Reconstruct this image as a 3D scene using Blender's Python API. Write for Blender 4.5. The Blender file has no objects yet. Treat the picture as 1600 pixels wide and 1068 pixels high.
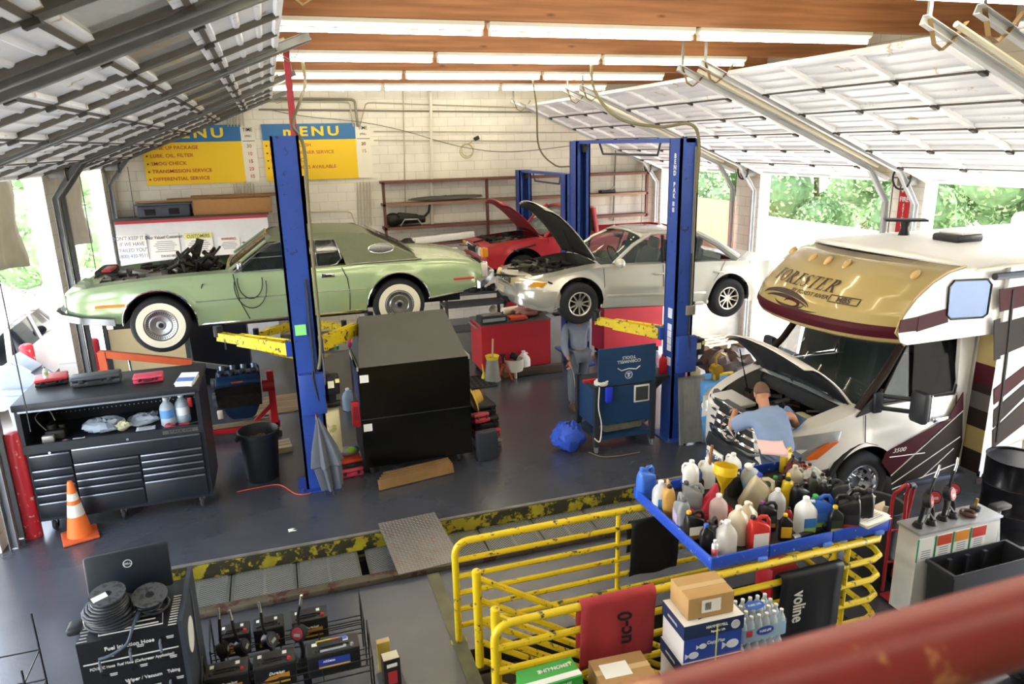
import bpy, bmesh, math, random
from mathutils import Vector, Matrix
SC = bpy.context.scene
COL = SC.collection
RND = random.Random(11)
PI = math.pi
# ---------------------------------------------------------------- camera
CAM_H, YAW, PITCH, ROLL, FPX = 4.2, 17.76, 15.35, -1.33, 1134.0
def _basis():
    y, p, r = (math.radians(v) for v in (YAW, PITCH, ROLL))
    f = Vector((math.sin(y)*math.cos(p), math.cos(y)*math.cos(p), -math.sin(p)))
    rt = Vector((math.cos(y), -math.sin(y), 0)); up = rt.cross(f)
    return math.cos(r)*rt + math.sin(r)*up, -math.sin(r)*rt + math.cos(r)*up, f
CR, CU, CF = _basis()
CO = Vector((0, 0, CAM_H))
cam = bpy.data.cameras.new('camera'); camo = bpy.data.objects.new('camera', cam); COL.objects.link(camo)
cam.sensor_width = 36; cam.lens = 36*FPX/1600; cam.clip_start = .05; cam.clip_end = 400
camo.matrix_world = Matrix(((CR.x, CU.x, -CF.x, CO.x), (CR.y, CU.y, -CF.y, CO.y), (CR.z, CU.z, -CF.z, CO.z), (0, 0, 0, 1)))
cam.dof.use_dof = True; cam.dof.focus_distance = 9.0; cam.dof.aperture_fstop = 2.8
SC.camera = camo
# ---------------------------------------------------------------- world, sun, exposure
W = bpy.data.worlds.new('world'); SC.world = W; W.use_nodes = True
wn = W.node_tree; bg = wn.nodes['Background']
sky = wn.nodes.new('ShaderNodeTexSky'); sky.sky_type = 'NISHITA'; sky.sun_disc = False
sky.sun_elevation = math.radians(52); sky.sun_rotation = math.radians(70); sky.air_density = 1.2; sky.dust_density = 4
hs = wn.nodes.new('ShaderNodeHueSaturation'); hs.inputs['Saturation'].default_value = .55
wn.links.new(sky.outputs[0], hs.inputs['Color']); wn.links.new(hs.outputs[0], bg.inputs['Color'])
bg.inputs['Strength'].default_value = 1.0
sun = bpy.data.lights.new('sun', 'SUN'); suno = bpy.data.objects.new('sun', sun); COL.objects.link(suno)
sun.energy = 6.0; sun.angle = math.radians(.6); sun.color = (1, .95, .86)
suno.rotation_euler = Vector((-.78, .18, -1.0)).to_track_quat('-Z', 'Y').to_euler()
vs = SC.view_settings; vs.view_transform = 'Standard'; vs.look = 'None'; vs.gamma = 1; vs.use_curve_mapping = False
vs.exposure = 1.02
# ---------------------------------------------------------------- helpers: pixel of the photograph -> point of the place
def ray(px, py): return CF + CR*((px-800)/FPX) - CU*((py-534)/FPX)
def G(px, py, z=0.0):
    d = ray(px, py); return CO + d*((z-CAM_H)/d.z)
def PY(px, py, Y):
    d = ray(px, py); return CO + d*(Y/d.y)
def PX(px, py, X):
    d = ray(px, py); return CO + d*(X/d.x)
# ---------------------------------------------------------------- materials
def lin(h):
    h = h.lstrip('#'); h = h if len(h) == 6 else ''.join(q*2 for q in h); c = [int(h[i:i+2], 16)/255 for i in (0, 2, 4)]
    return tuple(v/12.92 if v <= .04045 else ((v+.055)/1.055)**2.4 for v in c) + (1,)
MATS = {}
def mat(col, rough=.5, metal=0.0, var=0.0, vs=6.0, bump=0.0, bs=40.0, emit=0.0, alpha=1.0, trans=0.0, coat=0.0, spots=None, spot_amt=.3, spot_s=9.0, ior=1.45):
    key = (col, rough, metal, var, vs, bump, bs, emit, alpha, trans, coat, spots, spot_amt, spot_s, ior)
    if key in MATS: return MATS[key]
    m = bpy.data.materials.new('surface'); m.use_nodes = True; n = m.node_tree; b = n.nodes['Principled BSDF']
    c = lin(col); b.inputs['Base Color'].default_value = c
    b.inputs['Roughness'].default_value = rough; b.inputs['Metallic'].default_value = metal; b.inputs['IOR'].default_value = ior
    if coat: b.inputs['Coat Weight'].default_value = coat; b.inputs['Coat Roughness'].default_value = .06
    if trans: b.inputs['Transmission Weight'].default_value = trans
    if alpha < 1: b.inputs['Alpha'].default_value = alpha
    if emit: b.inputs['Emission Color'].default_value = c; b.inputs['Emission Strength'].default_value = emit
    tc = None
    def coord():
        nonlocal tc
        if tc is None: tc = n.nodes.new('ShaderNodeTexCoord')
        return tc.outputs['Object']
    last = None
    if var:
        t = n.nodes.new('ShaderNodeTexNoise'); t.inputs['Scale'].default_value = vs; t.inputs['Detail'].default_value = 6
        n.links.new(coord(), t.inputs['Vector'])
        r = n.nodes.new('ShaderNodeMapRange'); r.inputs['From Min'].default_value = .3; r.inputs['From Max'].default_value = .7
        r.inputs['To Min'].default_value = 1-var; r.inputs['To Max'].default_value = 1+var*.6
        n.links.new(t.outputs['Fac'], r.inputs['Value'])
        x = n.nodes.new('ShaderNodeMix'); x.data_type = 'RGBA'; x.blend_type = 'MULTIPLY'; x.inputs['Factor'].default_value = 1
        x.inputs['A'].default_value = c; n.links.new(r.outputs[0], x.inputs['B']); last = x.outputs['Result']
        n.links.new(last, b.inputs['Base Color'])
    if spots:
        t = n.nodes.new('ShaderNodeTexNoise'); t.inputs['Scale'].default_value = spot_s; t.inputs['Detail'].default_value = 8; t.inputs['Roughness'].default_value = .7
        n.links.new(coord(), t.inputs['Vector'])
        r = n.nodes.new('ShaderNodeMapRange'); r.inputs['From Min'].default_value = .62-spot_amt*.3; r.inputs['From Max'].default_value = .66-spot_amt*.3
        n.links.new(t.outputs['Fac'], r.inputs['Value'])
        x = n.nodes.new('ShaderNodeMix'); x.data_type = 'RGBA'; n.links.new(r.outputs[0], x.inputs['Factor'])
        if last: n.links.new(last, x.inputs['A'])
        else: x.inputs['A'].default_value = c
        x.inputs['B'].default_value = lin(spots); n.links.new(x.outputs['Result'], b.inputs['Base Color'])
    if bump:
        t = n.nodes.new('ShaderNodeTexNoise'); t.inputs['Scale'].default_value = bs; t.inputs['Detail'].default_value = 4
        n.links.new(coord(), t.inputs['Vector'])
        k = n.nodes.new('ShaderNodeBump'); k.inputs['Strength'].default_value = bump; k.inputs['Distance'].default_value = .02
        n.links.new(t.outputs['Fac'], k.inputs['Height']); n.links.new(k.outputs[0], b.inputs['Normal'])
    MATS[key] = m; return m
def brick_mat(col, mortar, bw, bh, axis, var=.06, rough=.8):
    m = bpy.data.materials.new('painted block'); m.use_nodes = True; n = m.node_tree; b = n.nodes['Principled BSDF']
    g = n.nodes.new('ShaderNodeNewGeometry'); s = n.nodes.new('ShaderNodeSeparateXYZ'); c = n.nodes.new('ShaderNodeCombineXYZ')
    n.links.new(g.outputs['Position'], s.inputs[0]); n.links.new(s.outputs[axis], c.inputs[0]); n.links.new(s.outputs['Z'], c.inputs[1])
    t = n.nodes.new('ShaderNodeTexBrick'); t.inputs['Scale'].default_value = 1; t.inputs['Brick Width'].default_value = bw; t.inputs['Row Height'].default_value = bh
    t.inputs['Mortar Size'].default_value = .006; t.inputs['Mortar Smooth'].default_value = .3; t.inputs['Bias'].default_value = -.2
    a = lin(col); t.inputs['Color1'].default_value = a; t.inputs['Color2'].default_value = tuple(v*(1-var) for v in a[:3])+(1,)
    t.inputs['Mortar'].default_value = lin(mortar); n.links.new(c.outputs[0], t.inputs['Vector'])
    z = n.nodes.new('ShaderNodeTexNoise'); z.inputs['Scale'].default_value = 1.6; z.inputs['Detail'].default_value = 7
    n.links.new(g.outputs['Position'], z.inputs['Vector'])
    r = n.nodes.new('ShaderNodeMapRange'); r.inputs['From Min'].default_value = .3; r.inputs['From Max'].default_value = .7; r.inputs['To Min'].default_value = .88; r.inputs['To Max'].default_value = 1.05
    n.links.new(z.outputs['Fac'], r.inputs['Value'])
    x = n.nodes.new('ShaderNodeMix'); x.data_type = 'RGBA'; x.blend_type = 'MULTIPLY'; x.inputs['Factor'].default_value = 1
    n.links.new(t.outputs['Color'], x.inputs['A']); n.links.new(r.outputs[0], x.inputs['B']); n.links.new(x.outputs['Result'], b.inputs['Base Color'])
    k = n.nodes.new('ShaderNodeBump'); k.inputs['Strength'].default_value = .4; k.inputs['Distance'].default_value = .01; k.invert = True
    n.links.new(t.outputs['Fac'], k.inputs['Height']); n.links.new(k.outputs[0], b.inputs['Normal'])
    b.inputs['Roughness'].default_value = rough; return m
def wood_mat(c1, c2, axis_scale=(.25, 6, 6), rough=.55, knots=True):
    m = bpy.data.materials.new('wood'); m.use_nodes = True; n = m.node_tree; b = n.nodes['Principled BSDF']
    g = n.nodes.new('ShaderNodeTexCoord'); mp = n.nodes.new('ShaderNodeMapping'); mp.inputs['Scale'].default_value = axis_scale
    n.links.new(g.outputs['Object'], mp.inputs['Vector'])
    t = n.nodes.new('ShaderNodeTexNoise'); t.inputs['Scale'].default_value = 3; t.inputs['Detail'].default_value = 8; n.links.new(mp.outputs[0], t.inputs['Vector'])
    cr = n.nodes.new('ShaderNodeValToRGB'); cr.color_ramp.elements[0].position = .3; cr.color_ramp.elements[0].color = lin(c2)
    cr.color_ramp.elements[1].position = .65; cr.color_ramp.elements[1].color = lin(c1); n.links.new(t.outputs['Fac'], cr.inputs[0]); out = cr.outputs[0]
    if knots:
        v = n.nodes.new('ShaderNodeTexVoronoi'); v.inputs['Scale'].default_value = 2.2
        m2 = n.nodes.new('ShaderNodeMapping'); m2.inputs['Scale'].default_value = (.6, 1, 2); n.links.new(g.outputs['Object'], m2.inputs['Vector']); n.links.new(m2.outputs[0], v.inputs['Vector'])
        r = n.nodes.new('ShaderNodeMapRange'); r.inputs['From Min'].default_value = .03; r.inputs['From Max'].default_value = .1; r.inputs['To Min'].default_value = .45
        n.links.new(v.outputs['Distance'], r.inputs['Value'])
        x = n.nodes.new('ShaderNodeMix'); x.data_type = 'RGBA'; x.blend_type = 'MULTIPLY'; x.inputs['Factor'].default_value = 1
        n.links.new(out, x.inputs['A']); n.links.new(r.outputs[0], x.inputs['B']); out = x.outputs['Result']
    n.links.new(out, b.inputs['Base Color']); b.inputs['Roughness'].default_value = rough; return m
def mesh_mat(col, s=60.0, metal=.7, back=None):      # expanded metal: holes cut by a procedural pattern
    m = bpy.data.materials.new('expanded metal'); m.use_nodes = True; n = m.node_tree; b = n.nodes['Principled BSDF']
    b.inputs['Base Color'].default_value = lin(col); b.inputs['Metallic'].default_value = metal; b.inputs['Roughness'].default_value = .45
    g = n.nodes.new('ShaderNodeNewGeometry'); mp = n.nodes.new('ShaderNodeMapping'); mp.inputs['Scale'].default_value = (s, s*2.2, s)
    n.links.new(g.outputs['Position'], mp.inputs['Vector'])
    t = n.nodes.new('ShaderNodeTexBrick'); t.inputs['Scale'].default_value = 1; t.inputs['Brick Width'].default_value = 1; t.inputs['Row Height'].default_value = 1
    t.inputs['Mortar Size'].default_value = .22; t.inputs['Mortar Smooth'].default_value = 0
    n.links.new(mp.outputs[0], t.inputs['Vector']); n.links.new(t.outputs['Fac'], b.inputs['Alpha']); return m
# ---------------------------------------------------------------- mesh builder
class MB:
    def __init__(s): s.v = []; s.f = []; s.m = []; s.mi = 0
    def add(s, vs, fs, M=None):
        o = len(s.v)
        for p in vs: s.v.append(Vector(p) if M is None else M @ Vector(p))
        for f in fs: s.f.append([o+i for i in f]); s.m.append(s.mi)
        return s
    def box(s, c, d, rz=0, M=None, bev=0):
        x, y, z = (v/2 for v in d)
        T = Matrix.Translation(c) @ (M if M is not None else Matrix.Rotation(rz, 4, 'Z'))
        if bev <= 0:
            vs = [(-x,-y,-z),(x,-y,-z),(x,y,-z),(-x,y,-z),(-x,-y,z),(x,-y,z),(x,y,z),(-x,y,z)]
            return s.add(vs, [(0,3,2,1),(4,5,6,7),(0,1,5,4),(1,2,6,5),(2,3,7,6),(3,0,4,7)], T)
        b = min(bev, x*.9, y*.9, z*.9); rings = []
        def rect(ax, ay, zz, r):
            out = []
            for (sx, sy, a0) in ((1,1,0),(-1,1,90),(-1,-1,180),(1,-1,270)):
                for k in (0, 1, 2):
                    a = math.radians(a0+45*k); out.append((sx*(ax-r)+r*math.cos(a), sy*(ay-r)+r*math.sin(a), zz))
            return out
        rings = [rect(x-b, y-b, -z, b*.2), rect(x-b*.3, y-b*.3, -z+b*.3, b*.8), rect(x, y, -z+b, b), rect(x, y, z-b, b), rect(x-b*.3, y-b*.3, z-b*.3, b*.8), rect(x-b, y-b, z, b*.2)]
        return s.loft([[T @ Vector(p) for p in r] for r in rings])
    def bx(s, a, b, bev=0):                       # box by two corners
        return s.box([(p+q)/2 for p, q in zip(a, b)], [abs(q-p) for p, q in zip(a, b)], bev=bev)
    def loft(s, rings, cap=True, closed=True):
        n = len(rings[0]); o = len(s.v)
        for r in rings: s.v.extend(Vector(p) for p in r)
        for i in range(len(rings)-1):
            for j in range(n if closed else n-1):
                k = (j+1) % n; s.f.append([o+i*n+j, o+i*n+k, o+(i+1)*n+k, o+(i+1)*n+j]); s.m.append(s.mi)
        if cap and closed:
            s.f.append([o+j for j in reversed(range(n))]); s.m.append(s.mi)
            s.f.append([o+(len(rings)-1)*n+j for j in range(n)]); s.m.append(s.mi)
        return s
    def cyl(s, p0, p1, r0, r1=None, n=14, cap=True):
        p0, p1 = Vector(p0), Vector(p1); r1 = r0 if r1 is None else r1
        q = (p1-p0).to_track_quat('Z', 'Y').to_matrix(); rings = []
        for p, r in ((p0, r0), (p1, r1)): rings.append([p + q @ Vector((r*math.cos(2*PI*k/n), r*math.sin(2*PI*k/n), 0)) for k in range(n)])
        return s.loft(rings, cap)
    def tube(s, pts, r, n=8, closed=False, cap=True):
        pts = [Vector(p) for p in pts]; N = len(pts); rings = []; prev = None
        for i, p in enumerate(pts):
            a = pts[i-1] if (i > 0 or closed) else p; b = pts[(i+1) % N] if (i < N-1 or closed) else p
            t = (b-a).normalized()
            if prev is None:
                u = t.orthogonal().normalized()
            else:
                u = (prev - t*prev.dot(t)); u = u.normalized() if u.length > 1e-6 else t.orthogonal().normalized()
            prev = u; w = t.cross(u); rr = r[i] if isinstance(r, (list, tuple)) else r
            rings.append([p + (u*math.cos(2*PI*k/n) + w*math.sin(2*PI*k/n))*rr for k in range(n)])
        if closed: rings.append(rings[0])
        return s.loft(rings, cap and not closed)
    def lathe(s, prof, o=(0,0,0), n=24, M=None, sx=1, sy=1, cap=True):
        T = Matrix.Translation(o) @ (M if M is not None else Matrix.Identity(4)); rings = []
        for r, z in prof: rings.append([T @ Vector((sx*r*math.cos(2*PI*k/n), sy*r*math.sin(2*PI*k/n), z)) for k in range(n)])
        return s.loft(rings, cap)
    def prism(s, poly, plane, a, b):              # plane 'xz' extruded along y, 'xy' along z, 'yz' along x
        def P(u, w, h): return {'xz': (u, h, w), 'xy': (u, w, h), 'yz': (h, u, w)}[plane]
        return s.loft([[P(u, w, a) for u, w in poly], [P(u, w, b) for u, w in poly]])
    def sph(s, c, r, n=12, m=8, M=None):
        r = (r, r, r) if not isinstance(r, (tuple, list)) else r
        T = Matrix.Translation(c) @ (M if M is not None else Matrix.Identity(4))
        return s.loft([[T @ Vector((r[0]*max(.02, math.sin(PI*i/m))*math.cos(2*PI*k/n), r[1]*max(.02, math.sin(PI*i/m))*math.sin(2*PI*k/n), -r[2]*math.cos(PI*i/m))) for k in range(n)] for i in range(m+1)])
    def torus(s, c, R, r, M=None, n=28, k=8):
        T = Matrix.Translation(c) @ (M if M is not None else Matrix.Identity(4))
        return s.tube([T @ Vector((R*math.cos(2*PI*i/n), R*math.sin(2*PI*i/n), 0)) for i in range(n)], r, k, closed=True)
    def quad(s, a, b, c, d): return s.add([a, b, c, d], [(0, 1, 2, 3)])
    def grid(s, rows):                            # open sheet of points
        return s.loft(rows, False, False)
    def xf(s, M): s.v = [M @ p for p in s.v]; return s
    def build(s, name, m, parent=None, ang=40, fixn=True, thick=0, sub=0):
        me = bpy.data.meshes.new(name); me.from_pydata([p[:] for p in s.v], [], s.f)
        ms = m if isinstance(m, (list, tuple)) else [m]
        for x in ms: me.materials.append(x)
        if len(ms) > 1: me.polygons.foreach_set('material_index', s.m)
        if fixn:
            bm = bmesh.new(); bm.from_mesh(me); bmesh.ops.recalc_face_normals(bm, faces=bm.faces); bm.to_mesh(me); bm.free()
        me.validate()
        if ang: me.shade_smooth(); me.set_sharp_from_angle(angle=math.radians(ang))
        o = bpy.data.objects.new(name, me); COL.objects.link(o)
        if parent is not None: o.parent = parent
        if thick: md = o.modifiers.new('t', 'SOLIDIFY'); md.thickness = thick; md.offset = 0
        if sub: md = o.modifiers.new('s', 'SUBSURF'); md.levels = md.render_levels = sub
        return o
def tag(o, label=None, cat=None, group=None, kind=None):
    if label: o['label'] = label
    if cat: o['category'] = cat
    if group: o['group'] = group
    if kind: o['kind'] = kind
    return o
def thing(name, label, cat, loc=(0,0,0), rz=0, group=None, M=None):
    o = bpy.data.objects.new(name, None); COL.objects.link(o); o.empty_display_size = .1
    if M is not None: o.matrix_world = Matrix.Translation(loc) @ M
    else: o.location = loc; o.rotation_euler = (0, 0, rz)
    return tag(o, label, cat, group)
def copy_tree(o, parent=None):
    c = o.copy(); COL.objects.link(c)
    if parent is not None: c.parent = parent
    for ch in list(KIDS(o)): copy_tree(ch, c)
    return c
def KIDS(o): return [x for x in COL.objects if x.parent == o]
_txt = {}
def text(s, h, m, parent, M, name='lettering', ext=.002, ax='CENTER', xs=1.0, shear=0.0, sp=1.0, bold=0.0, label=None):
    """letters of cap height h, on the local xy plane of M, reading along +x"""
    key = (s, ext/h, ax, shear, sp, bold)
    if key not in _txt:
        cu = bpy.data.curves.new('t', 'FONT'); cu.body = s; cu.size = 1.0; cu.extrude = ext/h*.7; cu.align_x = ax; cu.align_y = 'CENTER'; cu.resolution_u = 3
        cu.shear = shear; cu.space_character = sp; cu.offset = bold
        to = bpy.data.objects.new('t', cu); COL.objects.link(to)
        _txt[key] = bpy.data.meshes.new_from_object(to)
        bpy.data.objects.remove(to); bpy.data.curves.remove(cu)
    me = _txt[key].copy(); k = h/.7
    me.transform(M @ Matrix.Diagonal((k*xs, k, k, 1)))
    me.materials.clear(); me.materials.append(m); me.name = name
    o = bpy.data.objects.new(name, me); COL.objects.link(o)
    if parent is not None: o.parent = parent
    if label: o['label'] = label
    return o
def frame(o, x, y):                               # matrix with origin o, x axis, y axis (z = x cross y)
    x = Vector(x).normalized(); y = Vector(y); z = x.cross(y).normalized(); y = z.cross(x)
    return Matrix(((x.x, y.x, z.x, o[0]), (x.y, y.y, z.y, o[1]), (x.z, y.z, z.z, o[2]), (0, 0, 0, 1)))
def front(o): return frame(o, (1, 0, 0), (0, 0, 1))   # upright sheet facing -Y
def RX(a): return Matrix.Rotation(math.radians(a), 4, 'X')
def RY(a): return Matrix.Rotation(math.radians(a), 4, 'Y')
def RZ(a): return Matrix.Rotation(math.radians(a), 4, 'Z')
def T(*p): return Matrix.Translation(p if len(p) == 3 else p[0])
def arc(c, r, a0, a1, n, plane='xz'):
    out = []
    for i in range(n+1):
        a = math.radians(a0+(a1-a0)*i/n); u, w = r*math.cos(a), r*math.sin(a)
        out.append({'xz': (c[0]+u, c[1], c[2]+w), 'xy': (c[0]+u, c[1]+w, c[2]), 'yz': (c[0], c[1]+u, c[2]+w)}[plane])
    return out
def lerp(a, b, t): return a+(b-a)*t
def interp(tab, x):
    if x <= tab[0][0]: return tab[0][1]
    for (a, u), (b, w) in zip(tab, tab[1:]):
        if x <= b: return u+(w-u)*(x-a)/(b-a)
    return tab[-1][1]
def smooth(tab, x):                               # monotone-ish smooth table
    for i in range(len(tab)-1):
        if x <= tab[i+1][0] or i == len(tab)-2:
            a, b = tab[i], tab[i+1]; t = min(1, max(0, (x-a[0])/(b[0]-a[0])))
            p = tab[i-1] if i else a; q = tab[i+2] if i+2 < len(tab) else b
            h = b[0]-a[0]; m0 = (b[1]-p[1])/max(1e-6, b[0]-p[0])*h; m1 = (q[1]-a[1])/max(1e-6, q[0]-a[0])*h
            return (2*t**3-3*t*t+1)*a[1]+(t**3-2*t*t+t)*m0+(-2*t**3+3*t*t)*b[1]+(t**3-t*t)*m1
# common surfaces
BLUE = mat('#2b4a9c', .42, var=.10, vs=3, spots='#1d2c58', spot_amt=.05); YEL = mat('#dcc21e', .45, var=.10, vs=5, spots='#4a4126', spot_amt=.22, spot_s=14)
BLACK = mat('#15161a', .45); RUB = mat('#1b1c1f', .75, var=.2); CHROME = mat('#d8dade', .12, 1.0); STEEL = mat('#9a9da0', .35, .9, var=.15)
DKM = mat('#3c3d3e', .5, .6, var=.2); WHITE = mat('#e8e8e4', .55); RED = mat('#b3222b', .4, var=.08); GALV = mat('#8c8f8e', .45, .75, var=.2, vs=12)
GREASE = mat('#26241f', .5, .3, var=.5, vs=14, bump=.3); GLASS = mat('#1c2426', .05, alpha=.55); CLEAR = mat('#e8f2f4', .06, alpha=.32); LBL = mat('#efefe8', .6)
CARD = mat('#b98e5c', .85, var=.06); BLUEP = mat('#2a56c0', .4, var=.05); INK = mat('#1a1a1c', .7)
# ================================================================ the building
XL, XR, YB, HL, HR, ZC = -3.2, 9.45, 17.2, 3.9, 3.5, 6.0
PX0, PX1, PY0, PY1 = -1.5, 4.9, 6.55, 7.45        # service pit
SX0, SX1, SY0, SY1 = 1.22, 4.55, 4.36, 5.2        # stair opening
FLOORM = mat('#43464e', .27, var=.32, vs=.9, bump=.04, bs=30, ior=1.8)
def struct(o, label=None):
    o['kind'] = 'structure'
    if label: o['label'] = label
    return o
b = MB()
xs = [XL-.25, PX0, SX0, SX1, PX1, XR+.25]; ys = [-4, SY0, SY1, PY0, PY1, YB+.25]
for i in range(5):
    for j in range(5):
        cx, cy = (xs[i]+xs[i+1])/2, (ys[j]+ys[j+1])/2
        if PX0 < cx < PX1 and PY0 < cy < PY1: continue
        if SX0 < cx < SX1 and SY0 < cy < SY1: continue
        b.quad((xs[i], ys[j], 0), (xs[i+1], ys[j], 0), (xs[i+1], ys[j+1], 0), (xs[i], ys[j+1], 0))
struct(b.build('floor', FLOORM, ang=0), 'dark grey sealed concrete garage floor')
b = MB(); PITM = mat('#2c2a26', .8, var=.4)
for (x0, x1, y0, y1, zb) in ((PX0, PX1, PY0, PY1, -1.9), (SX0, SX1, SY0, SY1, -1.9)):
    for (p, q) in (((x0,y0),(x1,y0)), ((x1,y0),(x1,y1)), ((x1,y1),(x0,y1)), ((x0,y1),(x0,y0))):
        b.quad((*p, 0), (*q, 0), (*q, zb), (*p, zb))
    b.quad((x0, y0, zb), (x1, y0, zb), (x1, y1, zb), (x0, y1, zb))
struct(b.build('floor_pit', PITM, ang=0, fixn=False), 'dark concrete lining of the service pit')
YDIRT = mat('#a89a22', .6, var=.3, vs=4, spots='#33301f', spot_amt=.55, spot_s=5)
b = MB().bx((PX0, PY1-.012, -.17), (PX1, PY1-.002, -.005)); struct(b.build('trim_1', YDIRT), 'worn yellow painted band along the far edge of the pit')
b = MB().bx((PX0, PY1, 0), (PX1, PY1+.05, .012)); struct(b.build('trim_2', mat('#8c8880', .5, .5, var=.3)), 'steel edge strip on the far lip of the pit')
b = MB().bx((PX0, PY0-.1, .001), (PX1, PY0+.02, .06), bev=.01); struct(b.build('trim_3', mat('#5f5747', .55, .4, var=.3, spots='#4a2a20', spot_amt=.3, spot_s=5)), 'raised steel angle along the near edge of the pit')
b = MB().bx((SX0-.12, 3.4, .001), (SX0, PY0-.12, .012)); struct(b.build('trim_4', mat('#6d6a50', .6, .2, var=.3, vs=4)), 'worn steel strip beside the stair opening')
b = MB()
for i in range(9): b.bx((SX0+.1+i*.3, SY0+.01, -.22*(i+1)-.04), (SX0+.42+i*.3, SY1-.01, -.22*(i+1)))
for k in range(5): b.bx((SX0, SY0+.02+.17*k, -.16), (SX0+.14, SY0+.15+.17*k, -.12))
struct(b.build('floor_stair', mat('#4d4a41', .6, .5, var=.3)), 'steel steps going down to the pit')
# walls
BW_ = brick_mat('#e8e4d8', '#c9c3b4', .406, .2, 'X'); BS_ = brick_mat('#e4dfd2', '#c2bcae', .406, .2, 'Y')
b = MB().bx((XL-.25, YB, 0), (XR+.25, YB+.25, ZC)); struct(b.build('wall_back', BW_, ang=0), 'white painted block wall at the back')
LD = [(1.8, 4.9), (5.35, 8.45), (8.75, 12.6), (13.1, 16.75)]
RD = [(1.3, 4.75), (5.35, 8.75), (9.4, 12.75), (13.55, 16.75)]
def sidewall(name, x0, x1, doors, zh):
    b = MB(); y = -4
    for d0, d1 in doors: b.bx((x0, y, 0), (x1, d0, zh)); y = d1
    b.bx((x0, y, 0), (x1, YB, zh)); b.bx((x0, -4, zh), (x1, YB, ZC))
    return struct(b.build(name, BS_, ang=0), 'white painted block side wall with garage door openings')
sidewall('wall_left', XL-.25, XL, LD, HL); sidewall('wall_right', XR, XR+.25, RD, HR)
b = MB().bx((XL-.25, -4, ZC), (XR+.25, YB+.25, ZC+.12)); struct(b.build('ceiling', mat('#cfc6b6', .8, var=.05), ang=0), 'pale ceiling boards above the beams')
b = MB().bx((XL-.25, -4.25, 0), (XR+.25, -4, ZC)); struct(b.build('wall_front', brick_mat('#dcd6c6', '#b9b2a2', .406, .2, 'X'), ang=0), 'white painted block wall behind the gallery')
# glulam beams and fluorescent strip lights
BEAMY = [5.2, 7.75, 10.3, 12.85, 15.4]; LIGHTY = [0.1, 2.65]+BEAMY  # first two light rows are out of view, added to light the front
BWOOD = wood_mat('#c0875a', '#96603a', (.25, 5, 5)); ORD = ['nearest the camera', 'second from the camera', 'third from the camera', 'fourth from the camera', 'last before the back wall']
for i, y in enumerate(BEAMY):
    o = MB().box((0, 0, 0), (XR-XL-.02, .17, .6), bev=.012).build('ceiling_beam', BWOOD)
    o.location = ((XL+XR)/2, y, 5.40+.3); tag(o, 'orange brown glulam timber beam across the ceiling, '+ORD[i], 'beam', 'ceiling beams')
TUBE = mat('#fff6dc', .5, emit=20.0)
def lamp_proto():
    t = thing('fluorescent_light', 'x', 'light')
    b = MB(); b.prism([(-.065, .075), (.065, .075), (.065, .035), (.02, .0), (-.02, .0), (-.065, .035)], 'yz', -1.2, 1.2); b.build('housing', mat('#e6e2d4', .45), t, ang=25)
    MB().cyl((-1.165, 0, -.035), (1.165, 0, -.035), .021, n=12).build('tube', TUBE, t)
    for s in (-1, 1): MB().box((s*1.185, 0, -.02), (.03, .045, .075), bev=.006).build('socket', WHITE, t)
    return t
L0 = lamp_proto(); first = True; PL = ['left end', 'middle', 'right end']; BO = ['added unseen gallery', 'added unseen front', 'closest', 'second closest', 'third closest', 'fourth closest', 'farthest']
for i, y in enumerate(LIGHTY):
    for k, cx in enumerate((1.06, 3.52, 5.98)):
        t = L0 if first else copy_tree(L0); first = False
        t.location = (cx-.08+.02*i, y-.02, 5.322)
        tag(t, f'white strip light, {PL[k]} of the row under the {BO[i]} beam', 'light', 'fluorescent strip lights')
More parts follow.
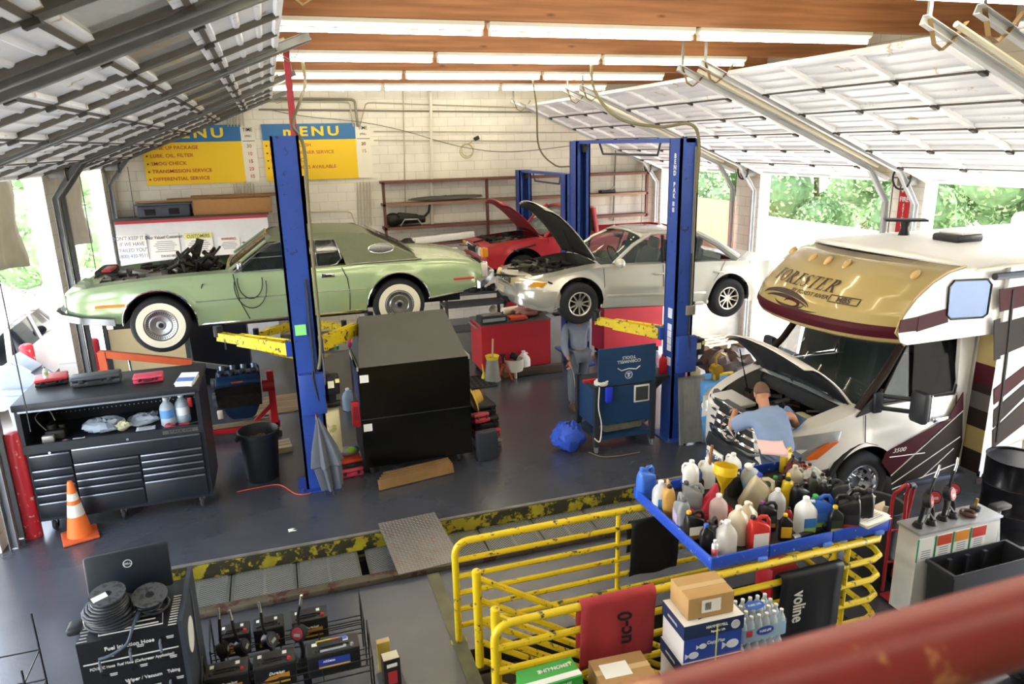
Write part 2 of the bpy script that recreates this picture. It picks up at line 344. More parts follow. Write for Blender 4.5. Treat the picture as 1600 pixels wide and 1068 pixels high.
# sectional garage doors, opened and following the roof pitch
DW = mat('#e4e5e8', .4, .1, var=.04, spots='#b8a98a', spot_amt=.0, spot_s=3); DWL = mat('#e6e8ec', .45, .1, var=.06, vs=3, spots='#a99874', spot_amt=.05, spot_s=4)
TRK = mat('#7b7d7e', .5, .4, var=.15); DRK = mat('#46443f', .5, .6, var=.2); JOINT = mat('#4f473c', .8)
def garage_door(n, side, y0, y1, stile, track, glazed, face):
    sgn = 1 if side == 'L' else -1; xw, zh = (XL, HL) if side == 'L' else (XR, HR)
    xe, ze = (.22, 5.24) if side == 'L' else (5.82, 5.03)
    e = Vector((xe-xw, 0, ze-zh)); Ln = e.length; e /= Ln; nn = Vector((-e.z*sgn, 0, e.x*sgn))   # nn points up
    root = thing(f'door_{n}', None, None, (xw, y0, zh)); root['kind'] = 'structure'; Wd = y1-y0
    root['label'] = f'open sectional garage door tilted up under the roof, door {"left" if side == "L" else "right"} side'
    def P(u, v, w): return Vector((0, u, 0)) + e*v + nn*w
    ns = 6; sl = Ln/ns
    for i in range(ns):
        b = MB(); v0, v1 = i*sl+.012, (i+1)*sl-.012; gl = glazed and i == 4
        if gl:
            for (a, c) in ((v0, v0+.07), (v1-.07, v1)): b.loft([[P(u, v, w) for v, w in ((a, -.03), (c, -.03), (c, .03), (a, .03))] for u in (0, Wd)])
        else:
            pr = []; 
            for v, w in ((v0, -.035), (v0+.05, -.035), (v0+.06, 0), (v0+sl*.33, 0), (v0+sl*.36, -.014), (v0+sl*.40, -.014), (v0+sl*.43, 0), (v0+sl*.62, 0), (v0+sl*.65, -.014), (v0+sl*.69, -.014), (v0+sl*.72, 0), (v1-.06, 0), (v1-.05, -.035), (v1, -.035), (v1, .02), (v0, .02)): pr.append((v, w))
            b.loft([[P(u, v, w) for v, w in pr] for u in (0, Wd)])
        s = b.build('section', face, root, ang=20)
        if gl:
            for k in range(3):
                u0, u1 = Wd*k/3+.05, Wd*(k+1)/3-.05
                MB().loft([[P(u, v, w) for u, v in ((u0, v0+.07), (u1, v0+.07), (u1, v1-.07), (u0, v1-.07))] for w in (-.004, .004)]).build('pane', mat('#aeb8b4', .08, alpha=.55), s, ang=0)
        if i: MB().loft([[P(u, v, w) for v, w in ((i*sl-.02, -.04), (i*sl+.02, -.04), (i*sl+.02, .0), (i*sl-.02, .0))] for u in (0, Wd)]).build('joint_strip', JOINT, root, ang=0)
    for k in range(4):
        u = min(max(Wd*k/3, .05), Wd-.05); b = MB()
        for i in range(ns):
            if glazed and i == 4 and 0 < k < 3: wd = .07
            else: wd = .045 if side == 'R' else .028
            b.loft([[P(u+a, v, w) for a, w in ((-wd, -.045), (wd, -.045), (wd, .0), (-wd, .0))] for v in (i*sl+.03, (i+1)*sl-.04)])
        b.build('stile', stile, root, ang=0)
    b = MB()
    for k in range(4):
        u = min(max(Wd*k/3, .05), Wd-.05)
        for i in range(1, ns): b.loft([[P(u+a, v, w) for a, w in ((-.03, -.07), (.03, -.07), (.03, -.04), (-.03, -.04))] for v in (i*sl-.045, i*sl+.035)])
    b.build('hinge', DRK, root, ang=0)
    for u in (-.09, Wd+.09):
        b = MB(); pr = [(-.03, .045), (.03, .045), (.03, -.04), (-.03, -.04), (-.03, -.032), (.022, -.032), (.022, .037), (-.03, .037)]
        rings = [[P(u+a, v, w-.03) for a, w in pr] for v in (Ln+.35, .55)]
        c = P(u, .55, -.03)
        for q in (.3, .65, 1.0):                # curve into the vertical run
            ang = q; d = (e*(1-ang)+Vector((0,0,1))*ang).normalized(); c2 = Vector((xw*0+.12*sgn+(e*.55).x*(1-ang)*.8, u, (e*.55).z*(1-ang)-.35*ang)); n2 = Vector((-d.z*sgn, 0, d.x*sgn))
            rings.append([c2+Vector((0, a, 0))+n2*w for a, w in pr])
        rings.append([Vector((.12*sgn, u+a, -zh+.01))+Vector((-1*sgn, 0, 0))*w for a, w in pr])
        b.loft(rings); b.build('track', track, root, ang=25)
        MB().tube([P(u+.1*(1 if u < 0 else -1)*-1, .5, .03), P(u+.1*(1 if u < 0 else -1)*-1, Ln+.1, .03)], .028, 8).build('conduit', mat('#d8d2bc', .5), root)
        h = MB(); p = P(u, Ln+.3, .02); h.box((p.x, u, (p.z+ZC-zh)/2), (.035, .006, ZC-zh-p.z)); h.box((p.x, u+.02, (p.z+ZC-zh)/2), (.006, .035, ZC-zh-p.z)); h.build('hanger', GALV, root, ang=0)
        st = [p+Vector((0, .0, -.02)), p+Vector((-.08*sgn, 0, -.22)), p+Vector((-.17*sgn, 0, -.27)), p+Vector((-.27*sgn, 0, -.2)), p+Vector((-.42*sgn, 0, -.03))]
        MB().loft([[q+Vector((0, a, c)) for a, c in ((-.025, -.003), (.025, -.003), (.025, .003), (-.025, .003))] for q in st]).build('bumper_strap', mat('#8a6f48', .6, .3), root, ang=0)
    w = MB(); M = T(.32*sgn, Wd+.2, .05) @ RY(90)
    w.torus((0, 0, 0), .17, .016, M, 24, 6); w.lathe([(0, -.03), (.04, -.03), (.04, .03), (0, .03)], n=10, M=M)
    for k in range(4): w.cyl(M @ Vector((0, 0, 0)), M @ Vector((.17*math.cos(k*PI/2), .17*math.sin(k*PI/2), 0)), .01, n=6)
    w.build('chain_wheel', DRK, root); MB().box((.2*sgn, Wd+.2, .0), (.3, .12, .14), bev=.02).build('operator_box', TRK, root)
    MB().tube([(.3*sgn+.17*sgn, Wd+.2, .0), (.3*sgn+.165*sgn, Wd+.2, -1.2), (.3*sgn+.16*sgn, Wd+.2, -2.6)], .007, 5).build('chain', DKM, root)
    return root
for n, (a, c) in enumerate(LD): garage_door(n+1, 'L', a+.05, c-.05, mat('#57534c', .5, .2), TRK, True, DWL)
for n, (a, c) in enumerate(RD): garage_door(n+5, 'R', a+.05, c-.05, mat('#efefee', .4), mat('#c2c5c6', .45, .3, var=.1), False, DW)
# ---------------------------------------------------------------- outside
b = MB().bx((-60, -20, -.06), (XL-.25, 60, -.01)); b.bx((XR+.25, -20, -.06), (70, 60, -.01)); b.bx((XL-.25, YB+.25, -.06), (XR+.25, 60, -.01))
struct(b.build('ground', mat('#d9d5cc', .85, var=.06, vs=2), ang=0), 'pale sunlit concrete yard outside the doors')
LEAF = [mat('#84a070', .8), mat('#a3b890', .8), mat('#678557', .8)]
def tree(loc, r, hgt, n, label, seed, group='trees outside the doors'):
    t = thing('tree', label, 'tree', loc, group=group); rd = random.Random(seed)
    MB().tube([(0, 0, 0), (.1, 0, hgt*.3), (.05, .1, hgt*.6)], [.2, .15, .08], 8).build('trunk', mat('#6d5a48', .9, var=.2), t)
    core = MB()
    blobs = [(Vector((rd.uniform(-.7, .7)*r, rd.uniform(-.8, .8)*r, hgt*rd.uniform(.2, .9))), r*rd.uniform(.3, .5)) for _ in range(18)]
    for c, q in blobs: core.sph(c, q*.86, 10, 7)
    core.build('crown', mat('#66855a', .85, var=.3, vs=5, bump=.6, bs=8), t, ang=0)
    cl = MB()
    for _ in range(n):
        c, q = rd.choice(blobs); d = Vector((rd.gauss(0, 1), rd.gauss(0, 1), rd.gauss(0, 1))).normalized()
        p = c + d*q*rd.uniform(.75, 1.05); a = d.orthogonal().normalized(); a = Matrix.Rotation(rd.uniform(0, 6.3), 3, d) @ a; w = d.cross(a); s = rd.uniform(.05, .11)
        n2 = d*s*.4; cl.mi = rd.choice((0, 0, 1, 1, 2)); cl.quad(p-a*s, p-w*s*.6+n2, p+a*s, p+w*s*.6+n2)
    cl.build('foliage', LEAF, t, ang=0, fixn=False)
for k, (x, y, r, h, n) in enumerate(((16.6, 25.4, 2.1, 5.4, 8000), (17.5, 16.2, 2.2, 4.8, 9000), (17.2, 11.2, 2.0, 4.9, 9000), (17.6, 6.6, 2.0, 4.4, 6000), (23, 24, 2.6, 6, 5000), (22.5, 12.5, 2.4, 5.2, 6000), (17.6, 20.7, 2.0, 5.0, 8000))):
    tree((x, y, 0), r, h, n, ['bushy green tree seen through the far right door', 'dense green bush seen past the blue post and silver car', 'wide leafy green tree filling the middle right doorway', 'green tree behind the white roof of the motorhome', 'tall tree standing farthest back beyond the yard', 'green tree behind the fence over the motorhome roof', 'leafy green tree filling the doorway beside the silver car tail'][k], 30+k)
for k, (x, y, r, h, n) in enumerate(((-6.6, 25, 2.3, 5.4, 7000), (-12, 33, 3, 6, 2500))):
    tree((x, y, 0), r, h, n, ['pale green tree seen through the left rear doorway', 'distant green tree behind the left rear doorway'][k], 50+k)
b = MB()
for k in range(60): b.bx((14.2, 19.0+k*.3, 0), (14.23, 19.29+k*.3, 2.2))
b.bx((14.23, 19, .4), (14.28, 37, .5)); b.bx((14.23, 19, 1.5), (14.28, 37, 1.6))
tag(b.build('board_fence', mat('#c0825a', .8, var=.1), ang=0), 'tan board fence in the yard beyond the silver car', 'fence')
b = MB().bx((13.9, -2.0, 0), (14.1, 18.9, 1.9)); tag(b.build('yard_wall', mat('#eceae4', .8), ang=0), 'white yard wall beyond the motorhome doorway', 'wall')
t = thing('yard_reflector', 'added pale reflector wall across the yard, brightening the floor by the left doors', 'building', (-19, 4, 0)); MB().bx((-3, -12, 0), (0, 22, 6.5)).build('wall', mat('#e6e6e4', .8), t, ang=0); MB().bx((-3.3, -12.3, 6.5), (.3, 22.3, 6.7)).build('roof', mat('#8c8a86', .7), t, ang=0)  # pale building added so its sunlit wall reflects as sheen in the floor
CANV = mat('#c9c2b0', .9, var=.12, vs=3)
def curtain(y0, y1, z0, z1, label):
    t = thing('canvas_curtain', label, 'curtain', (XL-.3, y0, 0), group='canvas curtains at the left doors'); rows = []
    for i in range(9):
        z = lerp(z1, z0, i/8); rows.append([(-.05*math.sin(j*1.3)*(i/8)-.03*math.sin(i+j*.7), lerp(0, y1-y0, j/14), z+.12*(i/8)*(j/14-.5)*-2) for j in range(15)])
    MB().grid(rows).build('cloth', CANV, t, thick=.012, fixn=False)
    MB().tube([(0, 0, z1), (0, y1-y0, z1)], .02).build('rod', DKM, t)
curtain(9.6, 12.15, 2.75, 3.95, 'beige canvas curtain hanging in the doorway beside the white parked car')
curtain(13.3, 16.2, 2.6, 3.95, 'beige canvas curtain hanging behind the dark door tracks and chain wheel')
# ================================================================ vehicles
TIRE = mat('#222326', .8, var=.15, vs=20); WWALL = mat('#ece6d0', .6); DARKIN = mat('#121314', .8)
def wheel(par, x, y, z, r, w, side, style, name='wheel'):
    """side -1 = faces the camera"""
    M = T(x, y, z) @ RX(90 if side < 0 else -90)          # local z points outward
    ri = {'hubcap': .19, 'alloy': .205, 'dually': .22}[style]*r/.36; h = w/2
    b = MB().lathe([(ri, -h), (r*.9, -h), (r*.985, -h*.75), (r, -h*.3), (r, h*.3), (r*.985, h*.75), (r*.93, h*.98), (r*.8, h*1.06), (ri+.02, h), (ri, h*.85), (ri, -h)], n=36, M=M, cap=False)
    t = b.build(name, TIRE, par, ang=50)
    if style == 'hubcap':
        MB().lathe([(ri+.012, h*1.0), (ri+.016, h*1.10), (r*.80, h*1.11), (r*.80, h*1.0), (ri+.012, h*1.0)], n=36, M=M, cap=False).build('whitewall', WWALL, t)
        c = MB().lathe([(.001, h*.99), (.05, h*.98), (.055, h*.9), (.06, h*.80), (ri*.62, h*.88), (ri*.68, h*1.02), (ri*.74, h*.9), (ri*.97, h*1.0), (ri*1.02, h*.95), (ri, h*.5), (.001, h*.5)], n=36, M=M)
        c.build('hubcap', mat('#b9bcbd', .28, 1.0, var=.1), t)
        g = MB()
        for k in range(40):
            a = 2*PI*k/40; g.box((0, 0, 0), (.03, .006, .006), M=M @ RZ(math.degrees(a)) @ T(ri*.86, 0, h*.99))
        g.build('hubcap_slots', mat('#2d2d2e', .5), t, ang=0)
        MB().lathe([(.001, h*1.03), (.03, h*1.02), (.035, h*.95), (.001, h*.95)], n=20, M=M).build('hubcap_emblem', mat('#20252c', .3), t)
    elif style == 'alloy':
        c = MB().lathe([(ri, h*.9), (ri, h*.2), (ri*.93, h*.2), (ri*.9, h*.9), (ri*1.0, h*1.0), (ri*1.03, h*.98), (ri, h*.9)], n=36, M=M, cap=False)
        for k in range(5):
            for d in (-15, 15):
                a = 72*k+d; q = M @ RZ(a)
                c.loft([[q @ Vector((u, s*wd, zz+dz)) for s, dz in ((-1, -.02), (1, -.02), (1, .012), (-1, .012))] for u, wd, zz in ((.04, .014, h*.62), (ri*.6, .009, h*.7), (ri*.93, .011, h*.88))])
        c.lathe([(.001, h*.75), (.045, h*.72), (.055, h*.55), (.001, h*.5)], n=18, M=M)
        c.build('rim', mat('#d2cfc6', .33, .85), t)
        MB().lathe([(.001, h*.15), (ri*.92, h*.15), (ri*.92, h*.05), (.001, h*.05)], n=24, M=M).build('brake_disc', DARKIN, t)
    else:
        c = MB().lathe([(.001, h*.25), (.06, h*.25), (.065, h*-.1), (ri*.9, h*.35), (ri*.95, h*.95), (ri*1.04, h*1.0), (ri, h*.2), (.001, -.02)], n=36, M=M)
        for k in range(8):
            a = 2*PI*k/8; p = M @ Vector((.1*math.cos(a), .1*math.sin(a), h*.1)); q = M @ Vector((.1*math.cos(a), .1*math.sin(a), h*.4)); c.cyl(p, q, .012, n=8)
        c.build('rim', CHROME, t); g = MB()
        for k in range(10):
            a = 36*k; g.lathe([(.001, .004), (.019, .004), (.019, 0), (.001, 0)], n=10, M=M @ RZ(a) @ T(.155, 0, h*.27) @ RY(-22))
        g.build('rim_holes', DARKIN, t)
    return t
def shell(par, L, hw, zb, zt, zr, prof, arches, opens, paint, name='body', step=.04, crown=2.2, endcap=True):
    """car body in stations; arches = [(xc, zc, r)], opens = [(x0, x1, keep)] open tops"""
    xs = sorted(set([round(i*L/round(L/step), 4) for i in range(round(L/step)+1)] + [round(v, 4) for xc, zc, r in arches for v in (xc-r+.001, xc+r-.001)] + [v for o in opens for v in o[:2]]))
    ns, nt = 12, 7; cols = []
    for x in xs:
        h, b, t, r0 = smooth(hw, x), smooth(zb, x), smooth(zt, x), smooth(zr, x)
        for xc, zc, r in arches:
            if abs(x-xc) < r: r0 = max(r0, zc+math.sqrt(max(0, r*r-(x-xc)**2)))
        keep = 0.0
        for a, c, k in opens:
            if a <= x <= c: keep = k
        pts = []
        for i in range(ns):
            z = lerp(r0, b, (i/(ns-1))); y = h*interp(prof, (z-.0)/1.0 if prof[-1][0] > 2 else z/b); bul = 0
            for xc, zc, r in arches:
                d = math.hypot(x-xc, z-zc)
                if d < r+.10: bul = max(bul, .018*(1-(d-r)/.10))
            pts.append((x, -(y+bul), z))
        yb = -pts[-1][1]
        for j in range(1, nt+1):
            f = 1-j/nt; f = max(f, keep)
            pts.append((x, -yb*f, t+(b-t)*(f**crown)))
        cols.append((pts, keep))
    m = MB()
    for sgn in (1, -1):
        for (p, k1), (q, k2) in zip(cols, cols[1:]):
            for i in range(ns+nt-1):
                if i >= ns-1 and (k1 > 0 and k2 > 0) and 1-(i-ns+2)/nt < k1-1e-6 and 1-(i-ns+1)/nt <= k1: continue
                a, b2, c, d = p[i], q[i], q[i+1], p[i+1]
                m.quad(*[(v[0], v[1]*sgn, v[2]) for v in (a, b2, c, d)])
        if endcap:
            for p, _ in (cols[0], cols[-1]):
                for i in range(ns+nt-1):
                    m.quad(*[(v[0], v[1]*sgn*s, v[2]) for v, s in ((p[i], 1), (p[i+1], 1), (p[i+1], 0), (p[i], 0))])
    o = m.build(name, paint, par, ang=35)
    bm = bmesh.new(); bm.from_mesh(o.data); bmesh.ops.remove_doubles(bm, verts=bm.verts, dist=.0008); bmesh.ops.recalc_face_normals(bm, faces=bm.faces); bm.to_mesh(o.data); bm.free()
    o.data.shade_smooth(); o.data.set_sharp_from_angle(angle=math.radians(35))
    return o
def wells(par, arches, hwid, under, ur):
    b = MB()
    for xc, zc, r in arches:
        for s in (-1, 1):
            n = 14; A = [(xc+r*math.cos(PI*k/n), zc+r*math.sin(PI*k/n)) for k in range(n+1)]
            b.grid([[(x, s*y, z) for x, z in A] for y in (hwid*.96, hwid*.5)])
            b.add([(x, s*hwid*.5, z) for x, z in A]+[(xc+r, s*hwid*.5, zc-.1), (xc-r, s*hwid*.5, zc-.1)], [list(range(len(A)+2))])
    x0, x1, z0, z1 = under
    b.bx((x0, -hwid*.5, z0), (x1, hwid*.5, z1)); b.bx((arches[0][0]+arches[0][2], -hwid*.88, z0), (arches[1][0]-arches[1][2], hwid*.88, z1))
    b.cyl((x0+.5, .2, z0-.03), (x1-.2, .2, z0-.03), .035, n=8)
    b.build('underbody', mat('#1a1a1b', .8, var=.3), par, ang=0, fixn=False)
def side_panel(par, name, pts, yf, m, th=.02, both=True, ang=0):
    """flat-ish shapes given in x,z lying on the leaning cabin side y = yf(x, z)"""
    for s in ((-1, 1) if both else (-1,)):
        b = MB(); b.loft([[(x, s*(yf(x, z)+d), z) for x, z in pts] for d in (-th, 0)])
        b.build(name, m, par, ang=ang)
def oval(cx, cz, a, b, n=24): return [(cx+a*math.cos(2*PI*k/n), cz+b*math.sin(2*PI*k/n)) for k in range(n)]
def engine(par, x0, x1, hw, z0, z1, seed, n=70):
    rd = random.Random(seed); b = MB(); b.bx((x0, -hw, z0-.05), (x1, hw, z0))
    for _ in range(n):
        x, y, z = rd.uniform(x0, x1), rd.uniform(-hw, hw), rd.uniform(z0, z1); b.mi = rd.choice((0, 0, 0, 0, 1, 1, 2, 3))
        if rd.random() < .45: b.box((x, y, z), (rd.uniform(.04, .22), rd.uniform(.04, .22), rd.uniform(.04, .14)), M=RZ(rd.uniform(0, 90)) @ RX(rd.uniform(-15, 15)), bev=.01)
        elif rd.random() < .5:
            a = rd.uniform(0, 6.3); d = Vector((math.cos(a), math.sin(a), rd.uniform(-.3, .3)))*rd.uniform(.05, .16); p = Vector((x, y, z)); b.cyl(p-d, p+d, rd.uniform(.015, .05), n=10)
        else:
            p = Vector((x, y, z)); pts = [p+Vector((rd.uniform(-.18, .18)*k, rd.uniform(-.18, .18)*k, .05*math.sin(k*1.5))) for k in range(4)]
            b.tube(pts, rd.uniform(.008, .02), 6)
    return b.build('engine', [mat('#1c1b19', .55, .2, var=.4, vs=12), mat('#4b4638', .55, .3, var=.4, vs=12), mat('#7d7c76', .4, .7, var=.2), mat('#52433c', .6, var=.3)], par, ang=35)
# ------------------------------------------------ long green coupe on the left lift
def lincoln():
    PAINT = mat('#a3b98f', .22, .25, coat=.7); VIN = mat('#6c7258', .7, var=.06, vs=20, bump=.15, bs=150)
    t = thing('car', 'long pale green coupe with dark vinyl roof raised on the blue lift', 'car', (-2.56, 10.92, 1.68))
    L, H = 5.45, 1.0
    hw = [(0, .84), (.06, .93), (.5, .985), (1.2, 1.0), (4.3, 1.0), (5.0, .96), (5.36, .88), (5.45, .78)]
    zb = [(0, .84), (.3, .90), (1.0, .955), (1.9, .975), (3.4, .97), (3.7, .985), (4.5, .975), (5.0, .94), (5.3, .86), (5.45, .74)]
    zt = [(0, .86), (.3, .95), (1.9, 1.02), (3.4, 1.0), (4.4, 1.03), (4.9, 1.0), (5.25, .92), (5.45, .76)]
    zr = [(0, .56), (.35, .46), (.62, .42), (1.5, .31), (3.6, .31), (4.55, .40), (5.0, .47), (5.45, .60)]
    prof = [(0, .83), (.30, .865), (.45, .925), (.63, 1.0), (.66, .992), (.85, .985), (.95, .96), (1.0, .92)]
    arches = [(1.05, .40, .43), (4.11, .40, .43)]
    body = shell(t, L, hw, zb, zt, zr, prof, arches, [(.38, 1.88, .80), (1.95, 4.35, .86)], PAINT)
    wells(t, arches, .95, (.4, 5.1, .26, .5), 0)
    for x in (1.05, 4.11):
        for s in (-1, 1): wheel(t, x, s*.87, .37, .365, .20, s, 'hubcap')
    engine(t, .42, 1.8, .72, .80, .94, 5, 90)
    b = MB(); rd = random.Random(3)                       # carburettor, hoses and linkage standing proud near the firewall
    for k in range(26):
        p = Vector((rd.uniform(1.25, 1.75), rd.uniform(-.45, .4), rd.uniform(.95, 1.1))); d = Vector((rd.uniform(-.12, .12), rd.uniform(-.1, .1), rd.uniform(0, .14))); b.cyl(p-d, p+d, rd.uniform(.012, .035), n=8)
    b.cyl((1.2, -.3, 1.0), (1.5, .1, 1.26), .02, n=8); b.box((1.28, -.2, 1.13), (.36, .05, .03), M=RY(-38)); b.box((1.5, .1, 1.18), (.1, .03, .3), M=RY(20)); b.box((1.62, -.35, 1.12), (.3, .04, .02), M=RY(-20))
    b.build('loose_hood_hinges', mat('#2e2b26', .5, .4, var=.3), t)
    b = MB().box((.33, .1, .93), (.2, .6, .16), bev=.03); b.box((.28, .1, .9), (.05, .9, .1)); b.build('radiator_support', DARKIN, t)
    MB().box((.38, .0, 1.0), (.12, .4, .03), bev=.01).build('red_bracket', RED, t)
    b = MB(); pts = [(.55, -1.0, .47), (.2, -1.0, .52), (.02, -.97, .57), (-.06, -.86, .6), (-.1, -.5, .62), (-.1, .5, .62), (-.06, .86, .6), (.02, .97, .57), (.55, 1.0, .5)]
    b.loft([[Vector(p)+Vector((0, 0, w)) + (Vector((-.05, 0, 0)) if o and 1 < i < 7 else Vector((0, (-.04 if p[1] < 0 else .04) if o else 0, 0))) for o, w in ((0, -.055), (1, -.04), (1, .04), (0, .055))] for i, p in enumerate(pts)]); b.build('front_bumper', mat('#8a8e92', .22, 1.0), t)
    b = MB(); pts = [(5.25, -.94, .55), (5.36, -.92, .60), (5.5, -.8, .68), (5.54, 0, .7), (5.5, .8, .68), (5.36, .92, .60), (5.25, .94, .55)]
    b.loft([[Vector(p)+Vector((.04 if o else 0, -.03 if o and p[1] < 0 else 0, w)) for o, w in ((0, -.05), (1, -.04), (1, .05), (0, .07))] for p in pts]); b.build('rear_bumper', mat('#8a8e92', .22, 1.0), t)
    for s in (-1, 1):
        MB().bx((-.02, s*.55, .66), (.03, s*.85, .82), bev=.02).build('headlamp_cover', PAINT, t)
        MB().bx((.35, s*.975, .655), (.68, s*1.0, .685)).build('side_marker', mat('#d68a2c', .3), t)
        MB().bx((4.9, s*.965, .655), (5.2, s*.985, .68)).build('side_marker', mat('#c33a32', .3), t)
        MB().bx((5.33, s*.83, .66), (5.42, s*.93, .86), bev=.015).build('tail_lamp', mat('#d9d5cf', .2, .5), t)
        for xc, zc, r in arches:
            MB().tube([(xc+r*math.cos(a), s*(interp(prof, zc+r*math.sin(a))+.024), zc+r*math.sin(a)) for a in [PI*k/18 for k in range(0, 19)]], .011, 6).build('arch_trim', CHROME, t)
        MB().bx((1.48, s*.85, .295), (3.68, s*.885, .335), bev=.008).build('rocker_trim', CHROME, t)
        MB().tube([(1.5, s*1.003, .645), (3.66, s*1.003, .645)], .005, 5).build('body_crease_trim', CHROME, t)
        MB().tube([(4.53, s*.945, .42), (5.05, s*.93, .48)], .012, 6).build('lower_trim', CHROME, t)
        for pts in ([(1.98, .96), (2.0, .8), (2.03, .6), (2.12, .34)], [(3.36, .95), (3.42, .8), (3.44, .6), (3.43, .34)]):
            MB().tube([(x, s*(smooth(hw, x)*interp(prof, z)+.005), z) for x, z in pts], .006, 5).build('door_gap', DARKIN, t)
        h = MB().bx((3.08, s*.985, .83), (3.26, s*1.01, .885), bev=.012).build('door_handle', CHROME, t)
        MB().bx((3.12, s*.99, .84), (3.22, s*1.013, .87), bev=.006).build('handle_recess', DARKIN, h)
    yf = lambda x, z: .93-(z-.97)*.5
    side_panel(t, 'side_window', [(2.06, .985), (3.02, .985), (3.02, 1.30), (2.62, 1.30), (2.46, 1.27)], yf, GLASS, .012)
    side_panel(t, 'quarter_window', [(3.06, .985), (3.29, 1.0), (3.36, 1.06), (3.30, 1.30), (3.06, 1.30)], yf, GLASS, .012)
    vq = [(3.30, 1.30), (3.40, 1.06), (3.42, .975), (4.44, .985), (4.20, 1.12), (3.92, 1.27), (3.72, 1.37), (3.3, 1.38), (2.5, 1.375), (2.45, 1.33), (2.7, 1.31)]
    side_panel(t, 'vinyl_quarter', vq, lambda x, z: yf(x, z)+.006, VIN, .03)
    for s in (-1, 1):
        def tr(nm, pl, r=.011, m=CHROME): return MB().tube([(x, s*(yf(x, z)+.008), z) for x, z in pl], r, 6).build(nm, m, t)
        tr('window_trim', [(2.0, .985), (2.44, 1.29), (2.62, 1.315), (3.31, 1.315), (3.37, 1.06), (3.30, .995), (3.2, .975), (2.0, .975)]); tr('window_divider', [(3.04, .98), (3.04, 1.31)]); tr('vinyl_trim', [(3.42, .975), (4.46, .985)])
        tr('a_pillar', [(1.93, 1.0), (2.42, 1.34)], .022, mat('#9fb08c', .3, .2))
        tr('seat_belt_bar', [(2.2, 1.13), (3.3, 1.15)], .008)
        ow = MB().loft([[(x, s*(yf(x, z)+d), z) for x, z in oval(3.92, 1.155, .17, .055)] for d in (.004, .018)]).build('opera_window', mat('#20262a', .1), t)
        MB().tube([(x, s*(yf(x, z)+.016), z) for x, z in oval(3.92, 1.155, .175, .06)], .010, 6, closed=True).build('opera_window_trim', CHROME, ow)
        MB().bx((3.915, s*(yf(3.92, 1.155)+.016), 1.13), (3.925, s*(yf(3.92, 1.155)+.022), 1.18)).build('opera_emblem', CHROME, ow)
    rows = []
    for i in range(19):
        x = lerp(2.42, 4.46, i/18); z = smooth([(2.42, 1.36), (2.6, 1.40), (3.0, 1.42), (3.5, 1.405), (3.75, 1.36), (4.46, 1.0)], x); w = smooth([(2.42, .70), (3.5, .72), (4.46, .80)], x)
        rows.append([(x, w*f, z-.05*abs(f)**3) for f in [k/8-1 for k in range(17)]])
    r = MB().grid(rows).build('vinyl_roof', VIN, t, thick=.025, ang=60)
    rg = []
    for i in range(7):
        f = i/6; rg.append([(lerp(3.85, 4.42, f), lerp(.52, .6, f)*k/4, lerp(1.345, 1.045, f)+.012) for k in range(-4, 5)])
    MB().grid(rg).build('rear_window', GLASS, t, thick=.008)
    rg = []
    for i in range(7):
        f = i/6; rg.append([(lerp(1.86, 2.42, f)+.10*(k/5)**2, lerp(.82, .68, f)*k/5, lerp(.99, 1.375, f)-.02*(k/5)**2) for k in range(-5, 6)])
    MB().grid(rg).build('windshield', GLASS, t, thick=.008)
    MB().tube([(2.42+.1*(k/5)**2, .70*k/5, 1.385-.03*(k/5)**2) for k in range(-5, 6)], .016, 6).build('windshield_trim', CHROME, t)
    b = MB().bx((1.9, -.85, .5), (4.2, .85, .6)); 
    for x in (2.75, 3.55):
        for s in (-.4, .4): b.box((x, s, .75), (.5, .6, .25), bev=.06); b.box((x+.25, s, .95), (.14, .6, .5), M=RY(12), bev=.05)
    b.build('interior', mat('#2f3a30', .8), t); MB().torus((2.35, -.4, .98), .19, .014, RY(65)).build('steering_wheel', BLACK, t)
    for s in (-1, 1):
        m = MB().box((2.08, s*1.07, 1.08), (.07, .15, .10), bev=.02); m.cyl((2.08, s*.93, 1.0), (2.08, s*1.05, 1.03), .014); m.build('door_mirror', CHROME, t)
    b = MB()
    for k, (rr, dz) in enumerate(((.17, 0), (.22, -.06))): b.tube([(2.18+rr*math.cos(a)*.9, -1.025-.01*k, .86+dz-rr*1.1*math.sin(a)*1.2) for a in [PI*j/14-.2 for j in range(17)]], .007, 6)
    b.build('hanging_cable', BLACK, t)
    return t
lincoln()
# ------------------------------------------------ silver saloon on the middle lift
def hood(par, x0, z0, ln, w, ang, paint, under, bow=.05, nose=.16, name='hood', flip=1):
    """raised hood hinged at (x0, z0), tip towards -x"""
    a = math.radians(ang); rows = []; ud = []
    for i in range(11):
        v = i/10*ln; row = []; ur = []
        for k in range(-6, 7):
            f = k/6; ww = w*(1-.10*(i/10)**2); vv = v-nose*.6*abs(f)**2.5*(i/10); h = -bow*math.sin(PI*min(1, i/10*.9))*-1 - .03*f*f - (.06*((i/10-.8)/.2)**2 if i > 8 else 0)
            row.append((x0-vv*math.cos(a)+h*math.sin(a), ww*f, z0+vv*math.sin(a)+h*math.cos(a)))
            h2 = h-.028; ur.append((x0-vv*.97*math.cos(a)+h2*math.sin(a), ww*.95*f, z0+.01+vv*.97*math.sin(a)+h2*math.cos(a)))
        rows.append(row); ud.append(ur)
    o = MB().grid(rows).build(name, paint, par, thick=.012, ang=60)
    MB().grid(ud).build('hood_liner', under, o, thick=.008, ang=60)
    return o
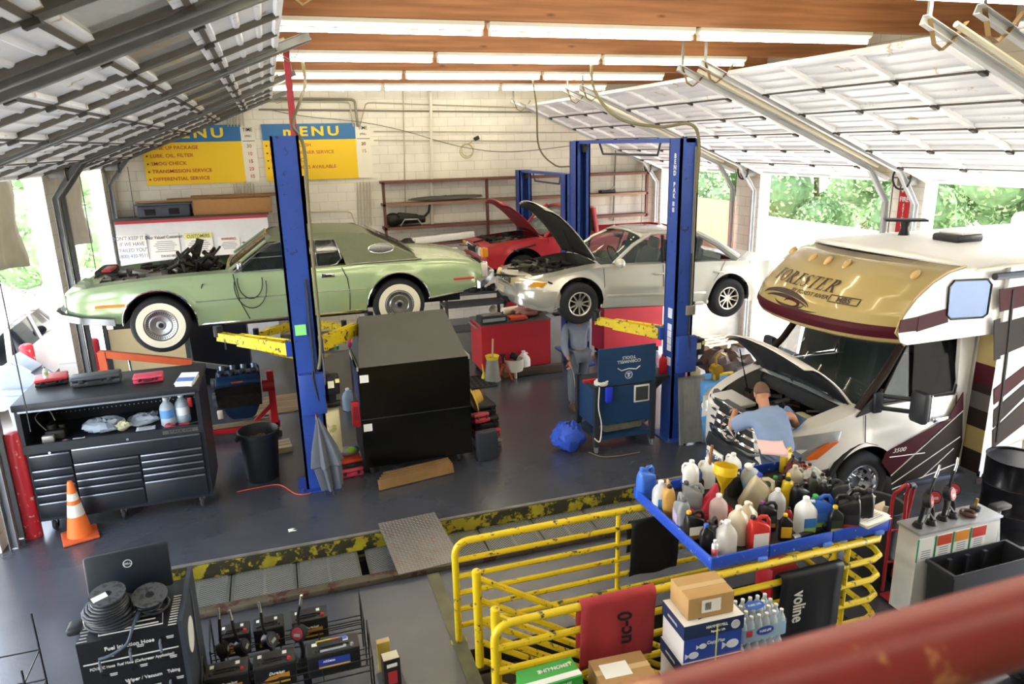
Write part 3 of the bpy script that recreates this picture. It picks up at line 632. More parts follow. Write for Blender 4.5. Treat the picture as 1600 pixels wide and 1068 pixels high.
def camry():
    PAINT = mat('#c4c4bc', .25, .45, coat=.6)
    t = thing('car', 'silver saloon with raised hood held up on the tall blue lift', 'car', (3.40, 10.98, 1.51)); t.rotation_euler = (0, math.radians(3.0), 0)
    L = 4.75
    hw = [(0, .55), (.05, .66), (.2, .78), (.5, .86), (.95, .89), (3.6, .89), (4.3, .85), (4.6, .76), (4.75, .6)]
    zb = [(0, .60), (.1, .66), (.5, .74), (1.2, .86), (1.6, .89), (3.6, .93), (4.2, .93), (4.6, .90), (4.75, .8)]
    zt = [(0, .64), (.1, .70), (.5, .80), (1.2, .95), (3.7, .98), (4.2, .98), (4.6, .95), (4.75, .82)]
    zr = [(0, .30), (.3, .22), (.6, .2), (1.3, .24), (3.3, .24), (4.1, .26), (4.75, .36)]
    prof = [(0, .88), (.18, .93), (.3, .975), (.42, .985), (.44, 1.0), (.6, 1.0), (.75, .975), (.95, .93)]
    ar = [(.93, .34, .39), (3.60, .34, .39)]
    shell(t, L, hw, zb, zt, zr, prof, ar, [(.26, 1.28, .78), (1.32, 3.72, .88)], PAINT, crown=2.5)
    wells(t, ar, .86, (.3, 4.4, .2, .45), 0)
    for x in (.93, 3.60):
        for s in (-1, 1): wheel(t, x, s*.79, .315, .325, .2, s, 'alloy')
    engine(t, .3, 1.25, .62, .60, .80, 8, 120)
    h = hood(t, 1.27, .98, 1.24, .70, 44, PAINT, mat('#2b2a27', .8, var=.3, vs=8), bow=.07)
    MB().tube([(1.0, -.62, .86), (.72, -.58, 1.42)], .008, 6).build('hood_prop', BLACK, h)
    # front end
    b = MB(); pts = [(.55, -.875), (.25, -.83), (.08, -.7), (-.03, -.4), (-.06, 0), (-.03, .4), (.08, .7), (.25, .83), (.55, .875)]
    b.loft([[(x+dx, y*(1+dy), z) for z, dx, dy in ((.26, .06, -.02), (.32, 0, 0), (.42, -.02, .01), (.52, 0, 0), (.54, .05, -.03), (.4, .1, -.05))] for x, y in pts]); b.build('front_bumper', PAINT, t)
    MB().bx((-.055, -.3, .26), (-.0, .3, .36), bev=.02).build('lower_grille', DARKIN, t)
    g = MB().bx((-.02, -.27, .56), (.06, .27, .66), bev=.02).build('grille', mat('#55534c', .4, .4), t)
    for k in range(3): MB().bx((-.028, -.25, .575+.028*k), (-.015, .25, .585+.028*k)).build('grille_bar', CHROME, g)
    MB().torus((-.03, 0, .615), .045, .008, RY(90) @ Matrix.Diagonal((.7, 1, 1, 1)), 20, 6).build('emblem', CHROME, g)
    MB().bx((-.085, -.16, .40), (-.065, .16, .50)).build('license_plate', mat('#d8d2bc', .5), t)
    for s in (-1, 1):
        hl = MB().loft([[(x+d, s*(y+d*.1), z) for x, y, z in ((.0, .36, .57), (.12, .66, .56), (.30, .80, .575), (.36, .83, .66), (.2, .76, .69), (.06, .5, .69), (.0, .36, .67))] for d in (-.03, .05)]).build('headlamp', mat('#e9d8a8', .12, .15, coat=1), t, ang=30)
        MB().loft([[(x+d, s*(y+.012), z) for x, y, z in ((.15, .705, .575), (.31, .80, .585), (.355, .825, .65), (.22, .765, .66))] for d in (-.025, .03)]).build('turn_signal', mat('#e8a23a', .2), hl, ang=0)
        for pl in ([(1.32, .86), (1.33, .6), (1.34, .3)], [(2.35, .9), (2.36, .6), (2.36, .28)], [(3.5, .93), (3.42, .78), (3.28, .62), (3.18, .5), (3.14, .3)]):
            MB().tube([(x, s*(smooth(hw, x)*interp(prof, z)+.001), z) for x, z in pl], .0045, 5).build('door_gap', DARKIN, t)
        MB().bx((1.36, s*.885, .405), (3.2, s*.9, .45), bev=.006).build('side_moulding', PAINT, t)
        MB().bx((1.3, s*.825, .23), (3.24, s*.87, .30), bev=.02).build('sill', PAINT, t)
        for x in (2.17, 3.28): MB().bx((x, s*.865, .74), (x+.19, s*.895, .775), bev=.012).build('door_handle', PAINT, t)
        m = MB().sph((1.52, s*.99, .955), (.075, .115, .075), 12, 8); m.cyl((1.52, s*.86, .93), (1.53, s*.95, .94), .03); m.build('door_mirror', PAINT, t)
        MB().bx((4.5, s*.66, .62), (4.66, s*.80, .8), bev=.03).build('tail_lamp', mat('#a3262a', .2), t)
        MB().tube([(1.50, s*.80, .92), (1.85, s*.72, 1.19), (2.2, s*.63, 1.36)], .03, 8).build('a_pillar', PAINT, t)
        MB().tube([(3.05, s*.62, 1.37), (3.4, s*.70, 1.2), (3.75, s*.79, .97)], [.04, .055, .07], 8).build('c_pillar', PAINT, t)
        MB().tube([(2.36, s*.815, .93), (2.40, s*.66, 1.34)], .025, 6).build('b_pillar', BLACK, t)
        MB().bx((2.98, s*.72, .93), (3.01, s*.76, 1.3)).build('window_bar', BLACK, t)
    yf = lambda x, z: .815-(z-.93)*.42
    side_panel(t, 'front_side_window', [(1.62, .94), (2.34, .94), (2.38, 1.33), (2.18, 1.33), (1.86, 1.17)], yf, mat('#8a9490', .05, alpha=.12), .008)
    side_panel(t, 'rear_side_window', [(2.42, .94), (3.45, .94), (3.36, 1.12), (3.08, 1.31), (2.44, 1.335)], yf, mat('#5a6460', .05, alpha=.25), .008)
    rows = []
    for i in range(13):
        x = lerp(2.02, 3.15, i/12); z = smooth([(2.02, 1.36), (2.3, 1.405), (2.7, 1.41), (3.15, 1.36)], x)
        rows.append([(x, .64*f, z-.05*abs(f)**3) for f in [k/8-1 for k in range(17)]])
    MB().grid(rows).build('roof', PAINT, t, thick=.03, ang=60)
    MB().grid([[(lerp(1.30, 2.03, i/6)+.20*(k/5)**2, lerp(.80, .63, i/6)*k/5, lerp(.94, 1.37, i/6)-.015*(k/5)**2) for k in range(-5, 6)] for i in range(7)]).build('windshield', mat('#42504c', .04, alpha=.35), t, thick=.006)
    MB().grid([[(lerp(3.14, 3.85, i/6)-.10*(k/5)**2, lerp(.62, .72, i/6)*k/5, lerp(1.37, .99, i/6)) for k in range(-5, 6)] for i in range(7)]).build('rear_window', GLASS, t, thick=.006)
    b = MB().bx((1.4, -.75, .35), (3.7, .75, .42)); b.bx((1.3, -.72, .72), (1.6, .72, .93), bev=.05); b.bx((3.2, -.7, .5), (3.7, .7, .9), bev=.05); b.build('interior', mat('#3b3e3d', .8), t)
    for x in (2.25, 3.05):
        for y in (-.37, .37):
            b = MB().box((x-.2, y, .58), (.5, .5, .2), bev=.05); b.box((x+.08, y, .85), (.14, .48, .56), M=RY(14), bev=.06)
            s = b.build('seat', mat('#3a474a', .6), t); MB().box((x+.17, y, 1.19), (.11, .27, .19), M=RY(10), bev=.05).build('headrest', mat('#35474c', .55), s)
    MB().torus((1.72, -.36, .98), .18, .014, RY(62)).build('steering_wheel', BLACK, t)
    MB().box((1.93, 0, 1.27), (.03, .2, .06), bev=.01).build('rear_view_mirror', BLACK, t)
    for y in (-.45, .1): MB().tube([(1.40, y, .985), (1.72, y+.42, 1.18)], .008, 5).build('wiper', BLACK, t)
camry()
# ------------------------------------------------ red pickup behind
def pickup():
    PAINT = mat('#b83038', .3, .05, coat=.5)
    t = thing('pickup_truck', 'red pickup truck with its hood up on the rear blue lift', 'truck', (3.98, 15.0, 1.22))
    L = 4.7; hw = [(0, .72), (.08, .80), (.6, .84), (4.6, .84), (4.7, .8)]; zb = [(0, .93), (.3, .97), (1.3, 1.04), (4.7, 1.06)]; zt = [(0, .97), (.3, 1.02), (1.3, 1.1), (4.7, 1.08)]
    zr = [(0, .52), (.5, .45), (4.7, .5)]; prof = [(0, .95), (.5, .97), (.8, 1.0), (1.0, .97), (1.1, .92)]; ar = [(.85, .42, .46), (3.6, .42, .46)]
    shell(t, L, hw, zb, zt, zr, prof, ar, [(.2, 1.28, .8), (1.35, 2.6, .88), (2.7, 4.6, .9)], PAINT); wells(t, ar, .82, (.3, 4.4, .4, .6), 0)
    for x in (.85, 3.6):
        for s in (-1, 1): wheel(t, x, s*.73, .36, .36, .22, s, 'alloy')
    engine(t, .25, 1.25, .6, .85, 1.02, 14, 70); hood(t, 1.3, 1.12, 1.12, .66, 42, PAINT, mat('#7c2026', .6), bow=.05)
    MB().bx((-.10, -.84, .50), (.08, .84, .68), bev=.05).build('front_bumper', CHROME, t); MB().bx((-.06, -.8, .36), (.05, .8, .5), bev=.04).build('valance', BLACK, t)
    g = MB().bx((-.03, -.36, .74), (.05, .36, .92), bev=.02).build('grille', CHROME, t); MB().bx((-.035, -.32, .77), (-.02, .32, .89)).build('grille_mesh', DARKIN, g)
    for s in (-1, 1):
        MB().bx((-.03, s*.4, .74), (.06, s*.63, .92), bev=.015).build('headlamp', mat('#dfe2e0', .1, .5), t); MB().bx((-.02, s*.65, .74), (.10, s*.81, .92), bev=.015).build('turn_signal', mat('#e69a2c', .2), t)
        MB().bx((-.11, s*.55, .57), (-.09, s*.7, .63)).build('bumper_lamp', mat('#e69a2c', .2), t)
        MB().tube([(1.35, s*.76, 1.06), (1.75, s*.68, 1.5), (1.95, s*.64, 1.62)], .03, 7).build('a_pillar', PAINT, t)
        MB().tube([(2.55, s*.76, 1.06), (2.50, s*.66, 1.6)], .05, 7).build('b_pillar', PAINT, t)
        MB().tube([(1.4, s*.83, 1.05), (1.42, s*.825, .5)], .005, 5).build('door_gap', DARKIN, t)
    MB().bx((-.12, -.15, .53), (-.1, .15, .64)).build('license_plate', mat('#e4e2da', .5), t)
    MB().grid([[(x, .64*f, z-.05*abs(f)**3) for f in [k/6-1 for k in range(13)]] for x, z in ((1.9, 1.62), (2.05, 1.66), (2.35, 1.67), (2.55, 1.63))]).build('roof', PAINT, t, thick=.03, ang=60)
    MB().grid([[(lerp(1.3, 1.9, i/4)+.1*(k/4)**2, lerp(.76, .62, i/4)*k/4, lerp(1.1, 1.62, i/4)) for k in range(-4, 5)] for i in range(5)]).build('windshield', mat('#8fa6a4', .05, alpha=.5), t, thick=.006)
    MB().loft([[(2.52, y, z) for y, z in ((-.7, 1.1), (.7, 1.1), (.6, 1.58), (-.6, 1.58))], [(2.56, y, z) for y, z in ((-.7, 1.1), (.7, 1.1), (.6, 1.58), (-.6, 1.58))]]).build('cab_rear_wall', PAINT, t, ang=0)
    side_panel(t, 'side_window', [(1.5, 1.08), (2.46, 1.08), (2.44, 1.55), (1.98, 1.57), (1.85, 1.45)], lambda x, z: .77-(z-1.06)*.24, GLASS, .008)
    for s in (-.36, .36): MB().box((2.25, s, 1.05), (.16, .5, .6), bev=.06).build('seat', DARKIN, t)
pickup()
# ------------------------------------------------ white car in the yard at the left
def yard_car():
    PAINT = mat('#f1f1ef', .3, coat=.4)
    t = thing('car', 'white car parked in the sunny yard outside the open door', 'car', (-5.02, 17.2, 0), rz=-PI/2)
    L = 4.6; hw = [(0, .6), (.1, .78), (.6, .88), (4.2, .88), (4.6, .74)]; zb = [(0, .66), (.3, .78), (1.3, .95), (4.6, .98)]; zt = [(0, .7), (.3, .84), (1.3, 1.03), (4.6, 1.03)]
    zr = [(0, .35), (.5, .28), (4.6, .34)]; prof = [(0, .93), (.5, 1.0), (.8, .99), (1.0, .94)]; ar = [(.9, .34, .38), (3.6, .34, .38)]
    shell(t, L, hw, zb, zt, zr, prof, ar, [(1.35, 4.3, .88)], PAINT); wells(t, ar, .86, (.3, 4.3, .22, .5), 0)
    for x in (.9, 3.6):
        for s in (-1, 1): wheel(t, x, s*.78, .335, .335, .2, s, 'alloy')
    MB().grid([[(x, .66*f, z-.05*abs(f)**3) for f in [k/6-1 for k in range(13)]] for x, z in ((2.0, 1.46), (2.3, 1.52), (3.2, 1.53), (4.0, 1.46))]).build('roof', PAINT, t, thick=.03, ang=60)
    yf = lambda x, z: .80-(z-1.0)*.28
    side_panel(t, 'front_side_window', [(1.6, 1.0), (2.5, 1.0), (2.5, 1.42), (2.05, 1.42)], yf, mat('#20262c', .05, alpha=.8), .008); side_panel(t, 'rear_side_window', [(2.58, 1.0), (3.8, 1.0), (3.6, 1.4), (2.58, 1.42)], yf, mat('#20262c', .05, alpha=.8), .008)
    for s in (-1, 1):
        for pl in ([(1.4, 1.0), (2.0, 1.46)], [(2.54, 1.0), (2.54, 1.46)], [(3.7, 1.44), (4.2, 1.0)]): MB().tube([(x, s*(yf(x, z)), z) for x, z in pl], .04, 7).build('pillar', PAINT, t)
        MB().sph((1.75, s*1.0, 1.08), (.09, .13, .09)).build('door_mirror', BLACK, t)
        MB().bx((.02, s*.5, .62), (.2, s*.76, .72), bev=.03).build('headlamp', mat('#e6ecee', .1), t)
    MB().grid([[(lerp(1.3, 2.0, i/4)+.1*(k/4)**2, lerp(.8, .64, i/4)*k/4, lerp(1.03, 1.46, i/4)) for k in range(-4, 5)] for i in range(5)]).build('windshield', GLASS, t, thick=.006)
    MB().bx((1.5, -.7, .4), (4.2, .7, .95), bev=.05).build('interior', DARKIN, t)
yard_car()
# ------------------------------------------------ motorhome with its hood open
def motorhome():
    X0, YC = 4.97, 6.9
    WHT = mat('#ecebe6', .28, coat=.5); TAN = mat('#a8945f', .24, .1, coat=.6); BUR = mat('#430a18', .55, ior=1.3); BRN = mat('#2a1f1c', .55, ior=1.3); SIL = mat('#dedad2', .28, .1, coat=.5); PLA = mat('#23262b', .5)
    t = thing('motorhome', 'white and tan motorhome with brown stripes and its hood propped open', 'motorhome', (X0, YC, 0))
    hw = [(0, .55), (.06, .68), (.2, .82), (.45, .92), (.8, .97), (2.45, .98)]; zb = [(0, .98), (.2, 1.06), (.95, 1.27), (1.3, 1.29), (2.45, 1.30)]; zt = [(0, 1.02), (.2, 1.10), (.95, 1.33), (2.45, 1.34)]
    zr = [(0, .40), (.4, .36), (2.45, .30)]; prof = [(0, .9), (.3, .95), (.55, 1.0), (.75, 1.0), (.8, .985), (1.3, .955)]; ar = [(1.05, .40, .45)]
    shell(t, 2.45, hw, zb, zt, zr, prof, ar, [(.12, .98, .78), (1.0, 2.44, .9)], SIL, name='cab_body')
    b = MB(); n = 14
    for s in (-1, 1):
        A = [(1.05+.45*math.cos(PI*k/n), .40+.45*math.sin(PI*k/n)) for k in range(n+1)]; b.grid([[(x, s*y, z) for x, z in A] for y in (.94, .5)])
        b.add([(x, s*.5, z) for x, z in A]+[(1.50, s*.5, .25), (.60, s*.5, .25)], [list(range(n+3))])
        b.grid([[(1.05+r*math.cos(PI*k/n), s*y, .40+r*math.sin(PI*k/n)) for k in range(n+1)] for r, y in ((.45, .985), (.50, .985), (.52, .96))])
    b.bx((.2, -.5, .3), (2.4, .5, .6)); b.bx((1.65, -.9, .28), (2.4, .9, .5)); b.build('wheel_well', DARKIN, t, ang=30, fixn=False)
    for s in (-1, 1): wheel(t, 1.05, s*.85, .375, .375, .24, s, 'dually', 'front_wheel')
    for s in (-1, 1): wheel(t, 5.2, s*.92, .375, .375, .24, s, 'dually', 'rear_wheel')
    engine(t, .2, .95, .68, .80, 1.0, 21, 90)
    b = MB().box((.22, .35, 1.06), (.34, .44, .05), M=RZ(8) @ RX(6), bev=.012); b.build('air_filter_box', mat('#c9c7bf', .5), t); 
    MB().box((.62, -.42, 1.02), (.16, .2, .14), bev=.03).build('coolant_tank', mat('#d8d0b0', .5), t)
    MB().box((.30, .0, .98), (.16, 1.1, .05), bev=.015).build('lock_carrier', PLA, t)
    MB().tube([(1.0-.05*abs(y), y, 1.25) for y in (-.85, -.5, 0, .5, .85)], .035, 8).build('cowl', SIL, t)
    # grille, star, bumper
    def nose(y, off=0): return .0-off + .62*(abs(y)/.95)**3.2
    b = MB(); b.loft([[(nose(y, dx)+.0, y, z) for z, dx in ((.22, -.02), (.30, .09), (.48, .12), (.62, .09), (.67, -.04), (.4, -.12))] for y in [k/10*.95 for k in range(-10, 11)]]); b.build('front_bumper', PLA, t)
    def ng(y, dx=0): return -.02-dx+.14*(abs(y)/.55)**4
    g = MB(); g.loft([[(ng(y, .035)+.06*(z-.6), y, z) for z in (.56, .97)] + [(ng(y, -.12), y, z) for z in (.97, .56)] for y in [k/8*.60 for k in range(-8, 9)]]); gr = g.build('grille', mat('#2b2c2e', .5), t, ang=30); gr.scale = (1, 1.22, 1.15); gr.location = (.03, 0, -.03)
    for z in (.66, .755, .85):
        MB().loft([[(ng(y, .045)+.06*(z-.6), y, z-.016), (ng(y, .065)+.06*(z-.6), y, z), (ng(y, .045)+.06*(z-.6), y, z+.02), (ng(y, .02), y, z)] for y in [k/8*(.46+.2*(z-.6)) for k in range(-8, 9)]]).build('grille_bar', CHROME, gr)
    MB().tube([(ng(y, .05)+.06*(z-.6), y, z) for y, z in ((-.50, .94), (-.56, .86), (-.48, .66), (-.3, .60), (0, .585), (.3, .60), (.48, .66), (.56, .86), (.50, .94), (0, .965))], .02, 8, closed=True).build('grille_surround', CHROME, gr)
    st = MB(); M = T(-.10, 0, .77) @ RY(-86); st.torus((0, 0, 0), .125, .013, M, 32, 8)
    for k in range(3):
        a = 2*PI*k/3; d = Vector((math.cos(a), math.sin(a), 0)); w = Vector((-d.y, d.x, 0))
        st.loft([[M @ (d*.125), M @ (d*.12+Vector((0, 0, .004)))], ] and [[M @ (d*.008*0+w*.022), M @ Vector((0, 0, .02)), M @ (w*-.022), M @ Vector((0, 0, -.01))], [M @ (d*.122+w*.003), M @ (d*.122+Vector((0, 0, .006))), M @ (d*.122-w*.003), M @ (d*.122-Vector((0, 0, .004)))]])
    st.build('star_emblem', CHROME, gr)
    pl = MB().bx((-.15, -.02, .36), (-.125, .32, .52), bev=.006).build('license_plate', mat('#eceadf', .5), t); text('7WBF148', .075, mat('#31407e', .6), pl, frame((-.153, .15, .435), (0, -1, 0), (0, 0, 1)), 'plate_number', xs=.75)
    for s in (-1, 1):
        hl = MB().loft([[(x+d, s*y, z) for x, y, z in ((.07, .70, .74), (.11, .755, 1.00), (.30, .875, 1.05), (.64, .975, 1.09), (.60, .985, .96), (.34, .905, .76))] for d in (-.06, .05)]).build('headlamp', mat('#cfd2cf', .08, .6, coat=1), t, ang=35)
        MB().loft([[(x-.055, s*(y+.02), z) for x, y, z in ((.38, .905, .77), (.60, .965, .97), (.57, .955, .98), (.35, .89, .79))], [(x+.05, s*(y+.03), z) for x, y, z in ((.38, .905, .77), (.60, .965, .97), (.57, .955, .98), (.35, .89, .79))]]).build('turn_signal', mat('#d8641e', .2), hl, ang=0)
        MB().lathe([(.001, .02), (.07, .02), (.085, 0), (.001, 0)], n=20, M=T(.10, s*.73, .87) @ RZ(s*40) @ RY(-80)).build('lamp_reflector', CHROME, hl)
        MB().tube([(.95, s*.90, 1.27), (1.3, s*.86, 1.62), (1.62, s*.82, 2.06)], .045, 8).build('a_pillar', BRN, t)
        MB().loft([[(x, s*(.955+d), z) for x, z in ((2.30, 1.28), (2.46, 1.28), (2.46, 2.08), (2.24, 2.08))] for d in (-.05, 0)]).build('b_pillar', WHT, t, ang=0)
        MB().tube([(1.0, s*.965, 1.22), (1.02, s*.985, .9), (1.2, s*.99, .84)], .005, 5).build('door_gap', DARKIN, t)
        MB().tube([(2.30, s*.955, 1.28), (2.32, s*.99, .8), (2.30, s*.96, .34)], .005, 5).build('door_gap', DARKIN, t)
        m = MB().box((1.42, s*1.27, 1.36), (.11, .21, .36), bev=.045); mm = m.build('door_mirror', PLA, t)
        MB().bx((1.475, s*1.18, 1.21), (1.485, s*1.36, 1.51)).build('mirror_glass', CHROME, mm)
        q = MB()
        for z in (1.28, 1.42): q.tube([(1.18, s*.96, z), (1.3, s*1.08, z), (1.42, s*1.2, z)], .026, 7)
        q.box((1.14, s*.975, 1.35), (.12, .05, .24), bev=.02); q.build('mirror_arm', PLA, mm)
        MB().loft([[(x, s*(.965+d), z) for x, z in ((.88, 1.21), (1.18, 1.27), (1.2, 1.5), (1.05, 1.37))] for d in (-.02, .006)]).build('mirror_sail', PLA, t, ang=0)
        MB().bx((1.95, s*.98, 1.0), (2.2, s*1.015, 1.06), bev=.015).build('door_handle', CHROME if s < 0 else PLA, t)
        MB().bx((1.65, s*.8, .26), (2.5, s*1.06, .33), bev=.02).build('running_board', mat('#3a4152', .6), t)
    yw = lambda x, z: .955-(z-1.28)*.14
    side_panel(t, 'quarter_window', [(1.22, 1.36), (1.60, 1.32), (1.60, 1.92), (1.52, 1.86)], yw, mat('#4a575e', .05, alpha=.5), .01)
    side_panel(t, 'door_window', [(1.65, 1.32), (2.24, 1.34), (2.30, 1.5), (2.28, 2.0), (1.68, 2.0)], yw, mat('#101214', .08, alpha=.92, ior=1.15), .01)
    for s in (-1, 1): MB().tube([(x, s*(yw(x, z)+.004), z) for x, z in ((1.17, 1.33), (2.26, 1.30), (2.33, 1.5), (2.31, 2.03), (1.62, 2.03))], .014, 6, closed=True).build('window_seal', BLACK, t)
    MB().grid([[(lerp(.80, 1.50, i/6)+.22*(k/5)**2, lerp(.90, .82, i/6)*k/5, lerp(1.27, 2.06, i/6)) for k in range(-5, 6)] for i in range(7)]).build('windshield', mat('#39464a', .04, alpha=.42), t, thick=.006)
    for y in (.1, -.6): MB().tube([(.88, y, 1.30), (1.02, y+.55, 1.44)], .010, 5).build('wiper', BLACK, t)
    b = MB().bx((1.1, -.88, .5), (2.42, .88, .6)); b.bx((.95, -.86, 1.0), (1.35, .86, 1.22), bev=.08); b.bx((2.40, -.9, .5), (2.44, .9, 2.05)); b.build('cab_interior', mat('#2d2e30', .8), t)
    for y in (-.45, .45):
        b = MB().box((1.9, y, .85), (.5, .52, .2), bev=.06); b.box((2.18, y, 1.25), (.16, .5, .75), M=RY(10), bev=.07); b.box((2.26, y, 1.74), (.12, .3, .2), bev=.06); b.build('seat', mat('#36332f', .75), t)
    MB().torus((1.42, -.45, 1.28), .2, .018, RY(50)).build('steering_wheel', BLACK, t)
    h = hood(t, .99, 1.29, 1.02, .82, 40, SIL, mat('#1f2023', .8, var=.15), bow=.05, nose=.35)
    MB().tube([(.62, .62, 1.06), (.45, .6, 1.62)], .008, 6).build('hood_prop', BLACK, h)
    # over-cab nose
    pr = [(0, .80, 2.04), (.05, .71, 2.08), (.2, .66, 2.20), (.4, .72, 2.38), (.6, .86, 2.56), (.8, 1.06, 2.72), (.92, 1.26, 2.82), (1.0, 1.50, 2.87)]
    def S(y, s, off=0.0):
        for (s0, x0, z0), (s1, x1, z1) in zip(pr, pr[1:]):
            if s <= s1+1e-9: u = (s-s0)/(s1-s0); x, z = lerp(x0, x1, u), lerp(z0, z1, u); nx, nz = -(z1-z0), (x1-x0); break
        k = abs(y)/1.14; l = math.hypot(nx, nz)
        return Vector((x+.30*k**2+.16*k**6+nx/l*off, y, z+nz/l*off-.05*k**4*s))
    YS = [1.14*math.sin(PI/2*k/12) for k in range(-12, 13)]
    def patch(name, s0, s1, m, off, y0=-1.14, y1=1.14, par=t, n=8):
        rows = [[S(y, q, off) for y in YS if y0-1e-6 <= y <= y1+1e-6] for q in sorted(set([round(lerp(s0, s1, i/n), 4) for i in range(n+1)]+[v[0] for v in pr if s0 < v[0] < s1]))]; return MB().grid(rows).build(name, m, par, ang=60, thick=.004)
    cap = patch('overcab_nose', 0, 1, TAN, 0, n=16)
    patch('burgundy_band', .10, .26, BUR, .006, par=cap)
    MB().grid([[(.83+.30*k*k+.16*k**6 if i == 0 else 1.9, 1.14*kk, 2.04) for kk in [j/12 for j in range(-12, 13)] for k in [abs(kk)]] for i in range(2)]).build('overcab_floor', TAN, t)
    INKB = mat('#332420', .4)
    def onnose(s, h, y, sc, ext=.004, name='lettering', shear=0, xs=1.0, sp=1.0, bold=0):
        me = text(s, h, INKB, cap, Matrix.Identity(4), name, ext=.001, shear=shear, xs=xs, sp=sp, bold=bold)
        for v in me.data.vertices:
            v.co = S(y-v.co.x, sc+v.co.y/1.12, ext+v.co.z+.006)
        me.data.update(); return me
    # serif capitals for the big name: stems with slab feet added under the plain letters
    big = MB()
    def sg(pts, x0, h=.165, y0=.60, yc=.60):
        P = [S(.60-(x0+(u*.92+.25*v)*h), .535+v*h/1.12, .012) for u, v in pts]; big.add(P, [list(range(len(P)))])
    def rect(a, b_, c, d, x0): sg([(a, b_), (c, b_), (c, d), (a, d)], x0)
    def ribbon(c, x0):
        for (u0, v0, w0), (u1, v1, w1) in zip(c, c[1:]):
            n = Vector((v0-v1, u1-u0)).normalized(); sg([(u0-n.x*w0/2, v0-n.y*w0/2), (u1-n.x*w1/2, v1-n.y*w1/2), (u1+n.x*w1/2, v1+n.y*w1/2), (u0+n.x*w0/2, v0+n.y*w0/2)], x0)
    def ell(cx, cy, rx, ry, a0, a1, tx, x0):
        ribbon([(cx+rx*math.cos(a), cy+ry*math.sin(a), lerp(.055, tx, abs(math.cos(a))**1.5)) for a in [math.radians(lerp(a0, a1, k/18)) for k in range(19)]], x0)
    x = 0
    for ch in 'FORESTER':
        if ch in 'FER':
            rect(.14, 0, .33, 1, x); rect(.02, 0, .46, .05, x); rect(.02, .95, .4, 1, x)
            if ch != 'R':
                rect(.33, .94, .66, 1, x); rect(.61, .74, .66, 1, x); rect(.33, .48, .5, .54, x); rect(.47, .38, .51, .64, x)
            if ch == 'E': rect(.33, 0, .70, .06, x); rect(.65, 0, .70, .27, x)
            if ch == 'R': ell(.36, .735, .25, .235, -90, 90, .18, x); sg([(.36, .5), (.53, .5), (.88, 0), (.66, 0)], x); rect(.62, 0, .92, .05, x)
            x += .165*(.76 if ch != 'R' else .92)
        elif ch == 'O': ell(.42, .5, .33, .49, 0, 360, .19, x); x += .165*.86
        elif ch == 'T': rect(.30, 0, .49, 1, x); rect(.02, .94, .78, 1, x); rect(.02, .73, .07, 1, x); rect(.73, .73, .78, 1, x); rect(.18, 0, .61, .05, x); x += .165*.80
        else: ribbon([(.58, .78, .05), (.50, .94, .06), (.32, .97, .07), (.16, .87, .12), (.17, .70, .17), (.34, .56, .19), (.51, .42, .19), (.55, .22, .15), (.44, .05, .08), (.26, .02, .06), (.12, .10, .05), (.08, .26, .05)], x); x += .165*.70
    big.build('lettering', INKB, cap, ang=0, fixn=False)
    onnose('BY FOREST RIVER', .05, -.16, .475, shear=.2, name='small_lettering'); onnose('MBS', .06, -.62, .475, bold=.02, name='badge_lettering')
    b = MB()
    for pts in ([(-.78, .44), (-.46, .44), (-.46, .515), (-.78, .515)],): b.tube([S(lerp(p[0], q[0], k/5), lerp(p[1], q[1], k/5), .013) for p, q in zip(pts, pts[1:]+pts[:1]) for k in range(5)], .005, 5, closed=True)
    b.build('badge_frame', INKB, cap)
    for (cy, cs, ry, rs, a0, a1, w) in ((.2, .31, .46, .13, 15, 175, .03), (.16, .30, .40, .085, 20, 170, .022), (.08, .335, .26, .06, 180, 350, .02), (.02, .33, .12, .045, 0, 300, .022), (-.05, .30, .36, .03, 200, 330, .012)):
        rows = [[], []]
        for k in range(25):
            f = k/24; a = math.radians(lerp(a0, a1, f)); ww = w*math.sin(PI*min(1, .05+f*.95))
            for r, sg in ((0, -1), (1, 1)): rows[r].append(S(cy+(ry+sg*ww)*math.cos(a), cs+(rs+sg*ww)*math.sin(a), .006))
        MB().grid(rows).build('swirl_logo', INKB if ry > .15 else BUR, cap, thick=.002, ang=0)
    for y in (-.98, -.28, 0, .28, .98):
        p = S(y, .86, .01); MB().sph(p, (.075, .04, .035), 10, 6, RY(-40)).build('marker_lamp', mat('#c9a565', .15, coat=1), cap)
    # house
    HW = 1.2; zt_, xh = 2.83, 2.52
    b = MB(); b.bx((xh, -HW, .36), (7.4, HW, zt_)); body = b.build('house_body', WHT, t, ang=0)
    for s in (-1, 1):
        MB().loft([[(x, s*(1.14+d), z) for x, z in [(S(1.14, q).x, S(1.14, q).z) for q in (0, .05, .2, .4, .6, .8, .92, 1.0)]+[(xh, 2.83), (xh, 2.04)]] for d in (-.02, .012)]).build('overcab_side', WHT, t, ang=20)
    rows = []
    for x in (1.5, 1.7, 2.1, 2.6, 4, 5.5, 7.42): rows.append([(max(x, x+(.30*abs(k/8)**2+.16*abs(k/8)**6)*max(0, 1-(x-1.5)/.8)), (1.15 if x < 2.4 else HW+.01)*k/8, 2.87+.05*(1-(k/8)**2)-.05*abs(k/8)**6) for k in range(-8, 9)])
    MB().grid(rows).build('roof', mat('#f0eee8', .45), t, thick=.05, ang=50)
    MB().tube([(x, -HW-.012, z) for x, z in ((2.0, 2.80), (2.5, 2.81), (7.4, 2.83))], .022, 6).build('roof_gutter', mat('#d9d2bf', .4), t)
    b = MB()
    for s in (-1,): b.tube([S(-1.14*.995, q, .012) for q in (0, .2, .4, .6, .8, .92, 1)], .012, 6)
    b.build('nose_trim', mat('#b6a276', .3, .3), t)
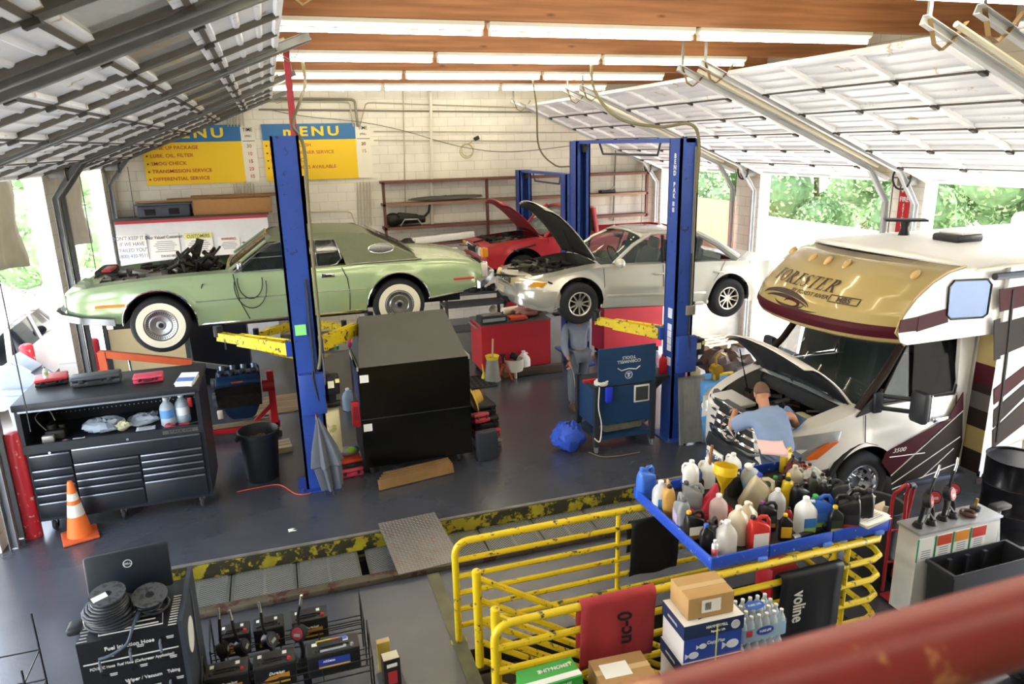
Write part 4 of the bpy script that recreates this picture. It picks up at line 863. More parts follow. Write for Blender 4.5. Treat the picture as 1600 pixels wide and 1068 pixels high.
    # stripes, measured on the near side
    def decal(pts, Y, m, name='stripe', par=body):
        P = [PY(px, py, Y)-Vector((X0, YC, 0)) for px, py in pts]; b = MB(); b.loft([[(p.x, p.y+d, p.z) for p in P] for d in (-.004, .004)]); return b.build(name, m, par, ang=0)
    YN = YC-HW-.006; YCb = YC-1.0
    decal([(1436, 494), (1480, 482), (1481, 503), (1432, 518)], YC-1.158, BUR)
    decal([(1404, 520), (1434, 516), (1480, 502), (1480, 489), (1437, 494), (1407, 500)], YC-1.154, BUR)
    decal([(1562, 452), (1600, 446), (1600, 478), (1562, 487)], YN, BUR); decal([(1562, 505), (1600, 495), (1600, 540), (1562, 556)], YN, BRN)
    decal([(1553, 500), (1563, 497), (1563, 560), (1553, 563)], YN, BRN)
    decal([(1553, 608), (1600, 572), (1600, 592), (1553, 632)], YN, BUR); decal([(1553, 640), (1600, 600), (1600, 620), (1552, 668)], YN, BRN); decal([(1551, 672), (1600, 627), (1600, 662), (1551, 700)], YN, mat('#3a2e29', .55, ior=1.3))
    decal([(1525, 748), (1600, 712), (1600, 735), (1524, 757)], YN, BRN); decal([(1556, 737), (1600, 715), (1600, 718), (1556, 740)], YN, BUR)
    decal([(1594, 446), (1600, 445), (1600, 760), (1558, 700), (1556, 690)], YN, mat('#1d1c1d', .5), 'slide_seal') if False else None
    sl = [PY(1583, 452, YN)-Vector((X0, YC, 0)), PY(1572, 560, YN)-Vector((X0, YC, 0)), PY(1556, 690, YN)-Vector((X0, YC, 0))]
    MB().tube([sl[0], sl[1], sl[2]], .018, 5).build('slide_seal', mat('#1d1c1d', .6), body)
    cb = t
    for pts, m in (([(1377, 722), (1384, 706), (1480, 655), (1505, 612), (1505, 640), (1470, 668), (1392, 742)], BUR), ([(1392, 744), (1470, 670), (1504, 642), (1503, 690), (1496, 722), (1395, 760)], BRN), ([(1393, 765), (1495, 724), (1494, 738), (1440, 768), (1400, 776)], mat('#352c2a', .5))):
        decal(pts, YC-.998, m, par=cb)
    for (a, c2) in (((1392, 743), (1505, 641)), ((1393, 756), (1500, 682)), ((1390, 714), (1445, 707)), ((1394, 764), (1496, 723)), ((1412, 772), (1490, 700))):
        p, q = PY(*a, YC-1.004)-Vector((X0, YC, 0)), PY(*c2, YC-1.004)-Vector((X0, YC, 0)); MB().tube([p, q], .006, 5).build('pinstripe', WHT, cb)
    text('3500', .05, WHT, cb, front(PY(1405, 703, YC-1.006)-Vector((X0, YC, 0))) , shear=.3, xs=1.3)
    for z0, z1, m in ((.36, .62, BRN), (.62, .9, TAN), (.9, 1.12, BRN), (1.12, 1.32, mat('#6a6462', .3, .2)), (1.32, 1.42, BRN), (1.42, 1.66, BUR), (1.66, 2.04, TAN), (2.04, 2.1, BRN)): MB().bx((xh-.006, -HW-.002, z0), (xh+.001, -.96, z1)).build('front_stripe', m, body, ang=0)
    wn = [PY(px, py, YC-1.15)-Vector((X0, YC, 0)) for px, py in ((1482, 448), (1490, 438), (1542, 436), (1548, 444), (1541, 490), (1534, 495), (1484, 498), (1478, 492))]
    w = MB().loft([[(p.x, p.y+d, p.z) for p in wn] for d in (-.012, .01)]).build('overcab_window', mat('#5b6d8d', .04, .6), t, ang=0); MB().tube([(p.x, p.y-.012, p.z) for p in wn], .012, 6, closed=True).build('window_frame', BLACK, w)
    dp = [PY(px, py, YN)-Vector((X0, YC, 0)) for px, py in ((1560, 702), (1600, 685), (1596, 742), (1540, 760), (1545, 750))]
    d = MB().tube(dp, .012, 6, closed=True).build('compartment_door', mat('#cfc6b2', .4), body); c = PY(1574, 722, YN); MB().box(c-Vector((X0, YC, 0)), (.1, .03, .08), bev=.012).build('latch', CHROME, d)
    MB().bx((xh, -HW-.02, .33), (7.4, -HW+.02, .40)).build('lower_trim', CHROME, body)
    p = G(1495, 378, 2.92)-Vector((X0, YC, 0)); v = MB().box((p.x, p.y, 2.98), (.42, .36, .10), bev=.03).build('roof_vent', mat('#2a2b2d', .4), t); MB().box((p.x+.08, p.y, 3.04), (.4, .34, .03), bev=.012).build('vent_lid', WHT, v)
    p = G(1412, 369, 2.92)-Vector((X0, YC, 0)); a = MB().lathe([(.09, 0), (.07, .03), (.045, .12), (.06, .2), (.03, .21)], (p.x, p.y, 2.91), 16); a.box((p.x, p.y, 3.13), (.2, .5, .03), M=RZ(55), bev=.01); a.build('roof_antenna', BLACK, t)
    MB().box((5.2, .3, 3.0), (.9, .7, .24), bev=.08).build('roof_air_conditioner', mat('#e6e4de', .5), t)
    MB().tube([(2.3, -1.2, 2.70), (7.3, -1.24, 2.70)], .04, 8).build('awning', mat('#4a4f58', .4, .6), t)
motorhome()
# ------------------------------------------------ two-post lifts
def post_mesh(h, w, d, op, th=.03):
    """op = +1/-1: which way the open side of the channel looks (y)"""
    b = MB(); y0, y1 = -d/2, d/2
    b.bx((-w/2, y0 if op > 0 else y1-th, 0), (w/2, y0+th if op > 0 else y1, h)); b.bx((-w/2, y0, 0), (-w/2+th, y1, h)); b.bx((w/2-th, y0, 0), (w/2, y1, h))
    for s in (-1, 1): b.bx((s*w/2, y1-.02 if op > 0 else y0, 0), (s*w/2-s*.08, y1 if op > 0 else y0+.02, h))
    return b
def lift(label, group, xa, ya, xb, yb, h, w, d, zc, arms, bar, power, gb):
    t = thing('car_lift', label, 'car lift', (xa, ya, 0), group=group); D = Vector((xb-xa, yb-ya, 0))
    for o, op in ((Vector((0, 0, 0)), 1), (D, -1)):
        p = post_mesh(h, w, d, op).xf(T(o)).build('post', BLUE, t, ang=0)
        MB().bx((o.x-w/2-.1, o.y-d/2-.1, 0.002), (o.x+w/2+.1, o.y+d/2+.1, .02)).build('base_plate', BLUE, p)
        for sx in (-1, 1): MB().cyl((o.x+sx*(w/2+.05), o.y-d/2-.05, .02), (o.x+sx*(w/2+.05), o.y-d/2-.05, .05), .018, n=6).build('anchor_bolt', STEEL, p)
        c = MB().bx((o.x-w/2+.04, o.y-d/2+.05, zc-.35), (o.x+w/2-.04, o.y+d/2+.02, zc+.15)); c.bx((o.x-w/2-.07, o.y+op*(d/2+.02)-.06, zc-.12), (o.x+w/2+.07, o.y+op*(d/2+.02)+.1, zc+.06)); cr = c.build('carriage', BLUE, t, ang=0)
        if arms:
            for sx, ln, aw in ((-1, arms[0], 1), (1, arms[1], 1)):
                a0 = Vector((o.x+sx*(w/2+.02), o.y+op*(d/2+.06), zc-.04)); a1 = Vector((o.x+sx*ln, o.y+op*arms[2], zc+.0)); u = (a1-a0).normalized(); m_ = lerp(0, 1, .55); b = MB()
                for p0, p1, hh, ww in ((a0, a0.lerp(a1, .7), .075, .06), (a0.lerp(a1, .6), a1, .055, .045)):
                    s = u.cross(Vector((0, 0, 1))); b.loft([[q+s*ww+Vector((0, 0, hh)), q+s*ww-Vector((0, 0, hh)), q-s*ww-Vector((0, 0, hh)), q-s*ww+Vector((0, 0, hh))] for q in (p0, p1)])
                arm = b.build('swing_arm', YEL, t, ang=0)
                MB().cyl(a1+Vector((0, 0, .0)), a1+Vector((0, 0, .14)), .06, n=14).build('lift_pad', BLACK, arm)
                r = MB(); r.tube([a0+Vector((0, 0, .10)), a0+Vector((-sx*.1, 0, .10)), a0+Vector((-sx*.1, -op*.04, -.08)), a0.lerp(a1, .15)+Vector((0, 0, -.10))], .018, 6); r.tube([a0+Vector((0, op*.03, .1)), a0.lerp(a1, .6)+Vector((0, 0, .08))], .014, 6); r.build('toe_guard', YEL, arm)
                pin = MB().cyl(a0+Vector((-sx*.06, -op*.05, -.18)), a0+Vector((-sx*.06, -op*.05, .22)), .014, n=8); pin.cyl(a0+Vector((-sx*.06, -op*.05, .0)), a0+Vector((-sx*.06, -op*.05, .14)), .03, n=10); pin.build('arm_lock', mat('#c8cdd2', .3, .9), arm)
    if bar:
        b = MB().bx((-.07, -d/2, h-.05), (D.x+.07, D.y+d/2, h)) if abs(D.x) < .06 else MB().loft([[Vector((sx, 0, z))+q for sx, z in ((-.07, h-.05), (.07, h-.05), (.07, h+.01), (-.07, h+.01))] for q in (Vector((0, -d/2, 0)), D+Vector((0, d/2, 0)))])
        ob = b.build('overhead_beam', BLUE, t, ang=0)
        MB().tube([D*.18+Vector((0, 0, h-.05)), D*.2+Vector((0, 0, h-.22)), D*.72+Vector((0, 0, h-.22)), D*.76+Vector((0, 0, h-.05))], .018, 6).build('limit_bar', mat('#4b4f55', .5, .5), ob)
        for q in (.0, 1): MB().cyl(D*q+Vector((-.03, (1-2*q)*.2, h-.12)), D*q+Vector((.03, (1-2*q)*.2, h-.12)), .08, n=16).build('cable_pulley', DKM, ob)
    b = MB().bx((-.16*gb+.04, -d/2-.09, 1.03), (.12*gb+.06, -d/2, 1.55), bev=.012); bx_ = b.build('lock_release_cover', BLUE, t); MB().cyl((.05, -d/2-.05, .78), (.05, -d/2-.05, 1.04), .014, n=8).build('release_handle', mat('#d98076', .4), bx_)
    b = MB().tube([(w*.25, -d/2-.02, 1.55), (w*.25, -d/2-.02, 2.7)], .014, 6); b.build('conduit', DKM, t)
    if power:
        x = w/2+.10; b = MB().box((x+.03, -.10, 1.36), (.15, .16, .24), bev=.02); b.lathe([(.065, 0), (.07, .1), (.07, .2), (.05, .24)], (x-.01, -.08, 1.12), 14); b.cyl((x-.06, -.1, 1.1), (x+.1, -.1, 1.1), .045, n=10); pu = b.build('power_unit', BLACK, t)
        MB().box((x, -.184, 1.38), (.075, .005, .09)).build('warning_label', mat('#e9e4c2', .6), pu); MB().box((x+.08, -.184, 1.42), (.05, .005, .05)).build('warning_label', mat('#e4d477', .6), pu)
        MB().box((x-.01, -.08, .74), (.17, .17, .60), bev=.03).build('oil_reservoir', mat('#cfc59a', .45, var=.12, vs=4, spots='#a99a62', spot_amt=.3, spot_s=4), pu)
        MB().tube([(x-.05, -.16, 1.15), (x-.16, -.22, 1.2), (x-.2, -.24, 1.5), (x-.2, -.24, 1.6)], .013, 6).build('hydraulic_hose', BLACK, pu)
    return t
LG = 'blue two-post lifts'
l1 = lift('blue two-post lift under the green coupe, its near post in front of the car', LG, .20, 8.95, .30, 12.6, 4.33, .31, .28, 1.83, (1.05, .92, 1.05), False, True, 1)
MB().bx((-.10, -.156, 2.03), (.03, -.142, 2.16)).build('green_sticker', mat('#8ee58a', .6), l1)
l2 = lift('tall blue two-post lift with overhead beam carrying the silver saloon', LG, 5.26, 8.74, 5.42, 12.6, 4.2, .28, .30, 1.56, (.75, .9, 1.1), True, True, 1)
x_ = -.145
for k, ch in enumerate('BEND PAK'): 
    if ch != ' ': text(ch, .062, WHITE, l2, frame((x_, -.02, 3.98-k*.074), (0, -1, 0), (0, 0, 1)), 'lettering', bold=.02)
for z, hh in ((1.86, .14), (1.66, .09), (1.56, .09), (1.46, .09), (1.36, .09), (1.16, .12)): MB().bx((x_-.004, -.085, z-hh/2), (x_+.002, .02, z+hh/2)).build('decal', mat('#dfe3e8', .5), l2, ang=0)
for z in (3.36, 3.28): MB().bx((x_-.003, -.04, z-.03), (x_+.002, .01, z+.03)).build('decal', mat('#c4ccd8', .5), l2, ang=0)
MB().tube([(.08, -.165, 4.1), (.09, -.165, 1.95)], .022, 8).build('conduit', mat('#6c6a5e', .5, .3), l2)
MB().bx((.02, -.19, 1.84), (.16, -.15, 1.98), bev=.01).build('junction_box', mat('#8d8b80', .5, .4), l2)
l3 = lift('blue two-post lift at the back holding the red pickup', LG, 5.62, 13.55, 5.66, 16.5, 3.58, .30, .28, 1.5, (.9, .9, 1.0), True, False, 1)
l4 = lift('blue two-post lift at the back behind the green coupe, mostly hidden', LG, .40, 13.6, .30, 16.5, 3.72, .34, .28, .45, (.9, .9, .9), False, False, 1)
# air and power drops from the ceiling
def drop(label, pts, r=.018, m=None):
    t = MB().tube(pts, r, 8).build('air_hose', m or mat('#6b6648', .55), None); return tag(t, label, 'hose', 'hoses hanging from the ceiling')
def cr(pts, n=6):                                  # smooth curve through points
    P = [Vector(p) for p in pts]; out = []
    for i in range(len(P)-1):
        a, b, c, d = P[max(i-1, 0)], P[i], P[i+1], P[min(i+2, len(P)-1)]
        for k in range(n):
            u = k/n; out.append(.5*((2*b)+(c-a)*u+(2*a-5*b+4*c-d)*u*u+(3*b-a-3*c+d)*u**3))
    return out+[P[-1]]
drop('tan hose curving from a ceiling light down behind the green coupe lift post', cr([(.55, 10.3, 5.35), (.56, 10.2, 5.0), (.45, 9.6, 4.75), (.32, 9.2, 4.45), (.40, 8.74, 4.2), (.385, 8.74, 3.4), (.38, 8.74, 2.0), (.33, 8.76, 1.6)]), .02)
drop('tan hose looping from the ceiling onto the lift with overhead beam', cr([(4.6, 10.3, 5.3), (4.62, 10.2, 4.9), (4.7, 9.6, 4.5), (5.0, 9.0, 4.36), (5.25, 8.62, 4.38), (5.36, 8.56, 4.15), (5.35, 8.56, 3.5)]), .022)
drop('thin hose drooping from the third beam to the rear lift', cr([(4.6, 12.85, 5.35), (4.7, 12.9, 4.8), (4.85, 13.2, 4.1), (5.3, 13.5, 3.75), (5.72, 13.38, 3.6), (5.74, 13.38, 2.4)]), .016)
# ================================================================ containers
def rring(w, d, r, z, cx=0, cy=0, n=4):
    r = min(r, w*.5, d*.5); out = []
    for sx, sy, a0 in ((1, 1, 0), (-1, 1, 90), (-1, -1, 180), (1, -1, 270)):
        for k in range(n+1):
            a = math.radians(a0+90*k/n); out.append((cx+sx*(w/2-r)+r*math.cos(a), cy+sy*(d/2-r)+r*math.sin(a), z))
    return out
def plastic(c, tr=False): return mat(c, .28, alpha=.62 if tr else 1, var=.03)
def bottle(kind, label, loc, rz=0, col='#e9e9e6', cap='#e8e8e8', lab=None, lab2=None, h=None, tr=False, group='bottles on the tray table', tilt=None, fill=None, name=None, cat=None, words=None):
    nm = {'gallon': 'plastic_jug', 'jug5': 'oil_jug', 'quart': 'oil_bottle', 'round': 'round_bottle', 'can': 'spray_can', 'water': 'water_bottle'}[kind]
    t = thing(name or nm, label, cat or ('spray can' if kind == 'can' else 'bottle' if kind in ('quart', 'round', 'water') else 'jug'), loc, group=group)
    R_ = RZ(math.degrees(rz)); t.rotation_euler = (R_ if tilt is None else R_ @ tilt).to_euler()
    H = h or {'gallon': .285, 'jug5': .30, 'quart': .235, 'round': .22, 'can': .21, 'water': .30}[kind]; m = plastic(col, tr); k = H
    if kind == 'gallon':
        w = H*.53; P = [(0, .9, 0), (.02, 1, 0), (.60, 1, 0), (.70, .93, 0), (.80, .70, -.02), (.90, .36, -.03), (.94, .28, -.03), (.95, .30, -.03), (1.0, .30, -.03)]
        MB().loft([rring(w*s, w*s, w*s*.36, k*z, w*cx) for z, s, cx in P]).build('body', m, t, ang=50)
        MB().tube([(w*.10, 0, k*.90), (w*.38, 0, k*.89), (w*.49, 0, k*.80), (w*.50, 0, k*.64), (w*.42, 0, k*.52)], w*.085, 8).build('handle', m, t)
        nx, nr = -w*.03, w*.155; lw, ld, lz = w*.62, w*.5, k*.32
    elif kind == 'jug5':
        w, d = H*.60, H*.36; P = [(0, .94, .9, 0), (.02, 1, 1, 0), (.62, 1, 1, 0), (.72, .97, .95, 0), (.82, .70, .8, -.12), (.90, .36, .62, -.28), (.92, .24, .38, -.30), (.96, .22, .36, -.30)]
        MB().loft([rring(w*sx, d*sy, d*.28, k*z, w*cx) for z, sx, sy, cx in P]).build('body', m, t, ang=50)
        MB().tube([(-w*.12, 0, k*.90), (w*.12, 0, k*.985), (w*.34, 0, k*.97), (w*.46, 0, k*.86), (w*.47, 0, k*.72)], d*.16, 8).build('handle', m, t)
        nx, nr = -w*.30, w*.115; lw, ld, lz = w*.74, d*.5, k*.36
    elif kind == 'quart':
        w, d = H*.46, H*.25; P = [(0, .95, .9, 0), (.02, 1, 1, 0), (.66, 1, 1, 0), (.76, .9, .95, 0), (.86, .5, .7, -.08), (.92, .32, .5, -.1), (.96, .3, .46, -.1)]
        MB().loft([rring(w*sx, d*sy, d*.3, k*z, w*cx) for z, sx, sy, cx in P]).build('body', m, t, ang=50); nx, nr = -w*.1, w*.155; lw, ld, lz = w*.8, d*.5, k*.36
    elif kind == 'can':
        r = H*.15; MB().lathe([(r*.9, 0), (r, .006), (r, k*.80), (r*.75, k*.86), (r*.55, k*.87), (r*.5, k*.9)], n=18).build('body', mat(col, .3, .4), t); nx, nr = 0, r*.55; lw = None
    else:
        r = H*(.21 if kind == 'round' else .25); MB().lathe([(r*.9, 0), (r, .01), (r, k*.28), (r*.95, k*.3), (r, k*.33), (r, k*.62), (r*.85, k*.74), (r*.4, k*.88), (r*.3, k*.9), (r*.3, k*.96)], n=20).build('body', m, t); nx, nr = 0, r*.36; lw = None
        if lab: MB().lathe([(r*1.012, k*.30), (r*1.012, k*.60), (r*1.0, k*.60), (r*1.0, k*.30), (r*1.012, k*.30)], n=20, cap=False).build('label', mat(lab, .5), t)
        if kind == 'water': MB().tube([(r*.3, 0, k*.86), (r*.7, 0, k*.98), (-r*.2, 0, k*1.03), (-r*.34, 0, k*.9)], r*.08, 6).build('carry_loop', mat('#e9eef2', .4), t)
    if kind == 'can' and lab: MB().lathe([(r*1.012, k*.30), (r*1.012, k*.62), (r*1.0, k*.62), (r*1.0, k*.30), (r*1.012, k*.30)], n=18, cap=False).build('label', mat(lab, .5), t)
    if cap: MB().lathe([(nr*1.05, k*.945), (nr*1.1, k*.95), (nr*1.08, k*1.02), (nr*.9, k*1.035), (.001, k*1.035)], (nx, 0, 0), 14).build('cap', mat(cap, .4), t)
    if lab and lw:
        for s in (-1, 1):
            o = MB().box((0, s*(ld+.0016), lz), (lw, .003, k*.42), bev=.001).build('label', mat(lab, .55), t, ang=0)
            if lab2: MB().box((0, s*(ld+.0034), lz-k*.13), (lw, .002, k*.14)).build('label_band', mat(lab2, .55), o, ang=0)
            if words and s < 0:
                for q, wd in enumerate(words.split('|')): text(wd, .026*k/.3, LBL if q == 0 else mat('#d9b24a', .5), o, front((0, -(ld+.004), lz+k*(.10-.12*q))), 'lettering', ext=.001, bold=.01)
    if fill: MB().loft([rring(w*.95, w*.95, w*.3, z) for z in (.004, H*.25)]).build('liquid', mat(fill, .1), t)
    return t
def case(name, label, loc, d, rz, col, cat='case', lid=None, group=None, latch='#2a2b2d', words=None, M=None, handle=True):
    """plastic tool case lying flat: base, lid, two latches, handle"""
    t = thing(name, label, cat, loc, rz, group); x, y, z = d
    if M is not None: t.rotation_euler = (RZ(math.degrees(rz)) @ M).to_euler()
    MB().box((0, 0, z*.28), (x, y, z*.54), bev=min(.03, z*.2)).build('base', mat(col, .45, var=.08), t); MB().box((0, 0, z*.78), (x*1.01, y*1.01, z*.43), bev=min(.035, z*.25)).build('lid', mat(lid or col, .42, var=.06), t)
    for s in (-1, 1): MB().box((s*x*.28, -y*.5-.006, z*.55), (x*.1, .02, z*.36), bev=.005).build('latch', mat(latch, .4), t)
    if handle: MB().tube([(-x*.14, -y*.5, z*.5), (-x*.13, -y*.5-.035, z*.5), (x*.13, -y*.5-.035, z*.5), (x*.14, -y*.5, z*.5)], .012, 7).build('handle', mat(latch, .4), t)
    return t
def carton(name, label, loc, d, rz, col='#b98e5c', cat='box', group=None, tape=True, lbl=None):
    t = thing(name, label, cat, loc, rz, group); x, y, z = d; MB().box((0, 0, z/2), d, bev=.004).build('carton', mat(col, .85, var=.06, vs=8), t)
    if tape: MB().box((0, 0, z+.0008), (x, .05, .0016)).build('tape', mat('#c9a97a', .4), t, ang=0)
    if lbl: 
        l = MB().box((lbl[0], -y/2-.001, lbl[1]), (lbl[2], .002, lbl[3])).build('shipping_label', LBL, t, ang=0); b = MB()
        for k in range(6): b.box((lbl[0]-lbl[2]*.3+k*.008, -y/2-.0025, lbl[1]), (.004, .001, lbl[3]*.6))
        b.build('barcode', INK, l, ang=0)
    return t
def funnel(label, loc, M, col, h=.26, r=.085, group=None):
    t = thing('funnel', label, 'funnel', loc, group=group); t.rotation_euler = M.to_euler()
    MB().lathe([(.012, 0), (.016, h*.38), (r*.8, h*.72), (r, h*.78), (r, h), (r*.96, h), (r*.93, h*.8), (.012, h*.4), (.009, 0), (.012, 0)], n=22, cap=False).build('cone', mat(col, .35), t); return t
def crumple(name, label, loc, d, col, cat, seed, group=None, rough=.6, amp=.25, alpha=1.0, sub=1):
    t = thing(name, label, cat, loc, group=group); rd = random.Random(seed); n, m = 20, 12; ph = [(rd.uniform(1, 5), rd.uniform(1, 5), rd.uniform(0, 6)) for _ in range(7)]; rings = []
    for i in range(m+1):
        th = PI*i/m; row = []
        for k in range(n):
            a = 2*PI*k/n; q = 1+amp*sum(math.sin(u*a+w*th+p)*math.sin(th) for u, w, p in ((round(u), w, p) for u, w, p in ph))/2.6
            s = max(.03, math.sin(th)); row.append((d[0]/2*s*math.cos(a)*q, d[1]/2*s*math.sin(a)*q, max(0, d[2]/2-d[2]/2*math.cos(th)*q)))
        rings.append([(px*rd.uniform(.86, 1.1), py*rd.uniform(.86, 1.1), pz*rd.uniform(.8, 1.06)) for px, py, pz in row])
    MB().loft(rings).build('folds', mat(col, rough, alpha=alpha, var=.06), t, ang=25); return t
def sheets(name, label, loc, w, h, M, col, cat='paper', n=2, lines=True, group=None):
    t = thing(name, label, cat, loc, group=group); t.rotation_euler = M.to_euler()
    for k in range(n):
        rd = random.Random(k+7); q = RZ(rd.uniform(-8, 8))
        MB().grid([[q @ Vector(((i/6-.5)*w, (j/6-.5)*h, .004*k+.012*math.sin(i*.9+k)*(i/6)**2+.006*math.sin(j*1.2))) for i in range(7)] for j in range(7)]).build('sheet', mat(col, .7), t, thick=.0015)
    if lines:
        b = MB()
        for k in range(7): b.box((0, h*.36-k*h*.11, .004*n+.010), (w*.7, .004, .001))
        b.build('print_lines', mat('#8b8b8b', .7), t, ang=0)
    return t
# ================================================================ people
def skin_obj(name, m, par, nodes, edges, root=0, sub=2, smooth_=1.0):
    me = bpy.data.meshes.new(name); bm = bmesh.new(); ly = bm.verts.layers.skin.verify(); vs = []
    for i, (p, r) in enumerate(nodes):
        v = bm.verts.new(p); v[ly].radius = r if isinstance(r, tuple) else (r, r); v[ly].use_root = (i == root); vs.append(v)
    for a, b in edges: bm.edges.new((vs[a], vs[b]))
    bm.to_mesh(me); bm.free(); me.materials.append(m); o = bpy.data.objects.new(name, me); COL.objects.link(o); o.parent = par
    s = o.modifiers.new('skin', 'SKIN'); s.use_smooth_shade = True; s.branch_smoothing = .6
    u = o.modifiers.new('sub', 'SUBSURF'); u.levels = u.render_levels = sub; return o
SKIN = mat('#b98466', .55, var=.04); SHIRT = mat('#7f93b4', .85, var=.10, vs=7); PANTS = mat('#4a5468', .85, var=.15, vs=6); SHOE = mat('#4c3d2c', .6)
def hand(par, wrist, d, up, curl, s=1.0):
    """palm + five fingers from the wrist along d"""
    d = Vector(d).normalized(); up = Vector(up); sd = d.cross(up).normalized(); up = sd.cross(d).normalized(); w = Vector(wrist); N = [(w[:], .026*s), ((w+d*.05*s)[:], (.038*s, .02*s)), ((w+d*.09*s)[:], (.040*s, .017*s))]; E_ = [(0, 1), (1, 2)]
    for k, (o, l) in enumerate(((-.030, .062), (-.010, .072), (.010, .068), (.030, .052))):
        b = w+d*.09*s+sd*o*s; i = len(N); a = curl; p1 = b+d*.012*s; p2 = p1+(d*math.cos(a)-up*math.sin(a))*l*.5*s; p3 = p2+(d*math.cos(a*2)-up*math.sin(a*2))*l*.5*s
        N += [(p1[:], .0095*s), (p2[:], .0088*s), (p3[:], .0075*s)]; E_ += [(2, i), (i, i+1), (i+1, i+2)]
    i = len(N); b = w+d*.035*s-sd*.03*s; N += [(b[:], .014*s), ((b+(d*.6-sd*.6-up*.3)*.04*s)[:], .011*s), ((b+(d*.95-sd*.5-up*.6)*.07*s)[:], .009*s)]; E_ += [(1, i), (i, i+1), (i+1, i+2)]
    return skin_obj('hand', SKIN, par, N, E_, 1, 1)
def head(par, c, look, hair='#3a2c22', s=1.0):
    """skull with face; look = facing direction"""
    lk = Vector(look).normalized(); M = Matrix.Translation(c) @ lk.to_track_quat('-Y', 'Z').to_matrix().to_4x4()
    b = MB(); b.sph((0, .0, .02*s), (.078*s, .095*s, .115*s), 20, 14); b.sph((0, -.03*s, -.055*s), (.058*s, .065*s, .065*s), 16, 10); b.loft([[(-.012*s, -.085*s, .03*s), (.012*s, -.085*s, .03*s), (.0, -.092*s, .035*s)], [(-.018*s, -.088*s, -.025*s), (.018*s, -.088*s, -.025*s), (0, -.118*s, -.02*s)]])
    for sg in (-1, 1): b.sph((sg*.080*s, .01*s, .0), (.012*s, .022*s, .034*s), 8, 6)
    b.cyl((0, .02*s, -.05*s), (0, .035*s, -.16*s), .056*s, .062*s, 16); b.xf(M); h = b.build('head', SKIN, par, ang=60)
    f = MB(); 
    for sg in (-1, 1): f.sph((sg*.03*s, -.084*s, .02*s), (.014*s, .008*s, .008*s), 8, 6)
    f.box((0, -.094*s, -.055*s), (.045*s, .01*s, .008*s), bev=.003); f.xf(M).build('face_features', mat('#3b2620', .6), h)
    q = MB(); rows = []
    for i in range(9):
        th = lerp(.05, 1.75, i/8); rows.append([M @ Vector((.0825*s*math.sin(th)*math.cos(a), .010*s+.0985*s*math.sin(th)*math.sin(a), .022*s+.119*s*math.cos(th))) for a in [lerp(-.35-(.2 if i > 5 else 0)*0, PI+.35, k/20) for k in range(21)]])
    q.grid(rows).build('hair', mat(hair, .9, bump=.4, bs=200), h, thick=.006, ang=60); return h
# ================================================================ back wall
def wall_pt(px, py, off=.03): p = PY(px, py, YB-off); return p
# menu sign boards
MB_BL = mat('#2f6ea6', .5); MB_YE = mat('#f0c81e', .5); MB_RD = mat('#b3332c', .5); MB_WH = mat('#e6e2d2', .6); LOGOY = mat('#f2d21c', .45)
def menu(label, px0, px1, pxt, lines, times, grp='menu boards on the back wall'):
    a, c = wall_pt(px0, 199), wall_pt(px1, 287); d = wall_pt(pxt, 287); y = YB-.04; z0, z1 = 3.50, 4.70; k = (z1-z0)/1.2
    t = thing('menu_sign', label, 'sign', (a.x, y, z0), group=grp); w = c.x-a.x; wt = d.x-c.x
    MB().bx((0, -.02, 0), (w, .03, .86)).build('yellow_panel', MB_YE, t, ang=0); MB().bx((0, -.02, .86), (w, .03, 1.2)).build('blue_panel', MB_BL, t, ang=0); MB().bx((w, -.015, 0), (w+wt, .03, 1.2)).build('time_panel', MB_WH, t, ang=0)
    text('mENU', .19, LOGOY, t, front((w*.52, -.024, 1.03)), 'heading', xs=1.35, sp=1.35, bold=.03)
    for i, s in enumerate(lines):
        zz = .75-.158*i; text(s, .072, MB_RD, t, front((.13, -.024, zz)), 'lettering', ax='LEFT', xs=1.05, bold=.006); MB().box((.07, -.022, zz), (.03, .005, .03)).build('bullet', INK, t, ang=0)
    text('TIME', .075, INK, t, front((w+wt*.5, -.02, 1.09)), 'lettering', bold=.004, xs=.9); text('(MIN.)', .045, INK, t, front((w+wt*.5, -.02, .96)), 'lettering', xs=.8)
    MB().box((w+wt*.5, -.017, .86), (wt*.86, .003, .012)).build('rule', INK, t, ang=0)
    for i, s in enumerate(times):
        if s: text(s, .072, MB_RD, t, front((w+wt*.5, -.02, .75-.158*i)), 'lettering', bold=.004)
    return t
menu('yellow menu board headed blue listing tune up package, the one beside the dark door', 217, 385, 407, ['TUNE UP PACKAGE', 'LUBE, OIL, FILTER', 'SMOG CHECK', 'TRANSMISSION SERVICE', 'DIFFERENTIAL SERVICE'], ['30', '10', '15', '20', '10'])
menu('yellow menu board headed blue listing radiator flush, partly behind the lift post', 408, 561, 584, ['RADIATOR FLUSH', 'AIR CONDITIONER SERVICE', 'BRAKE SERVICE', 'OTHER SERVICES AVAILABLE'], ['20', '15', '', ''])
PIPE = mat('#b4ae9a', .5, .3); PIPED = mat('#85806f', .5, .3)
def pipe(label, pts, r, m=PIPE, straps=0, cat='pipe', group='pipes on the back wall'):
    P = [wall_pt(x, y, .06+r) if len(q) == 2 else None for q in pts for x, y in [q[:2]]]
    b = MB(); out = []
    for i, p in enumerate(P):                    # rounded corners
        if 0 < i < len(P)-1:
            u, w = (P[i-1]-p).normalized(), (P[i+1]-p).normalized(); q = .16
            out += [p+u*q, p+u*q*.3+w*q*.05+w*q*.0, p+(u+w)*q*.16, p+w*q*.3, p+w*q]
        else: out.append(p)
    b.tube(out, r, 8); return tag(b.build('wall_pipe', m), label, cat, group)
